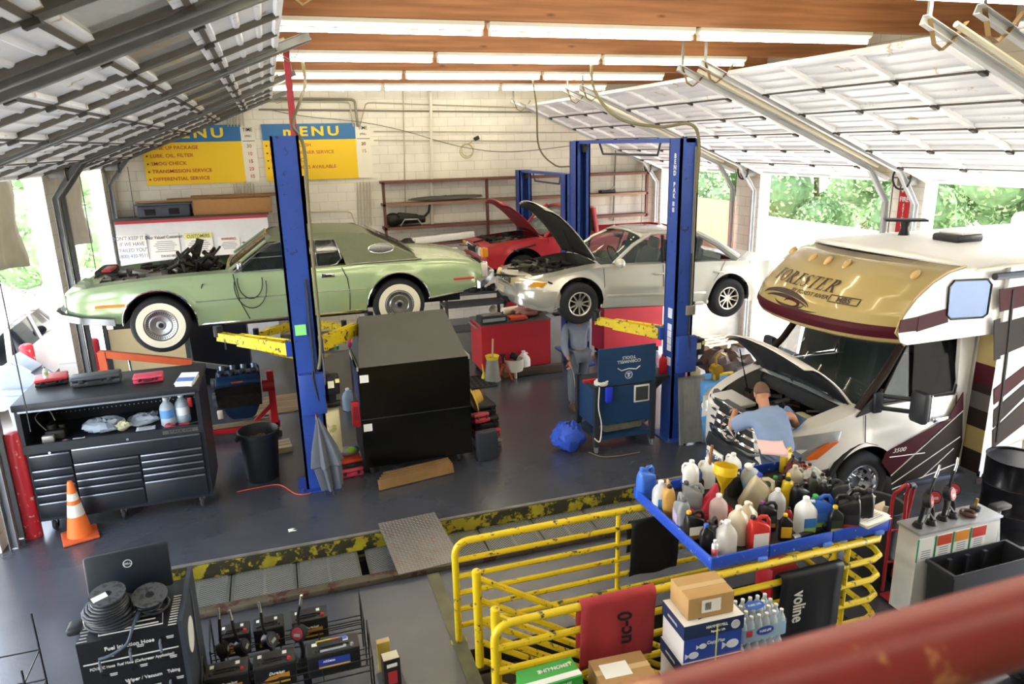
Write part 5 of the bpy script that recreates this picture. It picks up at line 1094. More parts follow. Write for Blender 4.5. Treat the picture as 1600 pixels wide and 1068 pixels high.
pipe('grey conduit along the top of the wall bending down beside the menu boards', [(404, 154), (554, 155), (559, 198)], .028, PIPED); pipe('lighter conduit bending down just inside the topmost wall conduit', [(410, 158), (546, 159), (552, 198)], .02); pipe('thin conduit turning down at the right edge of the menu boards', [(808, 168), (572, 160), (562, 198)], .014)
pipe('long dark conduit running level across the whole upper wall', [(404, 171), (1010, 177)], .018, PIPED); pipe('wide pale pipe dropping from the ceiling down the middle of the wall', [(673, 140), (675, 352)], .036, mat('#d9d4c2', .5)); pipe('slim conduit dropping just beside the wide pale wall pipe', [(630, 140), (634, 352)], .016)
pipe('lower thin conduit level with the menu board time column', [(584, 205), (900, 207)], .012); pipe('thin double conduit crossing the wall below the coiled cord', [(584, 219), (905, 221)], .012); pipe('vertical conduit behind the right end of the wall shelf', [(962, 222), (958, 345)], .022, PIPED)
for i, x in enumerate((558, 563, 568, 573, 578)): pipe('one of five close vertical conduits below the menu boards', [(x, 285), (x+2, 352)], .016, PIPE, group='five conduits under the menu boards')
for i, x in enumerate((366, 371, 376, 381, 386, 391, 396)): pipe('one of the tight row of vertical conduits above the cardboard', [(x, 287), (x+2, 312)], .014, PIPE, group='conduits above the counter')
for i, x in enumerate((356, 361, 366, 371, 376, 381)): pipe('one of the conduits rising to the roof above the first menu board', [(x-2, 170), (x, 198)], .014, PIPE, group='conduits above the first menu board')
pipe('conduit bend low on the wall beside the blue lift post', [(474, 331), (548, 330), (556, 352)], .014); pipe('pale downpipe in the rear corner beside the dark door track', [(172, 262), (181, 343)], .05, mat('#c4bca8', .6), group=None)
b = MB(); c = wall_pt(729, 236, .04); b.torus(c, .16, .010, RX(90), 24, 6); b.torus(c+Vector((.02, 0, .02)), .14, .010, RX(90), 24, 6); b.tube(cr([c+Vector((0, 0, .15)), c+Vector((.12, 0, .2)), c+Vector((.22, -.02, .28))]), .012, 6)
tag(b.build('coiled_cord', mat('#b9ac80', .6)), 'small coil of tan cord hanging on the white wall', 'cord'); b = MB(); b.cyl(c+Vector((.19, -.03, .26)), c+Vector((.30, -.03, .31)), .045, n=10); tag(b.build('spotlight', BLACK), 'small black spotlight fixed on the white wall above the coil', 'light')
pt = [wall_pt(414, 170, .05), wall_pt(480, 182, .12), wall_pt(560, 190, .12), wall_pt(630, 204, .12), wall_pt(720, 229, .12), wall_pt(800, 237, .1), wall_pt(905, 226, .05)]
tag(MB().tube(cr(pt), .008, 5).build('slack_cable', mat('#5a5648', .6)), 'slack dark cable sagging across the wall above the shelf', 'cable')
p = wall_pt(452, 170, .5); b = MB().bx((.32, 10.15, 4.1), (.40, 10.23, 5.4)); tag(b.build('red_pole', mat('#a83040', .5)), 'slim red pole above the nearer blue lift post', 'pole')
# white counter enclosure at the rear left
a = PY(178, 344, 16.45); c = PY(418, 342, 16.45); t = thing('storage_enclosure', 'white storage enclosure with a red edged top in the rear corner', 'cabinet', (a.x, 16.45, 0)); w = c.x-a.x; ez = a.z
MB().bx((0, 0, 0), (w, .7, ez-.09)).build('body', mat('#dfe0e2', .55, var=.04), t, ang=0); MB().bx((-.03, -.03, ez-.03), (w+.03, .7, ez)).build('top_board', mat('#4c4640', .7), t, ang=0); MB().bx((0, -.02, ez-.09), (w, 0, ez-.03)).build('red_edge', mat('#b83a48', .5), t, ang=0)
def poster(label, x0, y0, x1, y1, head, hcol, lines, col='#eceae4', hh=.07, strip=None, big=None):
    p, q = PY(x0, y0, 16.44), PY(x1, y1, 16.44); t = thing('wall_notice', label, 'sign', (p.x, 16.44, q.z), group='notices on the white enclosure'); w, h = q.x-p.x, p.z-q.z
    MB().bx((0, -.012, 0), (w, 0, h)).build('board', mat(col, .5), t, ang=0)
    if strip: MB().bx((0, -.014, h*.78), (w, -.011, h)).build('heading_strip', mat(strip, .5), t, ang=0)
    if big:
        for i, s in enumerate(big): text(s, h*.15, mat(hcol, .6), t, front((w*.5, -.014, h*(.86-.24*i))), xs=.80)
    else:
        text(head, h*.13, mat(hcol, .6), t, front((w*.5, -.015, h*.88)), 'heading', xs=.8, bold=.01); b = MB()
        for i in range(lines): b.box((w*.5, -.0135, h*(.70-.08*i)), (w*(.55+.25*math.sin(i*2.3)**2), .002, h*.03))
        b.build('print_lines', mat('#8f9197', .6), t, ang=0)
    return t
poster("white notice reading don't keep it in, leftmost on the enclosure", 181, 368, 233, 404, '', '#6f7f9c', 0, big=["DON'T KEEP IT IN", 'IF WE HAVE', '"FAILED YOU"', '(800) 430-9511'])
t = poster('white notice headed Dear Valued Customer on the enclosure', 233, 367, 284, 402, 'Dear Valued Customer:', '#54585f', 6); text('714-362-0828', .05, mat('#4a4e55', .6), t, front((.32, -.015, .05)), xs=.8)
poster('notice with a yellow CUSTOMERS heading on the enclosure', 287, 365, 336, 402, 'CUSTOMERS', '#4a4f3a', 6, strip='#e4e08a'); poster('notice with a red WARNING heading on the enclosure', 340, 370, 377, 398, 'WARNING', '#b0403c', 5)
zt2 = ez+.002; k = PY(300, 325, 16.7)
t = carton('cardboard_box', 'long flat brown cardboard box lying on the white enclosure', (PY(365, 325, 16.8).x, 16.8, zt2), (1.55, .5, .32), 0, '#a87c4e', lbl=None)
b = MB(); t = thing('storage_tray', 'dark blue grey plastic tray on the enclosure beside the cardboard', 'tray', (PY(258, 330, 16.75).x, 16.75, zt2)); b.box((0, 0, .13), (1.0, .5, .26), bev=.04); b.build('body', mat('#464c58', .6), t); MB().box((0, 0, .27), (1.06, .56, .03), bev=.01).build('rim', mat('#4b515e', .6), t)
for x in (-.25, .2): MB().box((x, -.25, .12), (.2, .02, .12)).build('handle_slot', DARKIN, t, ang=0)
for i, (x0, x1, dz) in enumerate(((212, 330, .30), (262, 445, .33), (300, 440, .36))):
    p, q = PY(x0, 322, 16.6+.12*i), PY(x1, 318, 16.6+.12*i); o = MB().box((0, 0, 0), (q.x-p.x, .10, .03)).build('wooden_plank', wood_mat('#a98252', '#7d5c36', (.5, 6, 6), .7, False)); o.location = ((p.x+q.x)/2, 16.60+.14*i, zt2+dz+.02); tag(o, ['thin brown plank resting across the plastic tray on the enclosure', 'tan plank lying along the top of the long cardboard', 'rear plank on top of the long cardboard against the wall'][i], 'plank', 'planks on the enclosure')
# shelf on the back wall
SHW = mat('#6d4a3c', .7, var=.1); x0, x1 = wall_pt(593, 291).x, wall_pt(1004, 291).x; t = thing('wall_shelf', 'long brown wooden shelf unit along the back wall', 'shelf', (x0, YB, 0)); w = x1-x0
for i, z in enumerate((3.42, 2.92, 2.38, 1.98)): MB().bx((0, -.42, z-.06), (w, -.005, z)).build('shelf_board', SHW if i != 1 else mat('#8a6a50', .6), t, ang=0)
for x in (0, .36, .70, .985): MB().bx((w*x, -.42, 1.9 if x < .9 else 2.3), (w*x+.06, -.36, 3.4)).build('upright', mat('#5a372c', .7), t, ang=0)
def on_shelf(px, z, Y=16.95): return Vector((PY(px, 330, Y).x, Y, z+.003))
crumple('tarp_bundle', 'flat grey tarp bundle on the middle wall shelf', on_shelf(700, 2.92), (1.6, .3, .12), '#5b584e', 'tarp', 61)
t = thing('transmission_part', 'greasy metal gearbox part with a lever on the wall shelf', 'car part', on_shelf(630, 2.38)); b = MB(); b.sph((-.25, 0, .16), (.2, .15, .16)); b.cyl((-.1, 0, .17), (.5, 0, .14), .12, .08, 12); b.box((.1, 0, .2), (.5, .2, .18), M=RY(8), bev=.04); b.build('housing', GREASE, t); MB().tube([(.5, 0, .2), (.6, 0, .3), (.64, 0, .5)], .03).build('shift_lever', BLACK, t); MB().tube([(-.1, -.13, .02), (.0, -.14, .16), (.3, -.14, .16), (.4, -.13, .02)], .02).build('bracket', STEEL, t)
t = thing('fluorescent_fixture', 'white light fixture lying on the lowest wall shelf', 'light', on_shelf(690, 1.98, 16.9)); MB().box((0, 0, .09), (1.5, .25, .16), M=RY(-3), bev=.02).build('housing', WHITE, t)
crumple('parts_pile', 'small dark heap of parts on the lowest shelf beside the fixture', on_shelf(640, 1.98, 16.9), (.5, .3, .12), '#3d3a34', 'car part', 63)
t = thing('loose_parts', 'small dark parts lying on the far end of the middle shelf', 'car part', on_shelf(948, 2.92)); MB().box((0, 0, .04), (.4, .2, .07), bev=.02).build('tray', BLACK, t); MB().cyl((.1, 0, .07), (.2, 0, .16), .02).build('lever', STEEL, t)
# fire extinguisher sign on the pillar
t = thing('fire_extinguisher_sign', 'red arrow sign reading fire extinguisher on the pillar', 'sign', (XR-.005, 9.08, 0)); t.matrix_world = frame((XR-.01, 9.1, 2.95), (0, -1, 0), (0, 0, 1))
MB().prism([(-.11, .42), (-.05, .34), (0, .42), (.05, .34), (.11, .42), (.11, -.42), (.15, -.42), (0, -.58), (-.15, -.42), (-.11, -.42)], 'xy', -.004, .004).build('plate', mat('#b8232b', .45), t, ang=0)
text('FIRE', .075, WHITE, t, T(0, .25, .006), bold=.01, xs=.9)
for i, ch in enumerate('EXTINGUISHER'): text(ch, .04, WHITE, t, T(0, .165-i*.052, .006), bold=.01)
# ================================================================ left side
RDP = mat('#b8252f', .4, spots='#d9b0a8', spot_amt=.12, spot_s=12)
def bollard(px, py, ptop, label, r=.085, at=None):
    p = G(px, py) if at is None else Vector((at[0], at[1], 0))
    z = PY(px, ptop, p.y).z; o = MB().lathe([(r, 0), (r, z-.05), (r*.8, z-.015), (r*.4, z), (.001, z)], n=24).build('bollard', RDP); o.location = (p.x, p.y+r*.6, 0.001); tag(o, label, 'bollard', 'red steel bollards')
bollard(52, 840, 672, 'red bollard beside the orange cone and the black tool chest', .088); bollard(20, 662, 540, 'red bollard outside the doorway near the grey service bin', .10, (-3.98, 13.0)); bollard(156, 600, 528, 'red bollard behind the tool chest near the front whitewall tyre', .1)
p = G(60, 590); bollard(64, 620, 524, 'red bollard by the white car behind the grey bin', .09, (-3.72, 13.9))
t = thing('traffic_cone', 'orange traffic cone with a white band by the red bollard', 'traffic cone', G(126, 838), .3); MB().box((0, 0, .02), (.36, .36, .035), bev=.015).build('base', mat('#c4552a', .6, var=.15), t)
def cz(z): return lerp(.13, .03, z/.68)
MB().lathe([(cz(0), .03), (cz(.28), .28)], n=28, cap=False).build('cone_lower', mat('#e8702a', .5), t); MB().lathe([(cz(.28), .28), (cz(.42), .42)], n=28, cap=False).build('reflective_band', mat('#e2ddd2', .5, var=.1), t); MB().lathe([(cz(.42), .42), (cz(.47), .47)], n=28, cap=False).build('orange_ring', mat('#e8702a', .5), t); MB().lathe([(cz(.47), .47), (cz(.55), .55)], n=28, cap=False).build('reflective_band', mat('#e2ddd2', .5, var=.1), t); MB().lathe([(cz(.55), .55), (.03, .67), (.022, .69), (.001, .69)], n=28).build('cone_top', mat('#e8702a', .5), t)
# black tool chest
TC = mat('#20242b', .38, var=.08); TCX, TCY, TW, TD = -2.9, 8.72, 1.86, .92
t = thing('tool_chest', 'long black rolling tool chest with many drawers and an open hutch', 'tool chest', (TCX, TCY, 0)); MB().bx((0, .03, .16), (TW, TD, 1.06)).build('cabinet', TC, t, ang=0)
MB().bx((0, .0, 1.06), (.05, TD, 1.5)).build('hutch_side', TC, t, ang=0); MB().bx((TW-.05, .0, 1.06), (TW, TD, 1.5)).build('hutch_side', TC, t, ang=0); MB().bx((-.02, -.02, 1.5), (TW+.02, TD+.02, 1.58), bev=.012).build('hutch_top', mat('#24272c', .5), t); MB().bx((.04, -.025, 1.485), (TW-.04, -.005, 1.505)).build('hutch_rail', mat('#9aa2ac', .3, .9), t)
MB().bx((0, -.005, 1.0), (TW, .03, 1.10)).build('front_rail', TC, t, ang=0)
pg = mat('#1c1f24', .5); MB().bx((.05, TD-.03, 1.06), (TW-.05, TD-.01, 1.5)).build('pegboard', pg, t, ang=0); b = MB()
for i in range(34):
    for j in range(6): b.box((.1+i*.05, TD-.032, 1.16+j*.055), (.013, .004, .013))
b.build('peg_holes', mat('#c9d0d8', .5), t, ang=0)
def drawer(x0, x1, z0, z1):
    d = MB().bx((x0+.006, .004, z0+.005), (x1-.006, .035, z1-.005), bev=.004).build('drawer', TC, t); MB().bx((x0+.015, -.012, z1-.026), (x1-.015, .006, z1-.008), bev=.004).build('handle', mat('#aeb6c2', .28, .9), d)
c1, c2 = .46, 1.14; 
for z0, z1 in ((.80, .98), (.70, .80), (.60, .70), (.50, .60), (.40, .50), (.2, .40)): drawer(.04, c1, z0, z1)
drawer(c1, TW-.04, .82, 1.0)
for z0, z1 in ((.71, .82), (.62, .71), (.53, .62), (.42, .53), (.2, .42)): drawer(c1, c2, z0, z1)
for z0, z1 in ((.74, .82), (.65, .74), (.57, .65), (.48, .57), (.2, .48)): drawer(c2, TW-.04, z0, z1)
bd = MB().bx((1.42, -.012, 1.03), (1.80, -.004, 1.075)).build('badge', mat('#6b6a66', .3, .6), t); text('STACK-ON', .030, mat('#1c1c1c', .5), bd, front((1.61, -.014, 1.052)), bold=.01, xs=1.2)
for x, z in ((.26, .99), (1.05, 1.03)): MB().cyl((x, -.012, z), (x, .004, z), .014, n=12).build('lock', CHROME, t)
for x in (.14, .86, TW-.14):
    for y in (.12, TD-.15):
        k = MB().torus((x, y, .075), .05, .026, RY(90), 20, 8).build('caster', mat('#2a2b2e', .6), t); MB().box((x, y, .13), (.06, .08, .06)).build('caster_fork', STEEL, k); MB().cyl((x-.02, y, .075), (x+.02, y, .075), .03, n=12).build('caster_hub', DKM, k)
top = 1.584
def TCP(px, py, z=top): return G(px, py, z)
case('tool_case', 'red and black plastic tool case on the chest with a bottle on it', TCP(76, 604)+Vector((0, .16, 0)), (.34, .30, .09), .2, '#2c2d30', 'case', '#c03038'); case('tool_case', 'long dark grey tool case on the black chest', TCP(148, 604)+Vector((0, .14, 0)), (.52, .22, .12), .08, '#3d4044', 'case', '#44474c'); case('tool_case', 'pink red plastic tool case on the black chest', TCP(230, 600)+Vector((0, .14, 0)), (.32, .20, .085), .08, '#c83a55', 'case', '#d04560')
t2 = thing('manual_book', 'thick white and blue manual lying on the chest edge', 'book', TCP(288, 604)+Vector((.02, .16, 0)), .35); t2.rotation_euler = (math.radians(12), 0, -.25); MB().box((0, 0, .03), (.19, .26, .05), bev=.004).build('pages', mat('#e8e4d4', .7), t2); MB().box((0, 0, .058), (.2, .27, .006)).build('cover', mat('#eef0f2', .4), t2); MB().box((0, -.03, .0615), (.19, .09, .002)).build('cover_band', mat('#5a80c0', .4), t2)
bottle('round', 'small white and green bottle standing on the red tool case', TCP(67, 596, top+.10)+Vector((0, .14, 0)), 0, '#e6e8da', '#55584a', '#a9c07a', h=.13, group=None)
hz = 1.064; wb = 'water jugs in the tool chest'
def HP(px, y, z=hz): return Vector((PY(px, 660, y).x, y, z))
bottle('water', 'clear water jug in the chest hutch, nearer the drawers middle', HP(264, 8.95), .3, '#cfe0ee', '#dfe8ee', '#5a8fd0', h=.33, tr=True, group=wb); bottle('water', 'clear water jug in the hutch beside the red tool', HP(288, 9.0), 1, '#cfe0ee', '#dfe8ee', '#e8eef2', h=.33, tr=True, group=wb)
crumple('plastic_bag', 'crumpled clear plastic bag of parts in the chest hutch', HP(160, 9.0), (.42, .3, .17), '#b9c6d6', 'bag', 71, alpha=.7, rough=.3); crumple('plastic_bag', 'smaller crumpled clear bag in the hutch beside the papers', HP(228, 9.1), (.34, .26, .13), '#c9d6e2', 'bag', 72, alpha=.6, rough=.3); crumple('cloth_rag', 'dirty cream rag bunched in the hutch between the bags', HP(192, 8.95), (.14, .14, .12), '#cfcaa6', 'rag', 73); crumple('red_rag', 'small dusty red rag in front of the water jugs', HP(265, 8.82), (.12, .1, .06), '#a8434e', 'rag', 74)
sheets('printed_sheet', 'white printed card lying in the hutch', HP(226, 8.86)+Vector((0, 0, .01)), .20, .15, RZ(8), '#e9eef4'); sheets('paper_note', 'folded white note near the hutch front', HP(118, 8.80)+Vector((0, 0, .01)), .12, .08, RZ(12), '#eef0f2', lines=False); sheets('paper_note', 'pink folded note beside the grey parts in the hutch', HP(98, 8.80)+Vector((0, 0, .01)), .07, .08, RZ(20), '#d8a8c0', n=1, lines=False)
tt = thing('carburetor', 'greasy carburetor lying in the end of the hutch', 'car part', HP(86, 8.98)); b = MB(); b.box((0, 0, .06), (.2, .18, .11), bev=.02); b.cyl((-.04, 0, .1), (-.04, 0, .17), .05); b.cyl((.06, .02, .1), (.06, .02, .15), .035); b.build('body', GREASE, tt); MB().box((-.06, -.12, .04), (.12, .06, .08), bev=.01).build('label_box', mat('#b9b6ac', .4, .4), tt); MB().tube(cr([(-.1, 0, .1), (-.2, .05, .25), (-.08, .1, .32), (0, .02, .2)]), .006).build('wire', mat('#8e8a7c', .5), tt)
tt = thing('air_ratchet', 'chrome air ratchet hung on the hutch pegboard', 'tool', HP(202, TCY+TD-.06, 1.36)); MB().cyl((-.11, 0, 0), (.16, 0, .03), .022).build('handle', STEEL, tt); MB().box((-.14, 0, .0), (.08, .05, .06), bev=.015).build('head', mat('#d9dade', .25, .8), tt)
tt = thing('red_clamp', 'red clamp hanging at the end of the hutch beside the jugs', 'tool', HP(302, 9.0, 1.3)); MB().box((0, 0, 0), (.05, .06, .12), bev=.01).build('body', RED, tt); tt = thing('screwdriver', 'red handled screwdriver lying in front of the jugs', 'tool', HP(288, 8.84)+Vector((0, 0, .02))); MB().cyl((-.06, 0, 0), (.05, 0, 0), .014).build('handle', RED, tt); MB().cyl((.05, 0, 0), (.15, .02, 0), .005).build('shaft', STEEL, tt)
# windscreen service bin outside
p = Vector((-3.72, 12.0, 0)); t = thing('service_bin', 'grey windscreen service bin with tilted dispenser top', 'bin', p, -.15); GRB = mat('#8a93a6', .5, var=.05); MB().loft([rring(.52*s, .5*s, .06, z) for z, s in ((0.002, .85), (.8, 1.0), (.82, 1.1), (.9, 1.1))]).build('body', GRB, t)
MB().prism([(-.3, .9), (.3, .9), (.3, .98), (.1, 1.16), (-.1, 1.28), (-.22, 1.16)], 'xz', -.18, .2).build('hood', GRB, t); MB().box((.02, -.02, 1.24), (.36, .36, .04), M=RY(38), bev=.01).build('dispenser_panel', mat('#aab8c4', .4), t); MB().cyl((.2, -.15, .95), (.24, .1, 1.0), .06, n=14).build('towel_roll', WHITE, t); MB().box((.2, -.265, .72), (.1, .03, .18), bev=.01).build('squeegee_pocket', mat('#c7d07a', .4), t)
# peg board rack, black cabinet, hoist and engine behind the chest
t = thing('pegboard_panel', 'tan pegboard panel standing on edge behind the red bollard', 'board', (PY(235, 560, 13.1).x, 13.1, .1)); MB().box((0, 0, .66), (1.15, .03, 1.25)).build('panel', mat('#cdb98c', .8, var=.04), t, ang=0)
for s in (-.6, .6): MB().box((s, -.02, .66), (.06, .06, 1.5)).build('perforated_post', mat('#33363d', .5), t, ang=0)
for s in (-.6, .6): MB().box((s, .1, -.08), (.08, .5, .04)).build('foot', DKM, t, ang=0)
p = G(345, 596); t = thing('steel_cabinet', 'dark navy steel cabinet under the front of the green coupe', 'cabinet', (PY(346, 560, 13.9).x, 13.9, 0)); MB().bx((-.55, 0, .02), (.5, .5, 1.4)).build('body', mat('#20232f', .4), t, ang=0); MB().bx((-.5, -.02, .06), (.45, 0, 1.35)).build('door', mat('#181b26', .35), t, ang=0); MB().box((.1, -.03, .75), (.03, .03, .2)).build('handle', STEEL, t)
MB().tube([(-.47, -.05, .1), (-.50, -.05, .9), (-.52, -.05, 1.35)], .02).build('side_pipe', mat('#6f8a8a', .4), t)
Y = 11.45; t = thing('engine_hoist', 'orange engine hoist with a long boom behind the tool chest', 'hoist', (0, 0, 0)); ORG = mat('#c4562c', .5, var=.1, vs=8); b = MB()
P = [PY(155, 552, Y), PY(198, 548, Y), PY(300, 566, Y)]
def beam(p, q, w, h): 
    u = (q-p).normalized(); s = u.cross(Vector((0, 0, 1))).normalized(); n = s.cross(u); return [[o+s*a*w+n*c*h for a, c in ((-1, -1), (1, -1), (1, 1), (-1, 1))] for o in (p, q)]
MB().loft(beam(P[0], P[2], .04, .05)).build('boom', ORG, t, ang=0); MB().loft(beam(P[2]-Vector((.05, 0, 0)), PY(374, 577, Y), .028, .035)).build('boom_extension', STEEL, t, ang=0)
x = P[0].x; MB().loft(beam(Vector((x+.06, Y, .05)), P[0]+Vector((.03, 0, .02)), .05, .05)).build('mast', ORG, t, ang=0); MB().loft(beam(PY(168, 590, Y)-Vector((0, 0, .4)), PY(160, 560, Y), .02, .03)).build('brace', ORG, t, ang=0)
r0, r1 = Vector((x+.40, Y, .35)), PY(200, 556, Y); MB().cyl(r0, r0.lerp(r1, .7), .045).build('hydraulic_ram', RED, t); MB().cyl(r0.lerp(r1, .6), r1, .02).build('ram_rod', CHROME, t); MB().loft(beam(Vector((x+.06, Y, .3)), r0, .02, .02)).build('ram_bracket', ORG, t)
for s in (-.4, .4): MB().loft(beam(Vector((x, Y+s*.6, .08)), Vector((x+1.0, Y+s, .08)), .035, .035)).build('leg', ORG, t, ang=0)
p0 = Vector((-.75, 11.05, 0)); t = thing('engine', 'dark blue v8 engine block mounted on the red stand', 'engine', p0+Vector((0, 0, .62))); EB = mat('#1f3a5c', .4, .3, var=.25, vs=10)
MB().prism([(-.16, -.1), (.16, -.1), (.2, .1), (.31, .26), (.2, .36), (.06, .24), (-.06, .24), (-.2, .36), (-.31, .26), (-.2, .1)], 'yz', -.32, .30).build('block', GREASE, t, ang=0)
for s in (-1, 1):
    MB().box((0, s*.27, .34), (.6, .16, .09), M=RX(-s*38), bev=.03).build('valve_cover', EB, t)
    for k in range(4): MB().cyl((-.22+.15*k, s*.12, .34), (-.22+.15*k, s*.16, .46), .045, n=12).build('intake_port', mat('#5a646e', .35, .8), t)
MB().box((0, 0, .38), (.6, .2, .05), bev=.02).build('intake_valley', EB, t); MB().loft([rring(.56*s, .26*s, .05, z) for z, s in ((-.32, .55), (-.28, .7), (-.12, .95), (-.1, 1))]).build('oil_pan', EB, t)
k = MB(); k.cyl((-.38, 0, .0), (-.32, 0, .0), .11); k.cyl((-.38, 0, .26), (-.32, 0, .26), .07); k.cyl((-.37, -.2, .1), (-.32, -.2, .1), .05); k.build('pulley', mat('#8d9296', .35, .8), t); MB().box((.0, -.345, .33), (.16, .01, .05), M=RX(38)).build('orange_decal', mat('#d0582c', .5), t); MB().box((-.3, -.12, -.2), (.08, .05, .14), M=RX(20), bev=.01).build('white_tag', mat('#e4dccb', .5), t)
t = thing('engine_stand', 'red engine stand on casters holding the blue engine', 'stand', p0); b = MB(); b.bx((.40, -.05, .1), (.50, .05, .98)); b.build('upright', RED, t, ang=0); MB().bx((-.62, -.05, .08), (.52, .05, .16)).build('base_beam', RED, t, ang=0); MB().bx((.36, -.48, .08), (.46, .45, .15)).build('rear_leg', RED, t, ang=0); MB().bx((-.64, -.34, .08), (-.55, .32, .15)).build('front_leg', RED, t, ang=0); MB().cyl((.32, 0, .75), (.50, 0, .75), .09).build('mount_head', RED, t); MB().loft(beam(Vector((.1, 0, .14)), Vector((.43, 0, .45)), .03, .03)).build('gusset', RED, t, ang=0)
for x, y in ((.41, -.44), (.41, .4), (-.6, -.3), (-.6, .28)): MB().cyl((x-.02, y, .041), (x+.02, y, .041), .04, n=14).build('caster', DKM, t)
MB().bx((-.6, -.04, .17), (.38, .04, .22)).build('drip_board', wood_mat('#8a7a60', '#5d5140', (.6, 6, 6), .8, False), t, ang=0)
p = G(450, 630); t = thing('plywood_sheet', 'worn plywood sheet lying on the floor behind the blue post', 'board', (p.x, p.y, .004)); MB().box((0, 0, .01), (1.5, .9, .02), rz=.05).build('sheet', wood_mat('#a08560', '#6f5a3e', (.6, 5, 5), .85, False), t, ang=0)
p = G(450, 706); t = thing('wooden_block', 'stack of pale timber blocks on the floor behind the trash can', 'block', (p.x-.1, p.y+.15, .002), .1); 
for i in range(3): MB().box((0, (-.12+.12*i), .04), (.3, .1, .08)).build('block', wood_mat('#b9a888', '#8d7d60', (.6, 5, 5), .8, False), t, ang=0)
p = G(412, 756); t = thing('trash_can', 'round black trash can beside the blue lift post', 'trash can', (p.x, p.y+.22, .002)); MB().lathe([(.001, 0), (.19, 0), (.2, .02), (.245, .62), (.265, .63), (.265, .67), (.25, .68), (.235, .66), (.19, .06), (.001, .06)], n=36).build('body', mat('#1d1f23', .5, var=.1), t)
for s in (-1, 1): MB().box((s*.27, 0, .58), (.05, .1, .06), bev=.015).build('handle', mat('#1d1f23', .5), t)
crumple('trash_bag', 'brown waste paper and rubbish heaped inside the black trash can', (p.x, p.y+.22, .36), (.34, .34, .26), '#6b5638', 'rubbish', 81)
t = thing('umbrella', 'closed grey umbrella leaning against the oil tank of the lift', 'umbrella', (.36, 8.52, 0.03)); t.rotation_euler = (math.radians(-4), math.radians(-6), 0); rings = []
for z, r, a in ((.10, .10, .045), (.40, .13, .05), (.42, .16, .055), (.62, .12, .045), (.85, .06, .02), (1.02, .012, .002)): rings.append([((r+a*math.sin(6*q))*math.cos(q), (r+a*math.sin(6*q))*math.sin(q), z) for q in [2*PI*k/36 for k in range(36)]])
MB().loft(rings).build('canopy', mat('#5e636c', .6, var=.15, vs=5), t, ang=25); MB().cyl((0, 0, .0), (0, 0, 1.08), .012).build('shaft', DKM, t)
for k in range(4): a = k*1.6; MB().cyl((.1*math.cos(a), .1*math.sin(a), .02), (.09*math.cos(a), .09*math.sin(a), .12), .012, n=6).build('rib_tip', DKM, t)
p = G(548, 745); case('tool_case', 'pink red tool case on the floor, lowest beside the black box', (p.x, p.y+.1, .003), (.32, .26, .12), .15, '#c43a55', 'case', '#cf4a62', handle=False); case('tool_case', 'orange red and black tool case stacked beside the black box', (p.x-.02, p.y+.14, .127), (.36, .3, .11), .12, '#26272a', 'case', '#d0442e', handle=False)
t = thing('chip_bag', 'shiny blue and green snack bag on the orange red case', 'bag', (p.x, p.y+.17, .242)); MB().sph((0, 0, .06), (.14, .09, .06), 18, 10).build('bag', mat('#b9c2cc', .25, .5), t); MB().sph((.03, -.03, .075), (.09, .06, .045), 14, 8).build('green_panel', mat('#8fc234', .35), t); MB().sph((.1, .02, .06), (.06, .06, .05), 14, 8).build('blue_panel', mat('#2a62b8', .35), t)
# tall black box with sloping back
X0, X1, Yf, ZF = .80, 2.25, 8.90, 1.50; t = thing('workstation_cabinet', 'big black workstation cabinet turned back to camera with a sloping grey top', 'cabinet', (X0, Yf, 0)); BK = mat('#08090a', .22, var=.2, vs=1.5); w = X1-X0
MB().bx((0, 0, .14), (w, 1.0, .80)).build('lower_body', BK, t, ang=0); MB().bx((0, .0, .815), (w, 1.0, ZF)).build('upper_body', BK, t, ang=0); MB().bx((.005, .012, .79), (w-.005, .98, .82)).build('seam', mat('#4a4c4e', .4, .5), t, ang=0)
MB().loft([[(x0, y, z) for x0, y, z in ((.02, .0, ZF+.01), (w-.02, .0, ZF+.01), (w-.14, .75, ZF+.50), (.14, .75, ZF+.50))], [(x0, y+.05, z) for x0, y, z in ((.02, .0, ZF-.03), (w-.02, .0, ZF-.03), (w-.14, .75, ZF+.46), (.14, .75, ZF+.46))]]).build('sloping_panel', mat('#575650', .5, var=.10, vs=2), t, ang=0)
MB().loft([[(x, y, z) for x in (.02, w-.02) for y, z in ()]] if False else [[(.02, .05, ZF), (w-.02, .05, ZF), (w-.02, .98, ZF), (.02, .98, ZF)], [(.16, .74, ZF+.45), (w-.16, .74, ZF+.45), (w-.14, .90, ZF+.45), (.14, .90, ZF+.45)]]).build('top_housing', mat('#1c1d20', .5), t, ang=0)
MB().bx((-.012, .0, 1.0), (.0, .5, ZF+.02)).build('side_panel', mat('#20345c', .4), t, ang=0)
for x, z in ((.07, 1.36), (.07, .70)): MB().bx((x-.05, -.004, z-.05), (x+.06, .001, z+.05)).build('white_sticker', LBL, t, ang=0)
for s in (0, 1): MB().bx((s*w-.012, -.004, ZF-.03), (s*w+.012, .9, ZF+.02)).build('corner_trim', mat('#b9b4a4', .4, .4), t, ang=0)
for x in (.1, w-.16):
    for y in (.14, .85): k = MB().torus((x, y, .07), .045, .025, RY(90), 18, 8).build('caster', DKM, t); MB().cyl((x-.02, y, .07), (x+.02, y, .07), .03).build('caster_hub', STEEL, k)
t = thing('red_bracket', 'small red metal bracket hanging on the cabinet side', 'bracket', (X0-.06, Yf+.05, .72)); MB().bx((-.05, -.04, 0), (.05, .04, .34), bev=.01).build('body', RED, t); MB().bx((-.03, -.046, .1), (.03, -.04, .28)).build('slot', mat('#7d1a24', .5), t); MB().tube([(0, 0, .34), (-.02, .05, .5)], .008).build('hook', DKM, t)
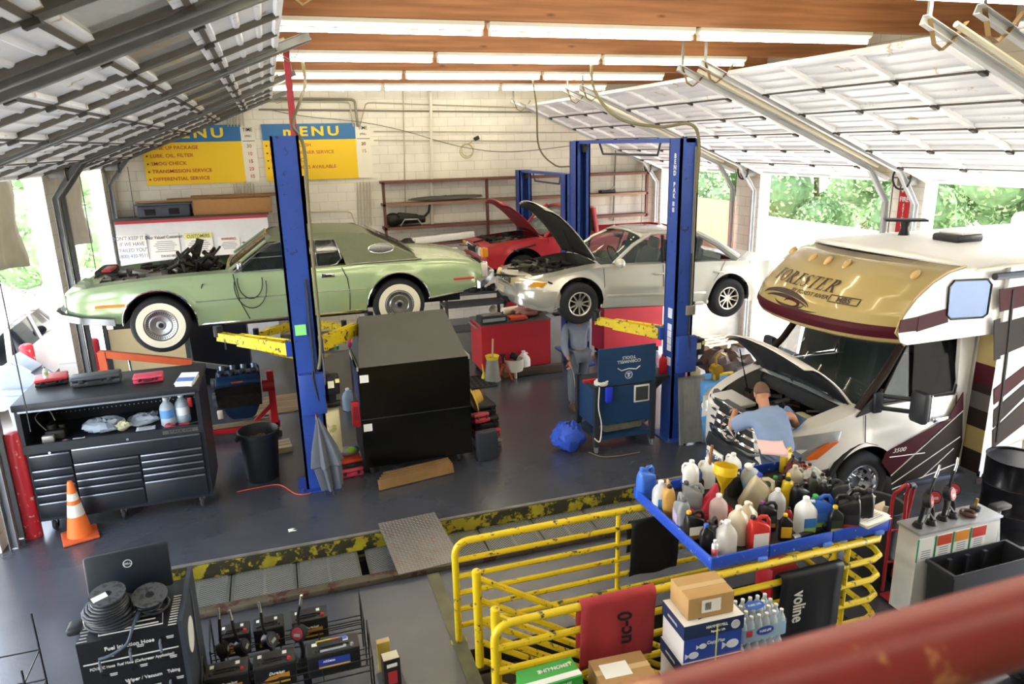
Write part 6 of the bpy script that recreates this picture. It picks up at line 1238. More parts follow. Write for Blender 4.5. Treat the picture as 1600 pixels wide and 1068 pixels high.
p = G(652, 752); t = thing('flattened_cardboard', 'bundle of flattened brown cardboard on the floor in front of the black cabinet', 'cardboard', (p.x, p.y+.02, .003), .17); 
for i in range(4): MB().box((.02*i, .05*i, .065), (1.02-.04*i, .035, .13+.01*i), M=RX(-20+5*i)).build('cardboard_sheet', mat('#7f6038', .9, var=.2, vs=5), t, ang=0)
# heap of cases at the right of the black cabinet
cx = X1+.06; def_ = None
t = thing('straw_hat', 'straw hat hung on the side of the black cabinet', 'hat', (cx+.02, 9.05, .86)); t.rotation_euler = (0, math.radians(72), 0); MB().lathe([(.001, .12), (.08, .115), (.095, .06), (.1, .02), (.17, .0), (.2, -.02), (.17, -.008), (.1, .008)], n=26).build('hat', mat('#c9a44a', .85, var=.1, vs=30), t)
case('tool_case', 'black tool case on top of the stack beside the black cabinet', (2.55, 9.55, .46), (.36, .42, .16), .1, '#1d1e20', handle=False); case('tool_case', 'second black tool case, under the topmost one', (2.57, 9.52, .27), (.38, .44, .18), .05, '#242527', handle=False); case('tool_case', 'red tool case in the stack under two black ones', (2.58, 9.48, .13), (.36, .40, .13), .1, '#b3242c', 'case', '#c0303a', handle=False); case('tool_case', 'grey metal tray case at the bottom of the stack on the floor', (2.58, 9.44, .003), (.38, .42, .12), .05, '#5b5a56', 'case', '#77756f', handle=False)
case('tool_case', 'small red case tilted against the black cabinet side', (2.42, 9.15, .45), (.24, .30, .14), .2, '#a82a34', 'case', '#c04450', handle=False, M=RX(-18)); case('tool_case', 'upright ribbed dark grey case standing on the floor by the cabinet', (2.45, 8.98, .215), (.30, .42, .13), .1, '#30343a', handle=False, M=RX(90))
# ================================================================ middle and right of the shop
CABR = mat('#c4303c', .4, var=.05)
def red_cab(label, px0, px1, pyb, depth, top_z, grp='red tool cabinets'):
    a, c = G(px0, pyb[0]), G(px1, pyb[1]); y = (a.y+c.y)/2; t = thing('red_cabinet', label, 'cabinet', (a.x, y, 0), group=grp); w = c.x-a.x
    MB().bx((0, 0, .12), (w, depth, top_z-.02)).build('body', CABR, t, ang=0); MB().bx((-.01, -.01, top_z-.02), (w+.01, depth+.01, top_z)).build('worktop', mat('#6f6e6a', .4, .6), t, ang=0); MB().bx((.05, .04, .02), (w-.05, depth-.04, .12)).build('plinth', DARKIN, t, ang=0)
    MB().tube([(-.02, .1, top_z-.08), (-.06, .1, top_z-.08), (-.06, depth-.1, top_z-.08), (-.02, depth-.1, top_z-.08)], .018).build('side_handle', mat('#8e9198', .4, .6), t); return t, a.x, y, w
t, cx, cy, cw = red_cab('long red tool cabinet turned back to camera, strewn with tools and rags', 755, 860, (590, 576), .75, 1.0)
t2_, dx, dy, dw = red_cab('second red tool cabinet under the silver saloon behind the blue cart', 938, 1040, (556, 552), .6, 1.02)
zt3 = 1.003; WT = 'things on the red cabinet'
def on(px, py, z=zt3): return G(px, py, z)
crumple('wrapped_bundle', 'crumpled reddish plastic wrapped bundle on the long red cabinet', (cx+1.05, cy+.35, zt3), (.6, .36, .22), '#9d6f70', 'bundle', 91, rough=.3)
t = thing('tool_tray', 'black and white box of small tools on the long red cabinet', 'box', (cx+.26, cy+.2, zt3), .05); MB().box((0, 0, .06), (.5, .3, .12)).build('body', mat('#2e3438', .5), t, ang=0); MB().box((0, -.152, .06), (.44, .003, .06)).build('label', mat('#9fb0b4', .5), t, ang=0); MB().box((.0, 0, .13), (.36, .2, .03), bev=.01).build('tools', STEEL, t)
funnel('white and red funnel lying on the tools at the end of the red cabinet', (cx+.24, cy+.2, zt3+.24), RX(80), '#dad6c8', .2, .08)
t = thing('paper_roll', 'cream paper towel roll lying on the red cabinet', 'paper roll', (cx+.72, cy+.5, zt3+.09), .2); MB().cyl((-.16, 0, 0), (.16, 0, 0), .085, n=20).build('roll', mat('#e9e1c8', .8), t); MB().cyl((-.162, 0, 0), (-.158, 0, 0), .022).build('core', DARKIN, t)
t = thing('orange_tray', 'flat orange red tray at the front edge of the red cabinet', 'tray', (cx+.75, cy+.16, zt3)); MB().box((0, 0, .04), (.34, .24, .07), bev=.02).build('body', mat('#c4432a', .5), t)
crumple('shop_rags', 'white and grey shop rags heaped at the far end of the red cabinet', (cx+1.48, cy+.35, zt3), (.3, .3, .14), '#b9bcc2', 'rags', 92)
t = thing('small_parts', 'row of metal parts at the edge of the red cabinet top', 'car part', (cx+1.62, cy+.15, zt3)); MB().box((0, 0, .03), (.3, .14, .05), bev=.015).build('parts', GREASE, t)
crumple('rag_heap', 'light heap of rags on the second red cabinet', (dx+.7, dy+.3, 1.024), (.5, .3, .16), '#b9a8a4', 'rags', 93); bottle('round', 'white bottle standing on the second red cabinet', (dx+.35, dy+.25, 1.024), 0, '#d9d9d6', '#c43a3a', group=None)
t = thing('steel_cart', 'grey steel parts cart with two shelves under the tail of the green coupe', 'cart', (PY(750, 480, 14.6).x, 14.6, 0)); 
for z in (.35, .9, 1.15): MB().bx((-.75, 0, z-.04), (.6, .55, z)).build('shelf', mat('#565f68', .5, .4), t, ang=0)
for x in (-.72, .57):
    for y in (.03, .52): MB().bx((x-.03, y-.03, 0), (x+.03, y+.03, 1.3)).build('leg', mat('#5a5560', .5, .4), t, ang=0)
b = MB(); rd = random.Random(4)
for k in range(24): b.box((rd.uniform(-.65, .5), rd.uniform(.08, .45), 1.15+.05), (rd.uniform(.05, .2), rd.uniform(.04, .15), rd.uniform(.05, .12)), rz=rd.uniform(0, 3), bev=.01)
tag(b.xf(T(t.location)).build('engine_parts_heap', GREASE), 'heap of dark engine parts on the grey steel cart', 'car part')
x = PY(797, 475, 14.9).x; t = thing('red_jack_stand', 'tall red stand with a white badge beside the steel cart', 'stand', (x, 14.9, 0)); MB().box((0, 0, .8), (.26, .2, 1.5), bev=.03).build('body', RED, t); MB().cyl((0, -.105, 1.35), (0, -.11, 1.35), .10, n=20).build('badge', WHITE, t); MB().box((.2, 0, 1.2), (.14, .2, .3), bev=.04).build('red_cover', RED, t)
t = thing('small_table', 'small steel table with rags and cans behind the black cabinet', 'table', (.82, 12.4, 0)); MB().bx((-.3, -.2, .83), (.3, .25, .86)).build('top', mat('#8d8f90', .4, .6), t, ang=0)
for x in (-.27, .27):
    for y in (-.17, .22): MB().cyl((x, y, 0), (x, y, .83), .016).build('leg', STEEL, t)
bottle('can', 'green spray can on the small steel table', (.80, 12.3, .862), 0, '#3f9a4a', '#e6e6e6', '#e0e6dc', group=None); bottle('can', 'pink spray can on the small steel table', (1.02, 12.34, .862), 0, '#c43a7a', '#d8d8d8', None, group=None); crumple('white_rags', 'white rags heaped on the small steel table', (.64, 12.4, .862), (.3, .26, .12), '#d0ccc4', 'rags', 120)
bottle('gallon', 'bluish windscreen washer jug on the floor behind the lift oil tank', (.86, 11.6, .003), .3, '#a9c4dc', '#e8eef2', h=.36, tr=True, group=None)
tag(MB().tube(cr([G(370, 768, .012), G(400, 762, .012), G(436, 757, .012), G(462, 771, .012), G(484, 770, .012), G(500, 757, .012)]), .007).build('extension_lead', mat('#c8503a', .5)), 'thin orange red lead on the floor by the trash can', 'lead')
# floor things in front of the long red cabinet
def gp(px, py, dy=.08): p = G(px, py); return Vector((p.x, p.y+dy, .003))
t = thing('floor_drain', 'dark slotted floor drain grate beside the red cabinet', 'drain', gp(738, 600)); MB().box((0, 0, .008), (.8, .7, .016)).build('frame', mat('#2f3032', .5, .5), t, ang=0); b = MB()
for i in range(7):
    for j in range(5): b.box((-.3+.1*i, -.26+.13*j, .0175), (.05, .09, .002))
k_ = b.build('slots', DARKIN, t, ang=0)
t = funnel('yellow plastic funnel standing upside down on the floor by the cabinet', gp(756, 594)+Vector((0, 0, .29)), RY(172), '#e8cf2a', .42, .10)
t = thing('oil_measure', 'clear oil pouring jug with a yellow funnel top and a brush in it', 'jug', gp(772, 596)); MB().lathe([(.001, 0), (.15, 0), (.155, .02), (.11, .40), (.112, .42)], n=24).build('body', mat('#a9aca6', .2, alpha=.75), t); MB().lathe([(.112, .41), (.13, .47), (.125, .47), (.06, .38), (.112, .41)], n=24, cap=False).build('spout', mat('#e8cf2a', .4), t); MB().cyl((.0, .0, .3), (.03, .02, .78), .018).build('brush_handle', mat('#c9b48a', .6), t)
t = thing('jack_stand', 'small red steel jack stand on the floor between jugs', 'jack stand', gp(789, 594)); b = MB()
for sx, sy in ((-1, -1), (1, -1), (1, 1), (-1, 1)): b.loft([[Vector((sx*.14, sy*.1, 0))+Vector((a, c, 0)) for a, c in ((-.02, -.02), (.02, -.02), (.02, .02), (-.02, .02))], [Vector((sx*.035, sy*.03, .26))+Vector((a, c, 0)) for a, c in ((-.015, -.015), (.015, -.015), (.015, .015), (-.015, .015))]])
b.box((0, 0, .28), (.1, .09, .05)); b.build('legs', mat('#a83a34', .5), t, ang=0); MB().box((0, 0, .36), (.035, .035, .18)).build('ratchet_bar', DKM, t); MB().box((0, 0, .46), (.1, .05, .03)).build('saddle', DKM, t)
carton('cardboard_box', 'small brown cardboard box behind the red jack stand', gp(799, 590, .14), (.26, .18, .28), .1, '#a97f52')
t = thing('parts_washer_tub', 'white plastic tub on legs with dirty tools in it', 'tub', gp(805, 590, .12)); MB().lathe([(.15, .1), (.19, .12), (.2, .34), (.18, .34), (.15, .14)], n=20).build('tub', mat('#d9d6c8', .4), t)
for a in (.5, 2.6, 4.7): MB().cyl((.15*math.cos(a), .15*math.sin(a), 0), (.15*math.cos(a), .15*math.sin(a), .2), .028).build('leg', mat('#d9d6c8', .4), t)
MB().box((.02, 0, .38), (.14, .08, .12), M=RY(30), bev=.02).build('tools', GREASE, t)
bottle('gallon', 'white plastic gallon jug standing on the floor by the red cabinet', gp(822, 585, .12), .4, '#f0f0ee', '#eeeeee', h=.42, group=None)
t = thing('timber_beam', 'dark timber beam lying along the base of the red cabinet', 'timber', gp(845, 584, .05)); MB().box((0, 0, .07), (.9, .14, .14), bev=.01).build('beam', wood_mat('#4f4134', '#352b22', (.5, 6, 6), .8, False), t)
# mechanic standing under the saloon, seen from behind
def person_standing():
    x, y = 4.40, 10.30; t = thing('person', 'person in grey blue work clothes standing under the silver saloon by its front wheel', 'person', (x, y, 0)); 
    hp = Vector((.05, .05, .90)); ch = Vector((.08, .20, 1.30)); nk = Vector((.08, .36, 1.48))
    L, Rr = [Vector((-.09, 0, .03)), Vector((-.09, .02, .48)), hp+Vector((-.08, 0, -.02))], [Vector((.12, .18, .03)), Vector((.13, .14, .48)), hp+Vector((.09, 0, -.02))]
    shl, shr = ch+Vector((-.19, .03, .04)), ch+Vector((.19, .03, .04)); el, er = Vector((-.20, .10, 1.05)), Vector((.26, .25, 1.05)); wl, wr = Vector((-.17, -.05, .84)), Vector((.24, .45, 1.08))
    skin_obj('body', SKIN, t, [(hp[:], .10), (ch[:], .10), (nk[:], .055), (shl[:], .05), (el[:], .042), (wl[:], .03), (shr[:], .05), (er[:], .042), (wr[:], .03), (L[2][:], .07), (L[1][:], .055), (L[0][:], .035), (Rr[2][:], .07), (Rr[1][:], .055), (Rr[0][:], .035)], [(0, 1), (1, 2), (1, 3), (3, 4), (4, 5), (1, 6), (6, 7), (7, 8), (0, 9), (9, 10), (10, 11), (0, 12), (12, 13), (13, 14)])
    skin_obj('shirt', mat('#8a93a6', .85, var=.12, vs=7), t, [((hp+Vector((0, 0, .02)))[:], (.165, .13)), (hp.lerp(ch, .5)[:], (.165, .13)), (ch[:], (.17, .12)), (nk[:], .07), (shl[:], .075), (el[:], .062), ((el.lerp(wl, .8))[:], .05), (shr[:], .075), (er[:], .062), ((er.lerp(wr, .8))[:], .05)], [(0, 1), (1, 2), (2, 3), (2, 4), (4, 5), (5, 6), (2, 7), (7, 8), (8, 9)])
    skin_obj('trousers', mat('#6d7383', .85, var=.12, vs=6), t, [(hp[:], (.15, .12)), (L[2][:], .105), (L[1][:], .085), ((L[0]+Vector((0, 0, .06)))[:], .07), (Rr[2][:], .105), (Rr[1][:], .085), ((Rr[0]+Vector((0, 0, .06)))[:], .07)], [(0, 1), (1, 2), (2, 3), (0, 4), (4, 5), (5, 6)])
    for q in (L[0], Rr[0]): MB().loft([rring(.10*s, .27*s2, .045, z, q.x, q.y-.06) for z, s, s2 in ((.002, 1, 1), (.02, 1.05, 1.02), (.05, 1, .95), (.09, .8, .5), (.10, .7, .4))]).build('shoe', SHOE, t)
    hand(t, wl, Vector((.05, -.2, -1)), Vector((1, 0, 0)), .7); hand(t, wr, Vector((0, 1, .3)), Vector((0, 0, 1)), .5); head(t, nk+Vector((0, .06, .10)), (.1, 1, -.5))
    MB().tube([wl+Vector((.02, -.02, -.08)), wl+Vector((.06, -.03, -.2)), wl+Vector((.10, -.02, -.45))], .008).build('tool_cord', mat('#b9b2a0', .6), t)
person_standing()
# blue service cart
x0, y0 = G(928, 705).x, 8.55; t = thing('service_cart', 'dark blue tool cart with its lid raised showing an upside down emblem', 'cart', (3.93, y0, 0)); CB = mat('#1f3f66', .4, var=.08); CD = mat('#2b2f36', .5); w, d = .86, .62
for x in (0, w):
    for y in (0, d): MB().bx((x-.035, y-.035, .1), (x+.035, y+.035, .98)).build('leg', CD, t, ang=0)
    for y in (0, d): k = MB().torus((x, y, .055), .038, .018, RY(90), 16, 8).build('caster', mat('#6a6b6e', .5), t); MB().box((x, y, .1), (.05, .06, .03)).build('caster_plate', STEEL, k)
MB().bx((.03, -.01, .41), (w-.03, .02, .94)).build('front_panel', CB, t, ang=0); MB().bx((.0, .02, .36), (.03, d, .9)).build('side_panel', CB, t, ang=0); MB().bx((0, 0, .9), (w, d, .96)).build('tray', CD, t, ang=0); MB().bx((0, 0, .18), (w, d, .24)).build('bottom_shelf', CB, t, ang=0)
MB().bx((w, .1, .92), (w+.34, d, .97)).build('side_shelf', CD, t, ang=0); MB().prism([(w, .92), (w+.3, .92), (w, .66)], 'xz', .14, .18).build('shelf_bracket', CD, t, ang=0)
ld = MB().bx((.02, -.02, .97), (w+.02, .01, 1.50)).build('lid', CB, t, ang=0); gw = mat('#c8d0da', .5)
F = frame((.47, -.024, 1.2), (-1, 0, 0), (0, 0, -1)); text('CORNWELL', .042, gw, ld, F @ T(0, -.095, 0), bold=.012, xs=1.1); text('TOOLS', .04, gw, ld, F @ T(0, -.15, 0), bold=.012, xs=1.1)
b = MB(); b.torus((.47, -.024, 1.10), .052, .005, RX(90), 28, 6); b.tube([(.30, -.024, 1.21), (.36, -.024, 1.17), (.47, -.024, 1.19), (.58, -.024, 1.17), (.64, -.024, 1.21)], .008, 5); b.box((.47, -.024, 1.10), (.03, .005, .06)); b.box((.47, -.024, 1.12), (.06, .005, .014)); b.build('emblem', gw, ld)
k = MB().bx((w-.30, -.022, .68), (w-.06, -.008, .93), bev=.02).build('window_frame', mat('#d4d2c6', .5), t); MB().bx((w-.275, -.026, .705), (w-.085, -.02, .905)).build('window', mat('#3c3f42', .2), k, ang=0)
t2 = thing('seat_cushion', 'dirty grey cushion on the lower shelf of the blue cart', 'cushion', (3.93+.45, y0+.30, .246)); MB().box((0, 0, .06), (.60, .46, .12), M=RZ(3), bev=.04).build('pad', mat('#77756a', .8, var=.3, vs=10), t2)
t2 = thing('air_gun', 'red air blow gun lying on the rim of the blue cart', 'tool', (3.93-.02, y0+.2, .975)); MB().box((0, 0, .03), (.2, .04, .05), bev=.015).build('body', RED, t2); MB().box((.04, 0, -.02+.03), (.04, .035, .05)).build('trigger', RED, t2)
crumple('cloth_rag', 'white rag with cords hanging over the corner of the blue cart', (3.93+.10, y0+.05, .963), (.22, .2, .12), '#d8d6cc', 'rag', 95)
t2 = thing('blue_pouch', 'bright blue pouch hanging on the corner of the blue cart', 'pouch', (3.93+.16, y0-.06, .78)); MB().box((0, 0, .08), (.11, .05, .22), bev=.02).build('pouch', mat('#2334c8', .5), t2)
tag(MB().tube(cr([(3.93+.02, y0-.05, .98), (3.93-.0, y0-.07, .7), (3.93+.05, y0-.06, .45), (3.93+.03, y0-.06, .2), (3.93-.05, y0-.05, .25)]), .009).build('dangling_rope', mat('#d9d5c4', .6)), 'white cord dangling down the corner of the blue cart', 'rope')
t2 = thing('vise', 'small dark vise and chain on the side shelf of the blue cart', 'tool', (3.93+w+.12, y0+.35, .973)); MB().box((0, 0, .05), (.16, .1, .1), bev=.02).build('body', DKM, t2); MB().torus((.05, -.05, .11), .05, .012, RX(60), 16, 6).build('chain', STEEL, t2)
bottle('quart', 'small red bottle standing on the side shelf of the blue cart', (3.93+w+.28, y0+.22, .973), 0, '#c02432', '#c02432', h=.27, group=None)
crumple('blue_tarp', 'bunched up bright blue tarp on the floor by the blue cart', G(898, 712)+Vector((0, .22, .003)), (.46, .44, .42), '#3358c8', 'tarp', 97, amp=.16)
tag(MB().tube(cr([G(920, 706, .02), G(940, 713, .02), G(965, 712, .02), G(1000, 706, .02)]), .007).build('extension_lead', mat('#7b6f60', .6)), 'thin brown cord on the floor in front of the blue cart', 'cord')
# radiator, oil drum, bags, barrel and the bright corner
t = thing('radiator', 'tall aluminium radiator leaning against the blue lift post', 'radiator', (5.33, 8.36, .003)); t.rotation_euler = (math.radians(-7), 0, math.radians(-4)); b = MB()
for k in range(13): b.bx((-.14+.0245*k, -.02, .02), (-.128+.0245*k, .02, .95))
b.bx((-.15, -.012, .02), (.18, .012, .95)); b.build('core', mat('#a3a5a0', .45, .4, var=.2), t, ang=0); MB().bx((-.18, -.03, 0), (-.14, .03, .97)).build('side_tank', mat('#9a9c98', .4, .6), t, ang=0); MB().bx((.17, -.03, 0), (.2, .03, .97)).build('side_tank', mat('#9a9c98', .4, .6), t, ang=0); MB().bx((-.18, -.03, .95), (.2, .03, .98)).build('top_rail', STEEL, t, ang=0)
p = G(1130, 672); t = thing('blue_barrel', 'worn blue plastic barrel with a brass hand pump on top', 'barrel', (5.74, 8.46, .002)); MB().lathe([(.001, 0), (.24, 0), (.26, .04), (.27, .3), (.265, .33), (.275, .36), (.275, .6), (.265, .63), (.27, .66), (.26, .86), (.24, .9), (.001, .89)], n=32).build('body', mat('#3f86c4', .5, var=.12, spots='#6f8ea6', spot_amt=.2), t)
k = MB().lathe([(.001, .89), (.06, .89), (.06, 1.0), (.001, 1.0)], n=14); k.cyl((0, -.06, 1.03), (0, .06, 1.03), .08, n=18); k.tube([(0, 0, 1.08), (-.02, 0, 1.2), (.06, 0, 1.27), (.14, 0, 1.22)], .018); k.build('hand_pump', mat('#b08a2c', .35, .7), t); MB().box((.14, -.05, .97), (.24, .05, .04), bev=.015).build('pump_lever', YEL, t)
crumple('brown_bag', 'brown leather like bag heaped on a stand behind the blue barrel', (6.45, 9.3, .62), (.85, .5, .42), '#4c3630', 'bag', 98, rough=.5)
t = thing('oil_drum', 'low dark drum under the brown bag behind the motorhome', 'drum', (6.45, 9.3, 0)); MB().lathe([(.001, 0), (.29, 0), (.29, .6), (.001, .6)], n=28).build('drum', mat('#3a3d42', .5, .4), t)
crumple('waste_bag', 'black waste bag on the floor behind the blue cart', (4.98, 9.3, .003), (.4, .4, .42), '#1d1e20', 'bag', 99, rough=.35)
t = thing('timber_pallet', 'pale wooden pallet lying in the bright doorway beyond the saloon', 'pallet', (8.55, 12.6, .002), .1)
for k in range(4): MB().box((0, -.3+.2*k, .13), (1.0, .1, .02)).build('slat', wood_mat('#d2c3a2', '#a8977a', (.6, 6, 6), .8, False), t, ang=0)
for k in range(3): MB().box((-.45+.45*k, 0, .06), (.08, .72, .12)).build('bearer', wood_mat('#c6b695', '#a8977a', (.6, 6, 6), .8, False), t, ang=0)
t = thing('metal_sheet', 'scuffed grey metal sheet standing in the far doorway on the pallet', 'sheet', (8.55, 12.95, .003)); MB().box((0, 0, .8), (1.5, .05, 1.6)).build('sheet', mat('#a9a9a6', .5, .3, var=.2, vs=3), t, ang=0); MB().bx((-.8, -.08, 0), (-.74, .04, 1.7)).build('post', mat('#5d6470', .5, .4), t, ang=0)
for k, (px, pt) in enumerate(((1160, 500), (1208, 470), (1192, 500))): p = G(px, 520 if k != 1 else 522); o = MB().lathe([(.1, 0), (.1, .95), (.05, 1.0), (.001, 1.0)], n=18).build('bollard', RDP); o.location = (11.2+k*.8, 12.2+k*.35, -.008); tag(o, ['red bollard in the bright yard, closest to the pallet', 'red bollard in the yard nearest the motorhome nose', 'red bollard standing between two others in the bright yard'][k], 'bollard', 'red steel bollards')
# mechanic leaning into the motorhome
def person_leaning():
    x, y = 4.80, 5.84; t = thing('person', 'person in a blue work shirt leaning into the engine bay of the motorhome', 'person', (x, y, 0))
    hp = Vector((0, 0, .93)); ch = Vector((.10, .30, 1.24)); nk = Vector((.14, .44, 1.34)); hd = nk+Vector((.03, .10, .04))
    L, Rr = [Vector((-.13, -.06, .03)), Vector((-.12, .0, .48)), Vector((-.10, 0, .90))], [Vector((.12, -.10, .03)), Vector((.12, -.0, .48)), Vector((.10, 0, .90))]
    shl, shr = ch+Vector((-.22, .08, .03)), ch+Vector((.25, .0, .03)); el, er = Vector((-.26, .52, 1.12)), Vector((.47, .34, 1.08)); wl, wr = Vector((-.02, .78, 1.20)), Vector((.55, .58, 1.14))
    skin_obj('body', SKIN, t, [(hp[:], .10), (ch[:], .10), (nk[:], .058), (shl[:], .05), (el[:], .044), (wl[:], .031), (shr[:], .05), (er[:], .044), (wr[:], .031), (L[2][:], .07), (L[1][:], .055), (L[0][:], .035), (Rr[2][:], .07), (Rr[1][:], .055), (Rr[0][:], .035)], [(0, 1), (1, 2), (1, 3), (3, 4), (4, 5), (1, 6), (6, 7), (7, 8), (0, 9), (9, 10), (10, 11), (0, 12), (12, 13), (13, 14)])
    skin_obj('shirt', SHIRT, t, [((hp+Vector((0, -.03, -.05)))[:], (.20, .16)), ((hp.lerp(ch, .5)+Vector((0, 0, .03)))[:], (.235, .155)), (ch[:], (.25, .15)), (nk[:], .072), (shl[:], .11), (shl.lerp(el, .95)[:], .085), (shr[:], .11), (shr.lerp(er, .95)[:], .085)], [(0, 1), (1, 2), (2, 3), (2, 4), (4, 5), (2, 6), (6, 7)])
    skin_obj('trousers', PANTS, t, [(hp[:], (.15, .12)), (L[2][:], .10), (L[1][:], .09), ((L[0]+Vector((0, 0, .06)))[:], .075), (Rr[2][:], .10), (Rr[1][:], .09), ((Rr[0]+Vector((0, 0, .06)))[:], .075)], [(0, 1), (1, 2), (2, 3), (0, 4), (4, 5), (5, 6)])
    MB().loft([[(hp.x+.165*math.cos(a), hp.y-.03+.13*math.sin(a), z) for a in [2*PI*k/24 for k in range(24)]] for z in (.87, .905)]).build('belt', BLACK, t)
    for q in (L[0], Rr[0]): MB().loft([rring(.10*s, .27*s2, .045, z, q.x, q.y+.06) for z, s, s2 in ((.002, 1, 1), (.02, 1.05, 1.02), (.05, 1, .95), (.09, .8, .5), (.10, .7, .4))]).build('shoe', SHOE, t)
    hand(t, wl, Vector((.6, .8, -.3)), Vector((0, 0, 1)), .5); hand(t, wr, Vector((-.2, 1, -.3)), Vector((0, 0, 1)), .5); head(t, hd+Vector((0, .05, .05)), (.25, 1, -.55), '#6a5040')
    MB().tube(cr([nk+Vector((.10, -.04, .0)), nk+Vector((0, -.085, .01)), nk+Vector((-.10, -.03, .0))]), .022, 6).build('collar', SHIRT, t)
person_leaning()
# ================================================================ pit grates and tread plate
GR = mesh_mat('#8f918d', 26, .4); x = PX0+.03; i = 0
while x < PX1-.3:
    x1 = min(x+.66, PX1-.02)
    if not (.42 < x < .55):
        t = thing('pit_grate', f'steel mesh grate over the pit, number {i+1} from the end by the hose cabinet', 'grate', (x, PY0, 0), group='pit grates'); w = x1-x-.012; d = PY1-PY0
        b = MB()
        for a, c in (((0, .03, -.20), (.03, d-.03, -.16)), ((w-.03, .03, -.20), (w, d-.03, -.16)), ((0, .03, -.20), (w, .055, -.16)), ((0, d-.055, -.20), (w, d-.03, -.16)), ((w*.5-.012, .03, -.20), (w*.5+.012, d-.03, -.165))): b.bx(a, c)
        b.build('frame', mat('#75776f', .5, .6, var=.2), t, ang=0); MB().grid([[(0, .03, -.162), (w, .03, -.162)], [(0, d-.03, -.162), (w, d-.03, -.162)]]).build('mesh', GR, t, ang=0, fixn=False); i += 1
    x = x1 + (.07 if -.2 < x < .0 else 0)
b = MB().bx((PX0, PY0+.05, -.26), (PX1, PY0+.10, -.20)); b.bx((PX0, PY1-.10, -.26), (PX1, PY1-.05, -.20)); struct(b.build('trim_5', mat('#4a4636', .6, .4)), 'grate support rails in the pit')
t = thing('tread_plate', 'grey diamond tread plate bridging the pit', 'plate', (1.12, 7.02, .065)); t.rotation_euler = (math.radians(1), 0, math.radians(3)); MB().bx((-.33, -.56, 0), (.33, .50, .012)).build('plate', mat('#8e8a86', .4, .7, var=.12, spots='#9a6a62', spot_amt=.1), t, ang=0); b = MB()
for r in range(30):
    for c in range(18): b.box((-.31+.0365*c, -.54+.0355*r, .0135), (.024, .007, .004), rz=.8 if (r+c) % 2 else -.8)
b.build('diamond_ribs', mat('#a5a19c', .35, .8), t, ang=0)
p = G(457, 828); sheets('paper_scrap', 'small white paper scrap lying on the floor beyond the pit', p+Vector((0, 0, .004)), .09, .06, RZ(10), '#e8e8e4', lines=False, n=1)
# ================================================================ yellow guard railing round the stair
YR = mat('#e2c51e', .42, var=.06, vs=5, spots='#4a443a', spot_amt=.15, spot_s=13)
t = thing('guard_railing', 'chipped yellow pipe guard railing around the stair opening', 'railing', (0, 0, 0)); ZR = [.97, .80, .64, .48, .32, .16]; xa, xb, yf, yn = 1.16, 4.60, 5.34, 4.18
o = MB().tube([(xa, yf, .002)]+[(xa, yf, .84)]+arc((xa+.12, yf, .85), .12, 180, 90, 6)+[(xb-.15, yf, .97)], .031, 10).build('top_rail', YR, t)
MB().tube([(xa, yn, .002), (xa, yn, .84)]+arc((xa+.12, yn, .85), .12, 180, 90, 6)+[(xb-.12, yn, .97)]+[(xb, yn+.10, .97), (xb, yf-.12, .97), (xb-.15, yf, .97)], .031, 10).build('top_rail', YR, t)
for z, zn in zip(ZR[1:], (.78, .59, .40, .21, None)):
    MB().tube([(xa, yf, z), (xb-.15, yf, z)], .024, 8).build('rail', YR, t)
    if zn: MB().tube([(xa, yn, zn), (xb-.14, yn, zn), (xb-.04, yn+.04, zn), (xb, yn+.14, zn), (xb, yf-.14, zn), (xb-.15, yf, zn)], .026, 8).build('rail', YR, t)
for px, py_ in ((2.68, yf), (4.3, yf), (2.3, yn), (4.18, yn), (xb, 4.75)): MB().tube([(px, py_, .002), (px, py_, .97)], .022, 8).build('post', YR, t)
for (px, py_) in ((xa, yf), (xa, yn)): MB().lathe([(.001, .01), (.07, .01), (.07, .002), (.001, .002)], (px, py_, 0), 16).build('foot_flange', YR, t)
for lb, yy in (('yellow stair handrail with a newel post, the one beside the far railing', 4.98), ('yellow stair handrail with a newel post, beside the red mat railing', 4.46)):
    t = thing('stair_handrail', lb, 'railing', (1.25, yy, 0), group='stair handrails'); MB().tube([(0, 0, .002), (0, 0, .90), (0, 0, .915)], [.036, .036, .02], 12).build('newel_post', YR, t)
    for z in (.84, .64, .44, .24, .06): MB().tube([(0, 0, z), (2.7, 0, z-1.75)], .026, 8).build('sloping_rail', YR, t)
# ================================================================ blue tray table with bottles
TX0, TX1, TY0, TY1, TZ = 2.92, 4.60, 4.22, 5.46, 1.012
t = thing('tray_table', 'shallow blue steel tray on the yellow railing holding many bottles', 'tray', (0, 0, 0)); BT = mat('#2450c4', .38, var=.06, spots='#c9d2e8', spot_amt=.02, spot_s=20)
MB().bx((TX0, TY0, TZ), (TX1, TY1, TZ+.012)).build('tray_bottom', mat('#2b2724', .6, var=.3, vs=12, bump=.3), t, ang=0)
for a, c in (((TX0-.02, TY0-.02, TZ-.005), (TX0, TY1+.02, TZ+.10)), ((TX1, TY0-.02, TZ-.005), (TX1+.02, TY1+.02, TZ+.10)), ((TX0, TY1, TZ-.005), (TX1, TY1+.02, TZ+.10))): MB().bx(a, c, bev=.006).build('tray_side', BT, t)
for a, c in ((TX0, 3.42), (3.43, 4.03), (4.04, TX1)): MB().bx((a, TY0-.02, TZ-.005), (c, TY0, TZ+.10), bev=.006).build('tray_side', BT, t)
for px in (3.36, 3.98, 4.5): MB().box((px, TY0-.03, TZ+.005), (.08, .03, .035), bev=.006).build('hinge', mat('#5f86d8', .4), t)
BZ = TZ+.013
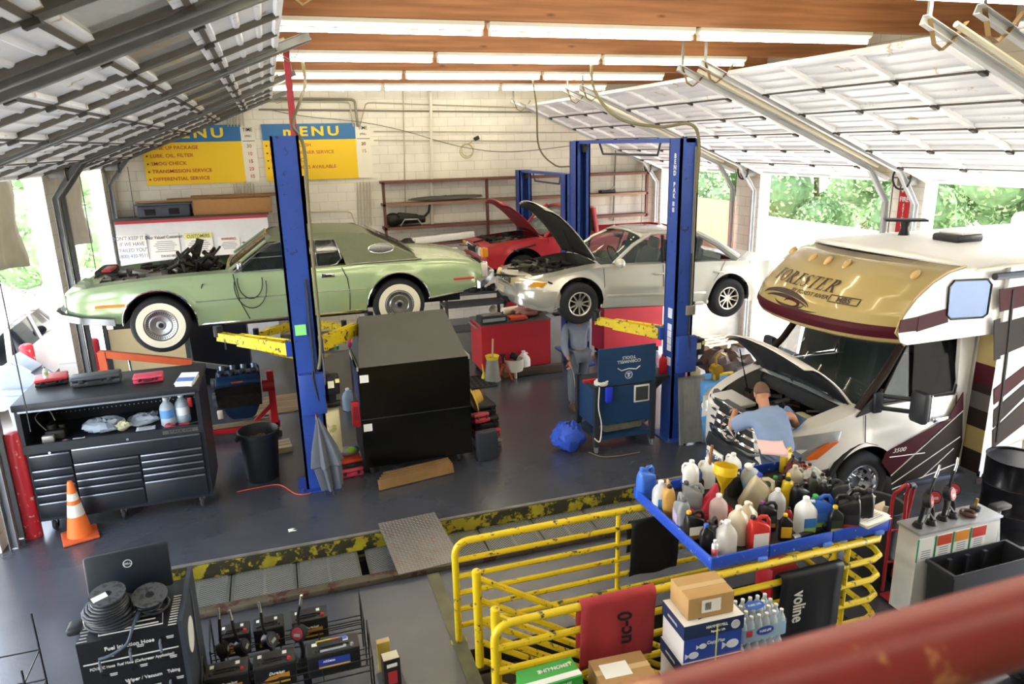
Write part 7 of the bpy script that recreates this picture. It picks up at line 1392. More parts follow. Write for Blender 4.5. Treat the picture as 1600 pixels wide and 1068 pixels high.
def B(kind, px, py, label, col, cap='#1d1e20', lab=None, **k):
    p = G(px, py, BZ); p.x = min(max(p.x, TX0+.07), TX1-.07); p.y = min(max(p.y, TY0+.06), TY1-.05); return bottle(kind, label, p, k.pop('rz', -.25), col, cap, lab, **k)
B('jug5', 1008, 776, 'light blue handled jug at the far left corner of the tray', '#3f72d8', '#3f72d8', rz=.3); B('gallon', 1021, 800, 'white washer fluid jug with a blue label, front of the light blue jug', '#eef2f4', '#f2f2f2', '#3f86c8', fill='#6fc8d8', tr=True)
B('jug5', 1043, 803, 'gold oil jug with a black cap near the tray edge', '#c2954e', '#221c16', rz=1.2); B('jug5', 1054, 829, 'silver grey oil jug with a pale purple label', '#8c9094', '#5a5d60', '#b9a9c8', rz=1.3, h=.31); B('jug5', 1080, 803, 'dull grey oil jug behind the silver one', '#85888a', '#44474a', rz=-.6)
B('jug5', 1076, 846, 'black oil jug with a yellow cap and white gold label', '#1b1c1e', '#e0a82a', '#e6e0d0', lab2='#a8762c', h=.27, rz=-.1); B('quart', 1091, 866, 'black oil bottle with a blue cap at the near left corner', '#1d1f22', '#2f62c8', h=.25); B('jug5', 1110, 857, 'black jug with white markings behind the spray can', '#1a1b1f', '#232428', '#2c3550', lab2='#c9ccd2', rz=.5, h=.26)
B('can', 1105, 877, 'white spray can with a red band in the near corner', '#dfe3e6', '#e9ecee', '#d86a72', h=.17); B('gallon', 1133, 864, 'translucent white gallon jug with a little liquid, nearest the blue edge', '#e9e8e2', '#eeeeea', tr=True, fill='#b9ae92', rz=1.7); B('gallon', 1121, 820, 'pinkish translucent gallon jug behind the clear white one', '#e6d2d0', '#eee6e2', tr=True, rz=1.0); B('gallon', 1151, 845, 'dirty cream gallon jug with a white cap', '#ddd3bd', '#e9e6da', rz=.9, h=.31); B('gallon', 1165, 836, 'second dirty cream jug, right behind the red one', '#d8cdb4', '#e4e0d2', rz=.5, h=.30)
B('jug5', 1183, 857, 'bright red jug with a white label and black cap', '#c8302c', '#1d1e20', '#e8e4de', rz=-.15, h=.29); B('jug5', 1057, 752, 'blue jug with a red cap lying at the back of the tray', '#3b64a8', '#c83a3a', rz=.1, tilt=RY(58)); B('jug5', 1090, 757, 'olive black jug with a blue cap lying at the back', '#33322a', '#2f55b8', rz=.3, tilt=RY(40)); B('gallon', 1053, 743, 'white gallon jug at the back edge beside the blue jug', '#eceeec', '#f0f0f0', rz=2.6); B('gallon', 1080, 741, 'white gallon jug at the back edge in front of the wooden handle', '#eceeec', '#f0f0f0', rz=2.9)
B('gallon', 1141, 750, 'white gallon jug at the back beside the yellow funnel', '#f0f0ee', '#f0f0f0', rz=1.8); B('jug5', 1148, 772, 'charcoal jug with a purple cap beside the yellow funnel', '#34342f', '#7a3a8a', rz=.2, h=.24); B('water', 1178, 770, 'big clear water bottle with a blue label tilted on the jugs', '#dfe8ec', '#f0f2f2', '#8fc4e0', tr=True, h=.36, rz=0, tilt=RX(12) @ RY(-22)); B('jug5', 1168, 792, 'large beige jug with a blue cap lying in the middle', '#c4b998', '#3148b0', rz=-.5, tilt=RY(25), h=.33); B('jug5', 1197, 826, 'black jug with a purple cap behind the red jug', '#26262b', '#8a3f96', '#3b3a40', lab2='#b98a4a', rz=-.3, h=.25)
B('jug5', 1247, 728, 'yellow oil jug with a black cap at the back by the headlamp', '#d8b62a', '#1f1f1f', rz=.4, h=.24); B('quart', 1253, 740, 'small blue bottle in front of the yellow back jug', '#3a5fc8', '#26262c', h=.16); B('quart', 1264, 746, 'dark grey oil bottle beside the small blue one', '#3f4244', '#222222', h=.22); B('quart', 1238, 744, 'dark oil bottle left of the small blue bottle, under pink paper', '#4a4b4a', '#2a2a2a', h=.22); B('quart', 1278, 748, 'orange red bottle at the back, the one beside the grey bottle', '#c8502f', '#222', h=.21); B('quart', 1292, 752, 'orange red bottle at the back corner of the group', '#d0502e', '#222', h=.22, rz=.4)
B('quart', 1256, 757, 'smoky grey bottle with a black cap in the back cluster', '#6f706a', '#252525', h=.2); B('quart', 1300, 768, 'dark bottle with a red cap at the back right', '#5b5550', '#c03038', h=.2); B('quart', 1284, 773, 'clear bottle with a black cap in front of the orange pair', '#b9b6a8', '#232323', h=.21, tr=True); B('jug5', 1214, 784, 'black handled jug with a green cap', '#1e2022', '#3f9a4a', rz=.2, h=.26); B('jug5', 1228, 790, 'yellow handled jug with a black cap behind the green capped one', '#d9b824', '#242320', rz=.9, h=.29); B('gallon', 1240, 768, 'cloudy cream jug behind the yellow jug', '#d6d1ba', '#d6d1ba', tr=True, h=.26)
B('jug5', 1247, 800, 'black oil jug between the yellow jug and the white labelled one', '#1b1d20', '#2a2a2c', rz=.1, h=.28); B('gallon', 1212, 806, 'clear gallon jug in the middle of the tray', '#dfe2e2', '#e6e8e8', tr=True, h=.26, rz=1.2); B('quart', 1226, 843, 'black bottle with a yellow label and yellow cap at the front', '#1f2024', '#e0c22a', '#e3b62a', h=.23, rz=-.4); B('gallon', 1256, 830, 'large white jug with a blue and green label at the front', '#eef1f4', '#f2f4f4', '#3f78c0', lab2='#8fc05a', rz=-.2, h=.31); B('jug5', 1279, 826, 'blue jug with a green cap behind the large white one', '#2f62c8', '#3fae5a', '#3f72c4', lab2='#8fc05a', rz=-.2, h=.31); B('round', 1231, 818, 'small red bottle between the front jugs', '#b8323a', '#2a2a2a', h=.15)
B('quart', 1304, 836, 'slim black bottle with a yellow cap near the blue edge', '#22252c', '#e2c62e', '#2f3a2a', lab2='#c9b23a', h=.26); B('jug5', 1320, 830, 'tall black oil jug beside the slim yellow capped bottle', '#191b20', '#2a2b2e', '#23252b', lab2='#a83a3a', rz=2.6, h=.33); B('jug5', 1340, 822, 'tall black oil jug at the tray end by the green can', '#1a1c21', '#3a3b3e', rz=2.7, h=.34)
B('jug5', 1288, 790, 'black jug with a silver cap behind the tall black pair', '#24262a', '#8d9094', rz=.4, h=.26); B('jug5', 1310, 792, 'grey black jug with a dark cap next to the silver capped one', '#3d4043', '#1f2022', rz=2.4, h=.26); B('jug5', 1268, 780, 'smoked grey jug in the back middle', '#4e504c', '#2b2b2b', rz=1, h=.25); B('quart', 1345, 796, 'grey bottle with a black cap beside the green can', '#8f8f8a', '#222', h=.24)
p = G(1358, 806, BZ); t = thing('rectangular_can', 'green rectangular metal can with a cream cap at the tray end', 'can', (p.x-.03, p.y, BZ), .2); MB().box((0, 0, .095), (.10, .065, .19), bev=.006).build('body', mat('#2f6a4a', .4), t); MB().box((0, 0, .193), (.102, .067, .008)).build('lid', mat('#d8d4c2', .4), t); MB().cyl((0, 0, .195), (0, 0, .22), .022).build('cap', mat('#d8d4c2', .4), t); b = MB()
for k in range(4): b.box((0, -.0335, .05+.03*k), (.07, .001, .008))
b.build('print_lines', mat('#9fc0a4', .5), t, ang=0)
funnel('large yellow plastic funnel standing mouth up among the jugs', G(1126, 786, BZ), RX(-4) @ RY(8), '#e0bd1e', .36, .105)
t = thing('drip_pan', 'red plastic drain pan with a wedge shaped spout on the tray', 'pan', G(1106, 806, BZ)); RP = mat('#a8202c', .35); MB().loft([rring(.34*s, .28*s, .03, z) for z, s in ((.0, .85), (.10, 1.0), (.105, .96), (.02, .82))]).build('pan', RP, t); MB().loft([[(-.1, -.05, .05), (.12, -.05, .05), (.12, .06, .05), (-.1, .06, .05)], [(.06, -.01, .30), (.075, -.01, .30), (.075, .01, .30), (.06, .01, .30)]]).build('spout', mat('#c83a4a', .35), t, ang=0)
t = thing('wooden_stick', 'worn wooden tool handle sticking up at the back of the tray', 'handle', Vector((3.60, 5.36, BZ))); MB().cyl((0, 0, 0), (.06, .03, .42), .017, .014).build('handle', wood_mat('#a06a36', '#6f4722', (4, 4, .5), .5, False), t)
t = sheets('pink_papers', 'pink paper sheets lying on top of the bottles by the mechanic', G(1203, 745, BZ)+Vector((0, .0, .30)), .25, .22, RX(14) @ RZ(-20), '#e6c2c2', n=3, lines=False)
crumple('plastic_wrap', 'crumpled clear plastic wrap among the bottles', G(1268, 768, BZ)+Vector((0, 0, .12)), (.18, .16, .12), '#cfd2cf', 'plastic', 111, rough=.25, alpha=.8); crumple('dark_funnel_cloth', 'dark red cloth lying behind the tall black jugs', Vector((4.42, 5.18, BZ)), (.20, .16, .22), '#6a2a28', 'cloth', 112)
t = thing('flashlight', 'black handled light lying along the front edge of the tray', 'light', G(1268, 838, BZ)+Vector((0, 0, .03))); MB().cyl((-.13, 0, 0), (.12, .03, 0), .024).build('body', BLACK, t); MB().cyl((-.2, -.01, 0), (-.13, 0, 0), .03, .026).build('lens_head', STEEL, t); MB().sph((.16, .03, .03), .045).build('end_cap', BLACK, t)
t = sheets('clipboard_papers', 'white paperwork on a clipboard at the tray corner', G(1371, 812, 1.13)+Vector((-.04, .06, 0)), .30, .20, RZ(12), '#eeece6', n=3); MB().box((0, 0, -.006), (.32, .22, .006)).build('clipboard', mat('#b9b4aa', .5), t, ang=0)
p = G(1360, 815, BZ); t = thing('metal_box', 'small brown metal box under the clipboard at the tray corner', 'box', (4.50, 4.32, BZ)); MB().box((0, 0, .045), (.14, .12, .085), bev=.008).build('body', mat('#5a4030', .5), t)
# rubber mats over the rails
def draped(name, label, x0, x1, y, zt, l0, l1, col, rough=.8, group='rubber mats on the railing'):
    t = thing(name, label, 'mat', ((x0+x1)/2, y, zt), group=group); w = (x1-x0)/2; rows = []; r = .042
    for k in range(11): z = -l0*(1-k/10); rows.append((-r-.012*math.sin(k*.5)*(1-k/10), z))
    rows += [(-r*math.cos(a), r*math.sin(a)) for a in (math.radians(30), math.radians(60), math.radians(90), math.radians(120), math.radians(150))]
    for k in range(11): rows.append((r+.01*math.sin(k*.6), -l1*k/10))
    MB().grid([[(w*(j/8*2-1)+(.02*(z/l0) if z < 0 else 0), yy+.014*math.sin(j*1.1)*min(1, -z*3 if z < 0 else 0), z) for j in range(9)] for yy, z in rows]).build('mat', mat(col, rough, var=.10, vs=6), t, thick=.006, ang=50); return t
t = draped('rubber_mat', 'red rubber mat with black lettering draped over the near railing', 1.80, 2.40, yn, .975, .52, .45, '#a8343a'); F = frame((.03, -.082, -.21), (0, 0, 1), (-1, 0, 0)); text('uc-0', .115, INK, t, F, bold=.02, xs=.95, shear=.1)
draped('rubber_mat', 'plain black rubber mat draped over the far railing under the tray', 2.80, 3.30, yf, .805, .50, .3, '#131416', .6)
t = draped('rubber_mat', 'black banner mat with white lettering draped over the near railing', 3.52, 4.12, yn, .81, .60, .4, '#1a1b1f', .5); F = frame((-.15, -.078, -.24), (0, 0, -1), (1, 0, 0)); text('voline', .115, mat('#d8d6d0', .6), t, F, bold=.015, xs=.72)
# ================================================================ cartons by the railing
HB = mat('#22345c', .5); HW2 = mat('#e9e6de', .55); HBL = mat('#2a4aa8', .5)
def paper_case(label, loc, rz):
    t = thing('paper_case', label, 'box', loc, rz, 'copy paper cases'); x, y, z = .46, .31, .285
    MB().box((0, 0, z*.5), (x, y, z)).build('carton', HBL, t, ang=0); MB().bx((-x/2-.002, -y/2, 0), (-x/2+.001, y/2, z)).build('end_panel', HW2, t, ang=0); l = MB().box((0, 0, z-.035), (x+.016, y+.016, .11)).build('lid', HB, t, ang=0); MB().box((0, 0, z+.0205), (x+.012, y+.012, .002)).build('lid_top', HW2, t, ang=0)
    text('HAMMERMILL', .022, WHITE, l, front((.02, -y/2-.011, z-.02)), xs=.9); text('Paper for Life', .016, WHITE, l, front((.03, -y/2-.011, z-.06)), xs=.9); text('Copy Plus', .025, WHITE, t, front((.02, -y/2-.004, z*.46)), shear=.2); text('HAMMERMILL', .018, WHITE, l, frame((-x/2-.011, 0, z-.035), (0, -1, 0), (0, 0, 1)), xs=.9); MB().cyl((.17, -y/2-.012, z-.04), (.17, -y/2-.008, z-.04), .035, n=20).build('seal', mat('#c9cfd6', .5), l)
    text('HAMMERMILL', .035, mat('#8a93a6', .5), t, frame((.04, .05, z+.0225), (1, 0, 0), (0, 1, 0))); MB().prism([(-.15, .10), (-.12, .13), (-.10, .02)], 'xy', z+.021, z+.0225).build('triangle_print', HB, t, ang=0); MB().prism([(-.10, -.09), (.05, -.07), (-.10, -.12)], 'xy', z+.021, z+.0225).build('triangle_print', HB, t, ang=0)
    for fx, fz, s in ((.16, .08, 1.0), (-.15, .05, .8), (-.08, .11, .6)):
        MB().prism([(fx+.05*s*math.cos(a), fz+.035*s*math.sin(a)) for a in [2*PI*k/16 for k in range(16)]], 'xz', -y/2-.002, -y/2).build('fish_print', mat('#dfe4ee', .5), t, ang=0); MB().prism([(fx-.045*s, fz), (fx-.085*s, fz+.03*s), (fx-.085*s, fz-.03*s)], 'xz', -y/2-.002, -y/2).build('fish_print', mat('#dfe4ee', .5), t, ang=0)
    return t
cx, cy = G(1092, 962, .76).x-.06, 3.93
for k, lb in enumerate(('blue and white paper case at the bottom of the stack', 'blue and white paper case in the middle of the stack', 'blue and white paper case under the brown carton')): paper_case(lb, (cx+.006*k, cy, .001+.309*k), -.04)
carton('cardboard_box', 'small brown carton with a shipping label on top of the paper cases', (cx+.01, cy+.02, .930), (.36, .27, .17), -.05, '#b8935f', lbl=(-.0, .09, .15, .10)); tag(MB().tube([(cx+.02, cy-.170, .03), (cx+.025, cy-.172, .90)], .005).build('strap', mat('#c8d06a', .5)), 'pale green packing strap down the front of the paper cases', 'strap')
FILM = mat('#b9d8ee', .12, alpha=.35); WB = mat('#dbe8f0', .1, alpha=.6)
def water_pack():
    t = thing('water_pack', 'x', 'water pack', group='shrink wrapped water packs'); k0 = None
    for i in range(6):
        for j in range(4):
            o = MB().lathe([(.001, 0), (.03, 0), (.032, .01), (.032, .11), (.028, .14), (.013, .175), (.012, .185)], n=12).build('bottle', WB, t) if k0 is None else k0[0].copy(); c = MB().lathe([(.014, .18), (.015, .182), (.015, .200), (.001, .202)], n=10).build('cap', WHITE, o) if k0 is None else k0[1].copy()
            if k0: COL.objects.link(o); COL.objects.link(c); o.parent = t; c.parent = o
            else: k0 = (o, c)
            o.location = (-.165+.066*i, -.1+.066*j, .0)
    MB().loft([rring(.405, .275, .03, z) for z in (.01, .12)], cap=False).build('film', mat('#a9cdea', .15, alpha=.6), t)
    for s in (0,): q = MB().prism([(.075*math.cos(a), .085+.036*math.sin(a)) for a in [2*PI*k/20 for k in range(20)]], 'xz', -.1415, -.139).build('blue_label', mat('#2848a8', .4), t, ang=0); text('PURE LIFE', .018, WHITE, q, front((0, -.143, .085)), xs=.9); MB().bx((-.16, -.1415, .06), (-.11, -.139, .11)).build('red_label', mat('#c8424f', .4), t, ang=0)
    q = MB().prism([(.08*math.cos(a), .05*math.sin(a)) for a in [2*PI*k/20 for k in range(20)]], 'xy', .204, .206).build('blue_label', mat('#3a68c8', .4), t, ang=0); text('PURE LIFE', .02, WHITE, q, T(0, 0, .207), xs=.9); return t
wp = water_pack(); wx = cx+.445; WL = ['water bottle pack at the bottom of its stack', 'second water bottle pack from the floor', 'water bottle pack just under the topmost one', 'topmost water bottle pack with white caps showing']
for k in range(4):
    o = wp if k == 0 else copy_tree(wp); o.location = (wx+.01*k, cy+.02, .001+.204*k); o['label'] = WL[k]+' beside the paper cases'
b1 = carton('cardboard_box', 'brown carton with a white label at the foot of the red mat', (1.98, 3.84, .001), (.40, .28, .66), -.06, '#b08a5a', lbl=None); MB().box((-.05, 0, .662), (.2, .14, .002)).build('shipping_label', LBL, b1, ang=0)
b1 = carton('cardboard_box', 'brown carton under the green soda box', (1.47, 3.88, .001), (.46, .32, .585), 0, '#a98556'); t = thing('soda_box', 'green lemon lime soda carton on top of a brown box', 'box', (1.46, 3.90, .589), .03); MB().box((0, 0, .065), (.41, .20, .13), bev=.003).build('carton', mat('#2f9a3c', .4), t, ang=0); MB().box((0, -.06, .1305), (.41, .05, .001)).build('white_band', WHITE, t, ang=0); text('LEMON-LIME', .03, WHITE, t, frame((.05, .035, .1315), (-1, 0, 0), (0, -1, 0)), bold=.01); text('LEMON-LIME', .03, WHITE, t, front((0, -.1005, .09)), bold=.01); MB().sph((.17, .05, .13), (.016, .012, .004)).build('lemon_print', mat('#e2d63a', .5), t)
# ================================================================ right foreground
def rp(px, py, z): return G(px, py, z)
OTZ = .86; a, c = rp(1437, 833, OTZ), rp(1548, 808, OTZ); yk = (a.y+c.y)/2; t = thing('oil_tank', 'white bench tank with labelled front and oil pumps on top', 'tank', (a.x, yk, 0)); w = c.x-a.x+.12; MB().bx((0, 0, .02), (w, .22, OTZ-.02)).build('body', mat('#d9dad6', .45, var=.06), t, ang=0); MB().bx((-.015, -.015, OTZ-.02), (w+.015, .235, OTZ)).build('top_plate', mat('#bfc3c6', .3, .7, var=.15), t, ang=0)
for k in range(4):
    xx = .09+.20*k; l = MB().bx((xx-.085, -.006, .58), (xx+.085, 0, .80)).build('product_label', WHITE, t, ang=0)
    if k: MB().bx((xx-.08, -.009, .70), (xx+.08, -.006, .795)).build('colour_block', mat(['#c8452a', '#d88a2a', '#c8342e'][k-1], .5), l, ang=0)
    MB().bx((xx-.1, -.008, .58), (xx-.088, -.001, .80)).build('green_edge', mat('#2f9a6a', .5), l, ang=0); q = MB()
    for j in range(4): q.box((xx, -.0075, .61+.022*j), (.10, .001, .006))
    q.build('print_lines', mat('#6d7a80', .6), l, ang=0)
def oil_gun(label, loc, lean, rz, hgt=.55, fc='#a82832'):
    g = thing('oil_gun', label, 'oil gun', loc, rz, 'oil dispensing guns'); g.rotation_euler = (math.radians(lean), math.radians(lean*.6), rz); MB().cyl((0, 0, 0), (0, 0, .04), .05, .035, 14).build('base_collar', BLACK, g); MB().tube(cr([(0, 0, .03), (.01, 0, .12), (-.01, 0, .2)]), .018).build('grip', BLACK, g)
    m = MB().lathe([(.001, -.03), (.06, -.03), (.066, 0), (.06, .03), (.001, .03)], n=20, M=T(0, -.01, .26) @ RX(70)).build('meter_housing', BLACK, g); k = MB().lathe([(.001, .032), (.048, .032), (.048, .036), (.001, .036)], n=20, M=T(0, -.01, .26) @ RX(70)).build('meter_face', mat(fc, .4), m); MB().box((0, -.046, .262), (.05, .006, .022), M=RX(-20)).build('meter_display', mat('#9aa49c', .3), k)
    MB().tube(cr([(0, 0, .31), (.0, 0, .40), (.03, 0, hgt-.08)]), .012).build('spout_hose', BLACK, g); MB().cyl((.03, 0, hgt-.09), (.05, 0, hgt), .012, .010, 10).build('nozzle', mat('#d6d6d2', .25, .9), g); MB().tube([(0, -.04, .06), (-.05, -.05, .14), (-.02, -.04, .22)], .006).build('trigger_guard', STEEL, g); return g
for k, (dx, dy, ln, rz) in enumerate(((.08, .15, 8, .5), (.22, .14, -4, -.3), (.38, .17, 3, .3), (.50, .17, -8, -.5))): oil_gun(['oil gun with red meter on the white tank, closest to the hand truck', 'oil gun on the white tank, second from the hand truck', 'oil gun on the white tank, third from the hand truck', 'oil gun on the white tank, farthest of four from the hand truck'][k], (a.x+dx, yk+dy-.05, OTZ+.002), ln, rz)
tag(MB().torus((a.x+.66, yk+.10, OTZ+.02), .055, .018, None, 20, 8).build('tank_ring', mat('#4a2420', .4)), 'dark red ring lying on top of the white tank', 'ring'); t = thing('filler_valve', 'small brass valve on a black collar on the tank top', 'valve', (a.x+.80, yk+.15, OTZ+.002)); MB().cyl((0, 0, 0), (0, 0, .03), .045).build('collar', BLACK, t); MB().cyl((0, 0, .03), (.01, 0, .11), .013).build('stem', mat('#b8964a', .3, .8), t)
BRZ = .62; q1, q2, q3, q4 = rp(1430, 860, BRZ), rp(1536, 832, BRZ), rp(1606, 868, BRZ), rp(1492, 903, BRZ); bx0, bx1, by0, by1 = (q1.x+q4.x)/2, (q2.x+q3.x)/2+.08, (q4.y+q3.y)/2, min((q1.y+q2.y)/2, yk-.04)
t = thing('open_bin', 'large empty black plastic bin beside the white tank', 'bin', (0, 0, 0)); BB = mat('#26282c', .45, var=.1); P = lambda s, z: [((bx0+bx1)/2+(x_-(bx0+bx1)/2)*s, (by0+by1)/2+(y_-(by0+by1)/2)*s, z) for x_, y_ in ((bx0, by0), (bx1, by0), (bx1, by1), (bx0, by1))]
MB().loft([P(.88, .01), P(.97, BRZ-.03), P(1.02, BRZ-.03), P(1.02, BRZ), P(.95, BRZ), P(.86, .04)]).build('body', BB, t, ang=0)
for k in range(3): xx = lerp(bx0, bx1, .25+.22*k); MB().bx((xx-.02, by1-.05, .08), (xx+.02, by1-.02, BRZ-.03)).build('inner_rib', BB, t, ang=0)
dp = rp(1592, 852, 0); t = thing('oil_drum', 'tall black steel drum at the edge by the motorhome', 'drum', (dp.x+.12, dp.y+.25, .002)); MB().lathe([(.001, 0), (.285, 0), (.29, .02), (.285, .03), (.283, .28), (.295, .30), (.283, .32), (.283, .57), (.295, .59), (.283, .61), (.285, .86), (.292, .88), (.27, .88), (.27, .865), (.001, .865)], n=40).build('drum', mat('#15161a', .25, .2), t); MB().cyl((.1, -.1, .865), (.1, -.1, .885), .035).build('bung', STEEL, t)
t = thing('hand_truck', 'red tubular hand truck standing by the black trash can', 'hand truck', (0, 0, 0)); HT = mat('#b02832', .35); y_ = 4.62; hx = PY(1386, 862, y_).x
for q in (cr([(hx, y_, .06), (hx, y_, .6), (hx+.01, y_+.02, 1.0), (hx+.03, y_-.02, 1.10), (hx+.09, y_-.03, 1.15)]), cr([(hx+.14, y_-.03, .06), (hx+.14, y_-.02, .6), (hx+.145, y_, 1.0), (hx+.14, y_-.02, 1.11), (hx+.09, y_-.03, 1.15)]), [(hx+.19, y_+.08, .12), (hx+.22, y_+.0, 1.08)]): MB().tube(q, .016).build('side_rail', HT, t)
MB().tube([(hx+.13, y_-.03, 1.13), (hx+.18, y_-.02, 1.13), (hx+.225, y_, 1.09)], .024).build('grip', BLACK, t)
for z in (.35, .68): MB().tube(cr([(hx, y_+.01, z), (hx+.07, y_+.03, z-.02), (hx+.14, y_-.01, z), (hx+.2, y_+.05, z+.02)]), .011).build('cross_bar', HT, t)
MB().bx((hx-.03, y_-.2, .02), (hx+.25, y_, .035)).build('toe_plate', HT, t, ang=0)
for s in (-.05, .25): MB().cyl((hx+s-.02, y_+.12, .12), (hx+s+.02, y_+.12, .12), .12, n=22).build('wheel', RUB, t)
tp = rp(1385, 835, .72); t = thing('trash_can', 'dark grey trash can with cardboard scraps behind the hand truck', 'trash can', (hx+.20, 4.99, .002)); MB().lathe([(.001, 0), (.19, 0), (.2, .02), (.25, .70), (.27, .71), (.27, .75), (.245, .74), (.19, .05), (.001, .05)], n=32).build('body', mat('#3a3c40', .5, var=.1), t)
t = thing('cardboard_scrap', 'pale cardboard pieces sticking out of the trash can', 'cardboard', (hx+.21, 4.95, .45)); MB().box((0, -.02, .15), (.2, .01, .32), M=RX(-15) @ RZ(20), bev=.002).build('piece', mat('#cbb48c', .8), t); MB().box((.06, .06, .12), (.12, .01, .28), M=RX(10) @ RZ(-30), bev=.002).build('piece', mat('#e0d6c0', .8), t)
b = MB().bx((4.05, 4.9, .002), (4.35, 5.15, .32), bev=.02); tag(b.build('red_toolbox', RED), 'red box on the floor under the yellow railing end', 'box')
p = G(1540, 800, .8); t = thing('tripod_stand', 'thin metal stand with a black tool between the tank and the drum', 'stand', (a.x+w+.18, yk+.15, .0)); 
for k in range(3): q = 2.1*k; MB().cyl((.14*math.cos(q), .14*math.sin(q), .002), (0, 0, .8), .010).build('leg', mat('#d0d2d4', .3, .8), t)
MB().box((0, 0, .84), (.2, .1, .05), bev=.02).build('tool_head', BLACK, t); MB().cyl((-.02, 0, .6), (-.02, 0, .8), .03).build('clamp', STEEL, t)
# ================================================================ red handrail of the gallery the photograph is taken from
t = thing('gallery_handrail', 'thick worn red handrail running across the near corner', 'railing', (0, .58, 3.585)); RR = mat('#8e2c2a', .42, spots='#c98a5a', spot_amt=.12, spot_s=5, var=.12, vs=3)  # tan spots: worn paint, plus reflections of the lights put into the colour
MB().tube([(-.4, 0, -.012), (3.2, 0, .0)], .052, 20).build('rail', RR, t); 
b = MB().bx((-3.2, -1.2, 2.35), (9.45, .62, 2.55)); struct(b.build('floor_gallery', mat('#7a756c', .8), ang=0), 'gallery floor in front of the shop')
for x in (3.0,): MB().tube([(x, 0, -.05), (x, 0, -1.03)], .04, 12).build('post', RR, t)
crumple('black_bag', 'black bag on the floor below the red handrail end', Vector((5.35, 3.35, .003)), (.6, .4, .4), '#1c1d20', 'bag', 130, rough=.5)
# ================================================================ left foreground: hose cabinet, batteries
HC = mat('#17181b', .4); t = thing('hose_cabinet', 'black hose dispenser cabinet with white printed headings', 'cabinet', (-1.47, 4.60, 0)); w, d, z = .60, .56, 1.2
MB().bx((0, 0, 0), (w, d, z)).build('body', HC, t, ang=0); MB().bx((w+.0, -.02, 0), (w+.03, d+.1, z+.04)).build('side_board', mat('#343a44', .5), t, ang=0); wt = mat('#dcdcd8', .6)
text('Fuel Injection Hose', .026, wt, t, front((w*.5, -.003, z-.07)), bold=.012); text('PCV/EEC Hose  Fuel Hose (Carburetor Application)', .019, wt, t, front((w*.5, -.003, z-.20)), bold=.01, xs=.86); text('Wiper / Vacuum', .023, wt, t, front((w*.58, -.003, z-.335)), bold=.012); text('Tubing', .023, wt, t, front((w*.88, -.003, z-.33)), bold=.012, xs=.85)
b = MB(); b.bx((.02, -.003, z-.163), (w-.02, 0, z-.155)); b.bx((w*.42, -.003, z-.6), (w*.44, 0, z-.34)); b.build('white_rules', wt, t, ang=0)
for x, zz in ((.12, -.13), (.30, -.10), (.48, -.08), (.12, -.27), (.30, -.25), (.48, -.23), (.14, -.43), (.36, -.42), (.50, -.40), (.14, -.52), (.36, -.52), (.50, -.49)):
    h = MB().cyl((x, .005, z+zz), (x, -.004, z+zz), .016, n=14).build('outlet_hole', mat('#050505', .6), t); q = MB(); q.box((x+.06, -.002, z+zz+.012), (.045, .002, .006)); q.box((x+.06, -.002, z+zz), (.04, .002, .005)); q.build('size_print', wt, h, ang=0)
    if zz in (-.13, -.10, -.08, -.42, -.40): MB().tube([(x, 0, z+zz), (x, -.03, z+zz-.01), (x+.004, -.04, z+zz-.07)], .008).build('hose_end', mat('#5d6570', .5), h)
q = MB()
for k in range(12): q.box((.03, .02+.035*k, z+.001), (.04 if k % 3 else .06, .004, .002)); q.box((w-.04, .02+.030*k, z+.001), (.05, .010, .002))
for k in range(3): q.box((w*.5, .08+.05*k, z+.001), (.34-.05*k, .012, .002))
q.build('top_print', wt, t, ang=0); MB().tube([(.12, .05, z+.002), (.12, .22, z+.002), (w-.12, .22, z+.002), (w-.1, .05, z+.002)], .004, closed=True).build('top_frame_print', wt, t)
MB().prism([(.12*math.cos(k)+.2, .2*math.sin(k)*.6+z-.22) for k in [2*PI*i/20 for i in range(20)]], 'yz', w+.03, w+.033).build('oval_sticker', wt, t, ang=0); MB().tube([(w+.034, .42, z), (w+.036, .40, z-.2), (w+.036, .34, z-.8)], .006).build('ball_chain', STEEL, t)
MB().bx((-.14, .30, z-.13), (-.02, .42, z-.07), bev=.02).build('side_knob', BLACK, t)
tm = thing('computer_monitor', 'black monitor seen from behind on the cabinet behind the hose reels', 'monitor', (-1.20, 5.02, z)); tm.rotation_euler = (math.radians(-8), 0, math.radians(6)); MB().box((0, 0, .20), (.52, .05, .32), bev=.015).build('back_shell', mat('#1b222c', .4), tm); e = MB().torus((0, -.027, .27), .026, .003, RX(90), 24, 6).build('logo_ring', mat('#c9d2da', .4), tm); text('DELL', .013, mat('#c9d2da', .4), e, front((0, -.028, .27)), bold=.012); MB().box((0, .04, .03), (.22, .16, .03), bev=.01).build('stand', BLACK, tm)
HOSE = mat('#2a2e34', .4)
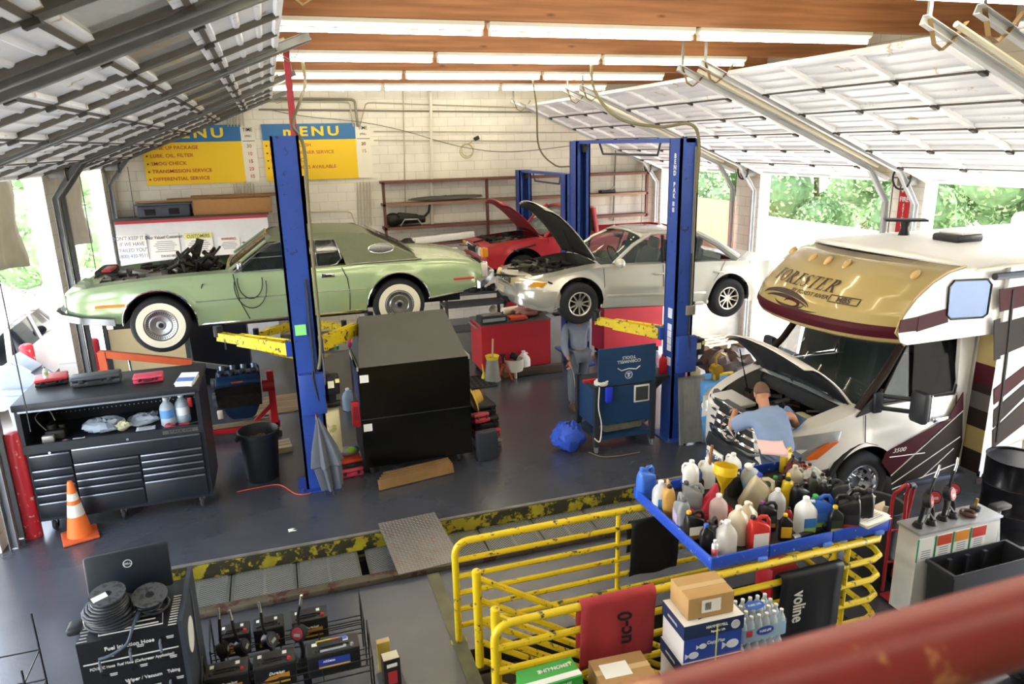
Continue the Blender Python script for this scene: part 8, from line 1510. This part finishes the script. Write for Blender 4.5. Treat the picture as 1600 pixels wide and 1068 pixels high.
def reel(label, loc, R_, turns, tilt, lab):
    t = thing('hose_reel', label, 'hose reel', loc, group='hose reels on the cabinet'); t.rotation_euler = tilt.to_euler(); H = .05+.026*turns*.62
    MB().lathe([(.001, 0), (.10, 0), (.10, .006), (.001, .006)], n=26).build('lower_flange', mat('#3c3e40', .6), t); MB().lathe([(.028, H), (.11, H), (.11, H+.006), (.028, H+.006), (.028, H)], n=30, cap=False).build('upper_flange', mat('#4a4c4d', .6, spots='#26282a', spot_amt=.3, spot_s=30), t); MB().lathe([(.026, 0), (.03, .0), (.03, H), (.026, H)], n=16).build('core', DARKIN, t); b = MB(); pts = []
    for k in range(int(turns*16)): a = 2*PI*k/16; f = k/(turns*16); r = R_*(1-.55*f)+.012*math.sin(k*.37); pts.append((r*math.cos(a)+.03*math.sin(f*9)*(1-f), r*math.sin(a)*.9, .014+(H-.03)*f))
    b.tube(pts, .011, 8).build('hose_coil', HOSE, t)
    if lab: MB().box((-.04, -.03, H+.008), (.09, .05, .002), rz=.5).build('white_label', LBL, t, ang=0)
    return t
zc = z+.004; reel('hose reel with a white label and a loose coil of hose', (-1.29, 4.82, zc), .185, 10, RX(10), True); reel('plain grey hose reel beside the labelled one', (-1.06, 4.84, zc), .10, 5, RX(14) @ RY(4), False)
tag(MB().tube(cr([(-1.12, 4.74, zc+.06), (-1.14, 4.62, zc+.03), (-1.18, 4.57, zc-.05), (-1.28, 4.56, zc-.10), (-1.35, 4.575, zc-.12)]), .010).build('loose_hose', mat('#3f4a58', .45)), 'single dark hose running from the reels down the cabinet front', 'hose')
# batteries on a wire rack
t = thing('battery_rack', 'black wire rack holding two rows of car batteries', 'rack', (0, 0, 0)); BM = mat('#131416', .4); RZf, RZr = .42, .32; 
for x in (-.82, .36):
    for y0, y1, zz in ((4.72, 4.98, RZf), (5.32, 5.56, RZr)): MB().tube([(x, y0, .002), (x, y0, zz+.12), (x, y1, zz+.24), (x, y1, .002)], .007, 6).build('upright', BM, t)
for y0, y1, zz in ((4.72, 4.98, RZf), (5.32, 5.56, RZr)):
    g = MB()
    for k in range(5): y = lerp(y0, y1, k/4); g.tube([(-.82, y, zz-.006), (.36, y, zz-.006)], .005, 6)
    for zz2 in (zz+.10,): g.tube([(-.82, y0, zz2), (.36, y0, zz2)], .005, 6)
    for x in (-.6, -.3, 0): g.tube([(x, y0, zz-.006), (x, y1, zz-.006)], .005, 6); g.tube([(x, y0, zz-.006), (x, y0, zz+.10)], .005, 6)
    g.build('wire_shelf', BM, t)
def battery(label, loc, w, face, red, flame=True):
    t = thing('car_battery', label, 'battery', loc, group='car batteries on the rack'); d, h = .17, .19; MB().box((0, 0, h*.42), (w, d, h*.84), bev=.008).build('case', mat('#191a1c', .4), t); tp = MB().box((0, 0, h*.9), (w*1.01, d*1.01, h*.14), bev=.008).build('top_cover', mat('#2a2a2a', .45), t)
    MB().box((-w*.05, .035, h*.975), (w*.7, .035, .002)).build('white_label', LBL, tp, ang=0); MB().box((-w*.05, .0, h*.98), (w*.5, .10, .02), bev=.006).build('vent_strip', mat('#222324', .45), tp)
    for s, c in ((1, '#c8282c'), (-1, '#232324')): MB().cyl((s*w*.36, -.05, h*.96), (s*w*.36, -.05, h*1.06), .014, .011).build('terminal', mat(red if s > 0 else '#3a3a3a', .4), t)
    MB().tube([(-w*.3, -.02, h*.98), (-w*.2, -.03, h*1.06), (w*.2, -.03, h*1.06), (w*.3, -.02, h*.98)], .006).build('carry_handle', BLACK, t)
    if flame:
        l = MB().prism([(-w*.36, -.05), (-w*.15, -.005), (w*.34, .01), (w*.34, -.03), (w*.1, -.022), (-w*.1, -.045)], 'xz', -d/2-.0025, -d/2-.0005).build('flame_label', mat('#c8862c', .5), t, ang=0); l.location = (0, 0, h*.5); text('Duralast', .022, WHITE, l, front((.01, -d/2-.004, .02)), shear=.3, bold=.01); MB().bx((-w*.34, -d/2-.002, -.07), (w*.34, -d/2-.0005, -.055)).build('yellow_line', mat('#b89a2c', .5), l, ang=0)
    else:
        l = MB().bx((-w*.30, -d/2-.003, h*.30), (w*.30, -d/2-.0005, h*.72)).build('blue_label', mat('#2c3f9c', .45), t, ang=0); MB().bx((-w*.30, -d/2-.0045, h*.30), (w*.30, -d/2-.003, h*.40)).build('yellow_line', mat('#d8b62a', .5), l, ang=0); text('ACDelco', .016, WHITE, l, front((-w*.1, -d/2-.005, h*.62)), bold=.01)
        for k, c in enumerate(('#d8bc2c', '#d8bc2c', '#d8762c', '#5a6ac0')): MB().box((-w*.24+w*.15*k, .05, h*.985), (w*.15, .04, .002)).build('colour_label', mat(c, .5), tp, ang=0)
        MB().box((0, -.045, h*.985), (w*.5, .04, .012), bev=.004).build('grey_handle', mat('#9aa0a6', .45), tp)
    return t
RDT = '#c8282c'
battery('front row battery with a flame label, at the hose cabinet end', (-.655, 4.86, RZf+.002), .29, 0, RDT); battery('front row battery with a flame label, the middle one', (-.33, 4.86, RZf+.002), .29, 0, RDT); battery('front row battery with a blue and yellow label', (.09, 4.86, RZf+.002), .38, 0, '#8a8f94', False)
battery('rear row battery with a red terminal behind the first oil guns', (-.64, 5.45, RZr+.002), .23, 0, RDT); battery('rear row battery without red terminal, the middle one', (-.38, 5.45, RZr+.002), .23, 0, '#33363a'); battery('rear row battery at the end away from the cabinet', (-.06, 5.45, RZr+.002), .28, 0, RDT)
gt = thing('pump_stand', 'low black stand between the battery rows holding oil guns', 'stand', (-.42, 5.14, 0)); MB().bx((-.36, -.07, .25), (.36, .07, .30)).build('top', BLACK, gt, ang=0)
for s in (-.3, .3): MB().bx((s-.03, -.05, .0), (s+.03, .05, .25)).build('leg', BLACK, gt, ang=0)
for k, (dx, ln, rz) in enumerate(((-.30, 2, 1.5), (-.10, -10, 1.3), (.10, -10, 1.0), (.28, -3, -.5))): oil_gun(['oil gun between the battery rows, closest to the hose cabinet', 'oil gun between the battery rows, leaning, second from the cabinet', 'oil gun between the battery rows, leaning, third from the cabinet', 'oil gun with a red meter face between the rows at the far end'][k], (-.42+dx, 5.14, .302), ln, rz, .58, '#1c1c1e' if k < 3 else '#a82832')
bottle('water', 'small clear water bottle on the floor beside the battery rack', (-.80, 5.12, .003), 0, '#cfdde6', '#eef2f4', None, h=.26, tr=True, group=None)
p = G(548, 1040, .35); t = thing('boxed_part', 'black boxed part with a red picture beside the battery rack', 'box', (.50, 4.80, .20), .08); MB().box((0, 0, .12), (.13, .10, .24), bev=.003).build('carton', mat('#2a2624', .5), t, ang=0); MB().box((0, 0, .2415), (.12, .09, .003)).build('top_label', mat('#cfc8ac', .6), t, ang=0); MB().box((0, -.051, .08), (.07, .002, .11)).build('red_picture', mat('#b0343c', .5), t, ang=0); MB().box((.0, -.0515, .19), (.08, .002, .03)).build('white_print', LBL, t, ang=0)
t2 = thing('low_crate', 'grey low crate under the boxed part', 'crate', (.50, 4.80, .002), .08); MB().box((0, 0, .098), (.2, .3, .195), bev=.01).build('body', mat('#55565a', .6), t2); carton('cardboard_box', 'small yellow box behind the boxed part', (.47, 4.97, .2), (.10, .06, .26), .05, '#b8a44a')
t = thing('wire_display', 'black wire display stand at the far left edge with red packets', 'rack', (-2.0, 4.9, 0)); b = MB()
for x in (-.2, .1):
    for y in (0, .35): b.tube([(x, y, .002), (x, y, 1.1 if y else .9)], .007, 6)
for zz in (.3, .55, .8): b.tube([(-.2, 0, zz), (.1, 0, zz), (.1, .35, zz), (-.2, .35, zz)], .006, 6, closed=True)
b.build('frame', BM, t); MB().bx((-.18, .04, .30), (.05, .3, .5)).build('red_packets', mat('#a82838', .5), t, ang=0)
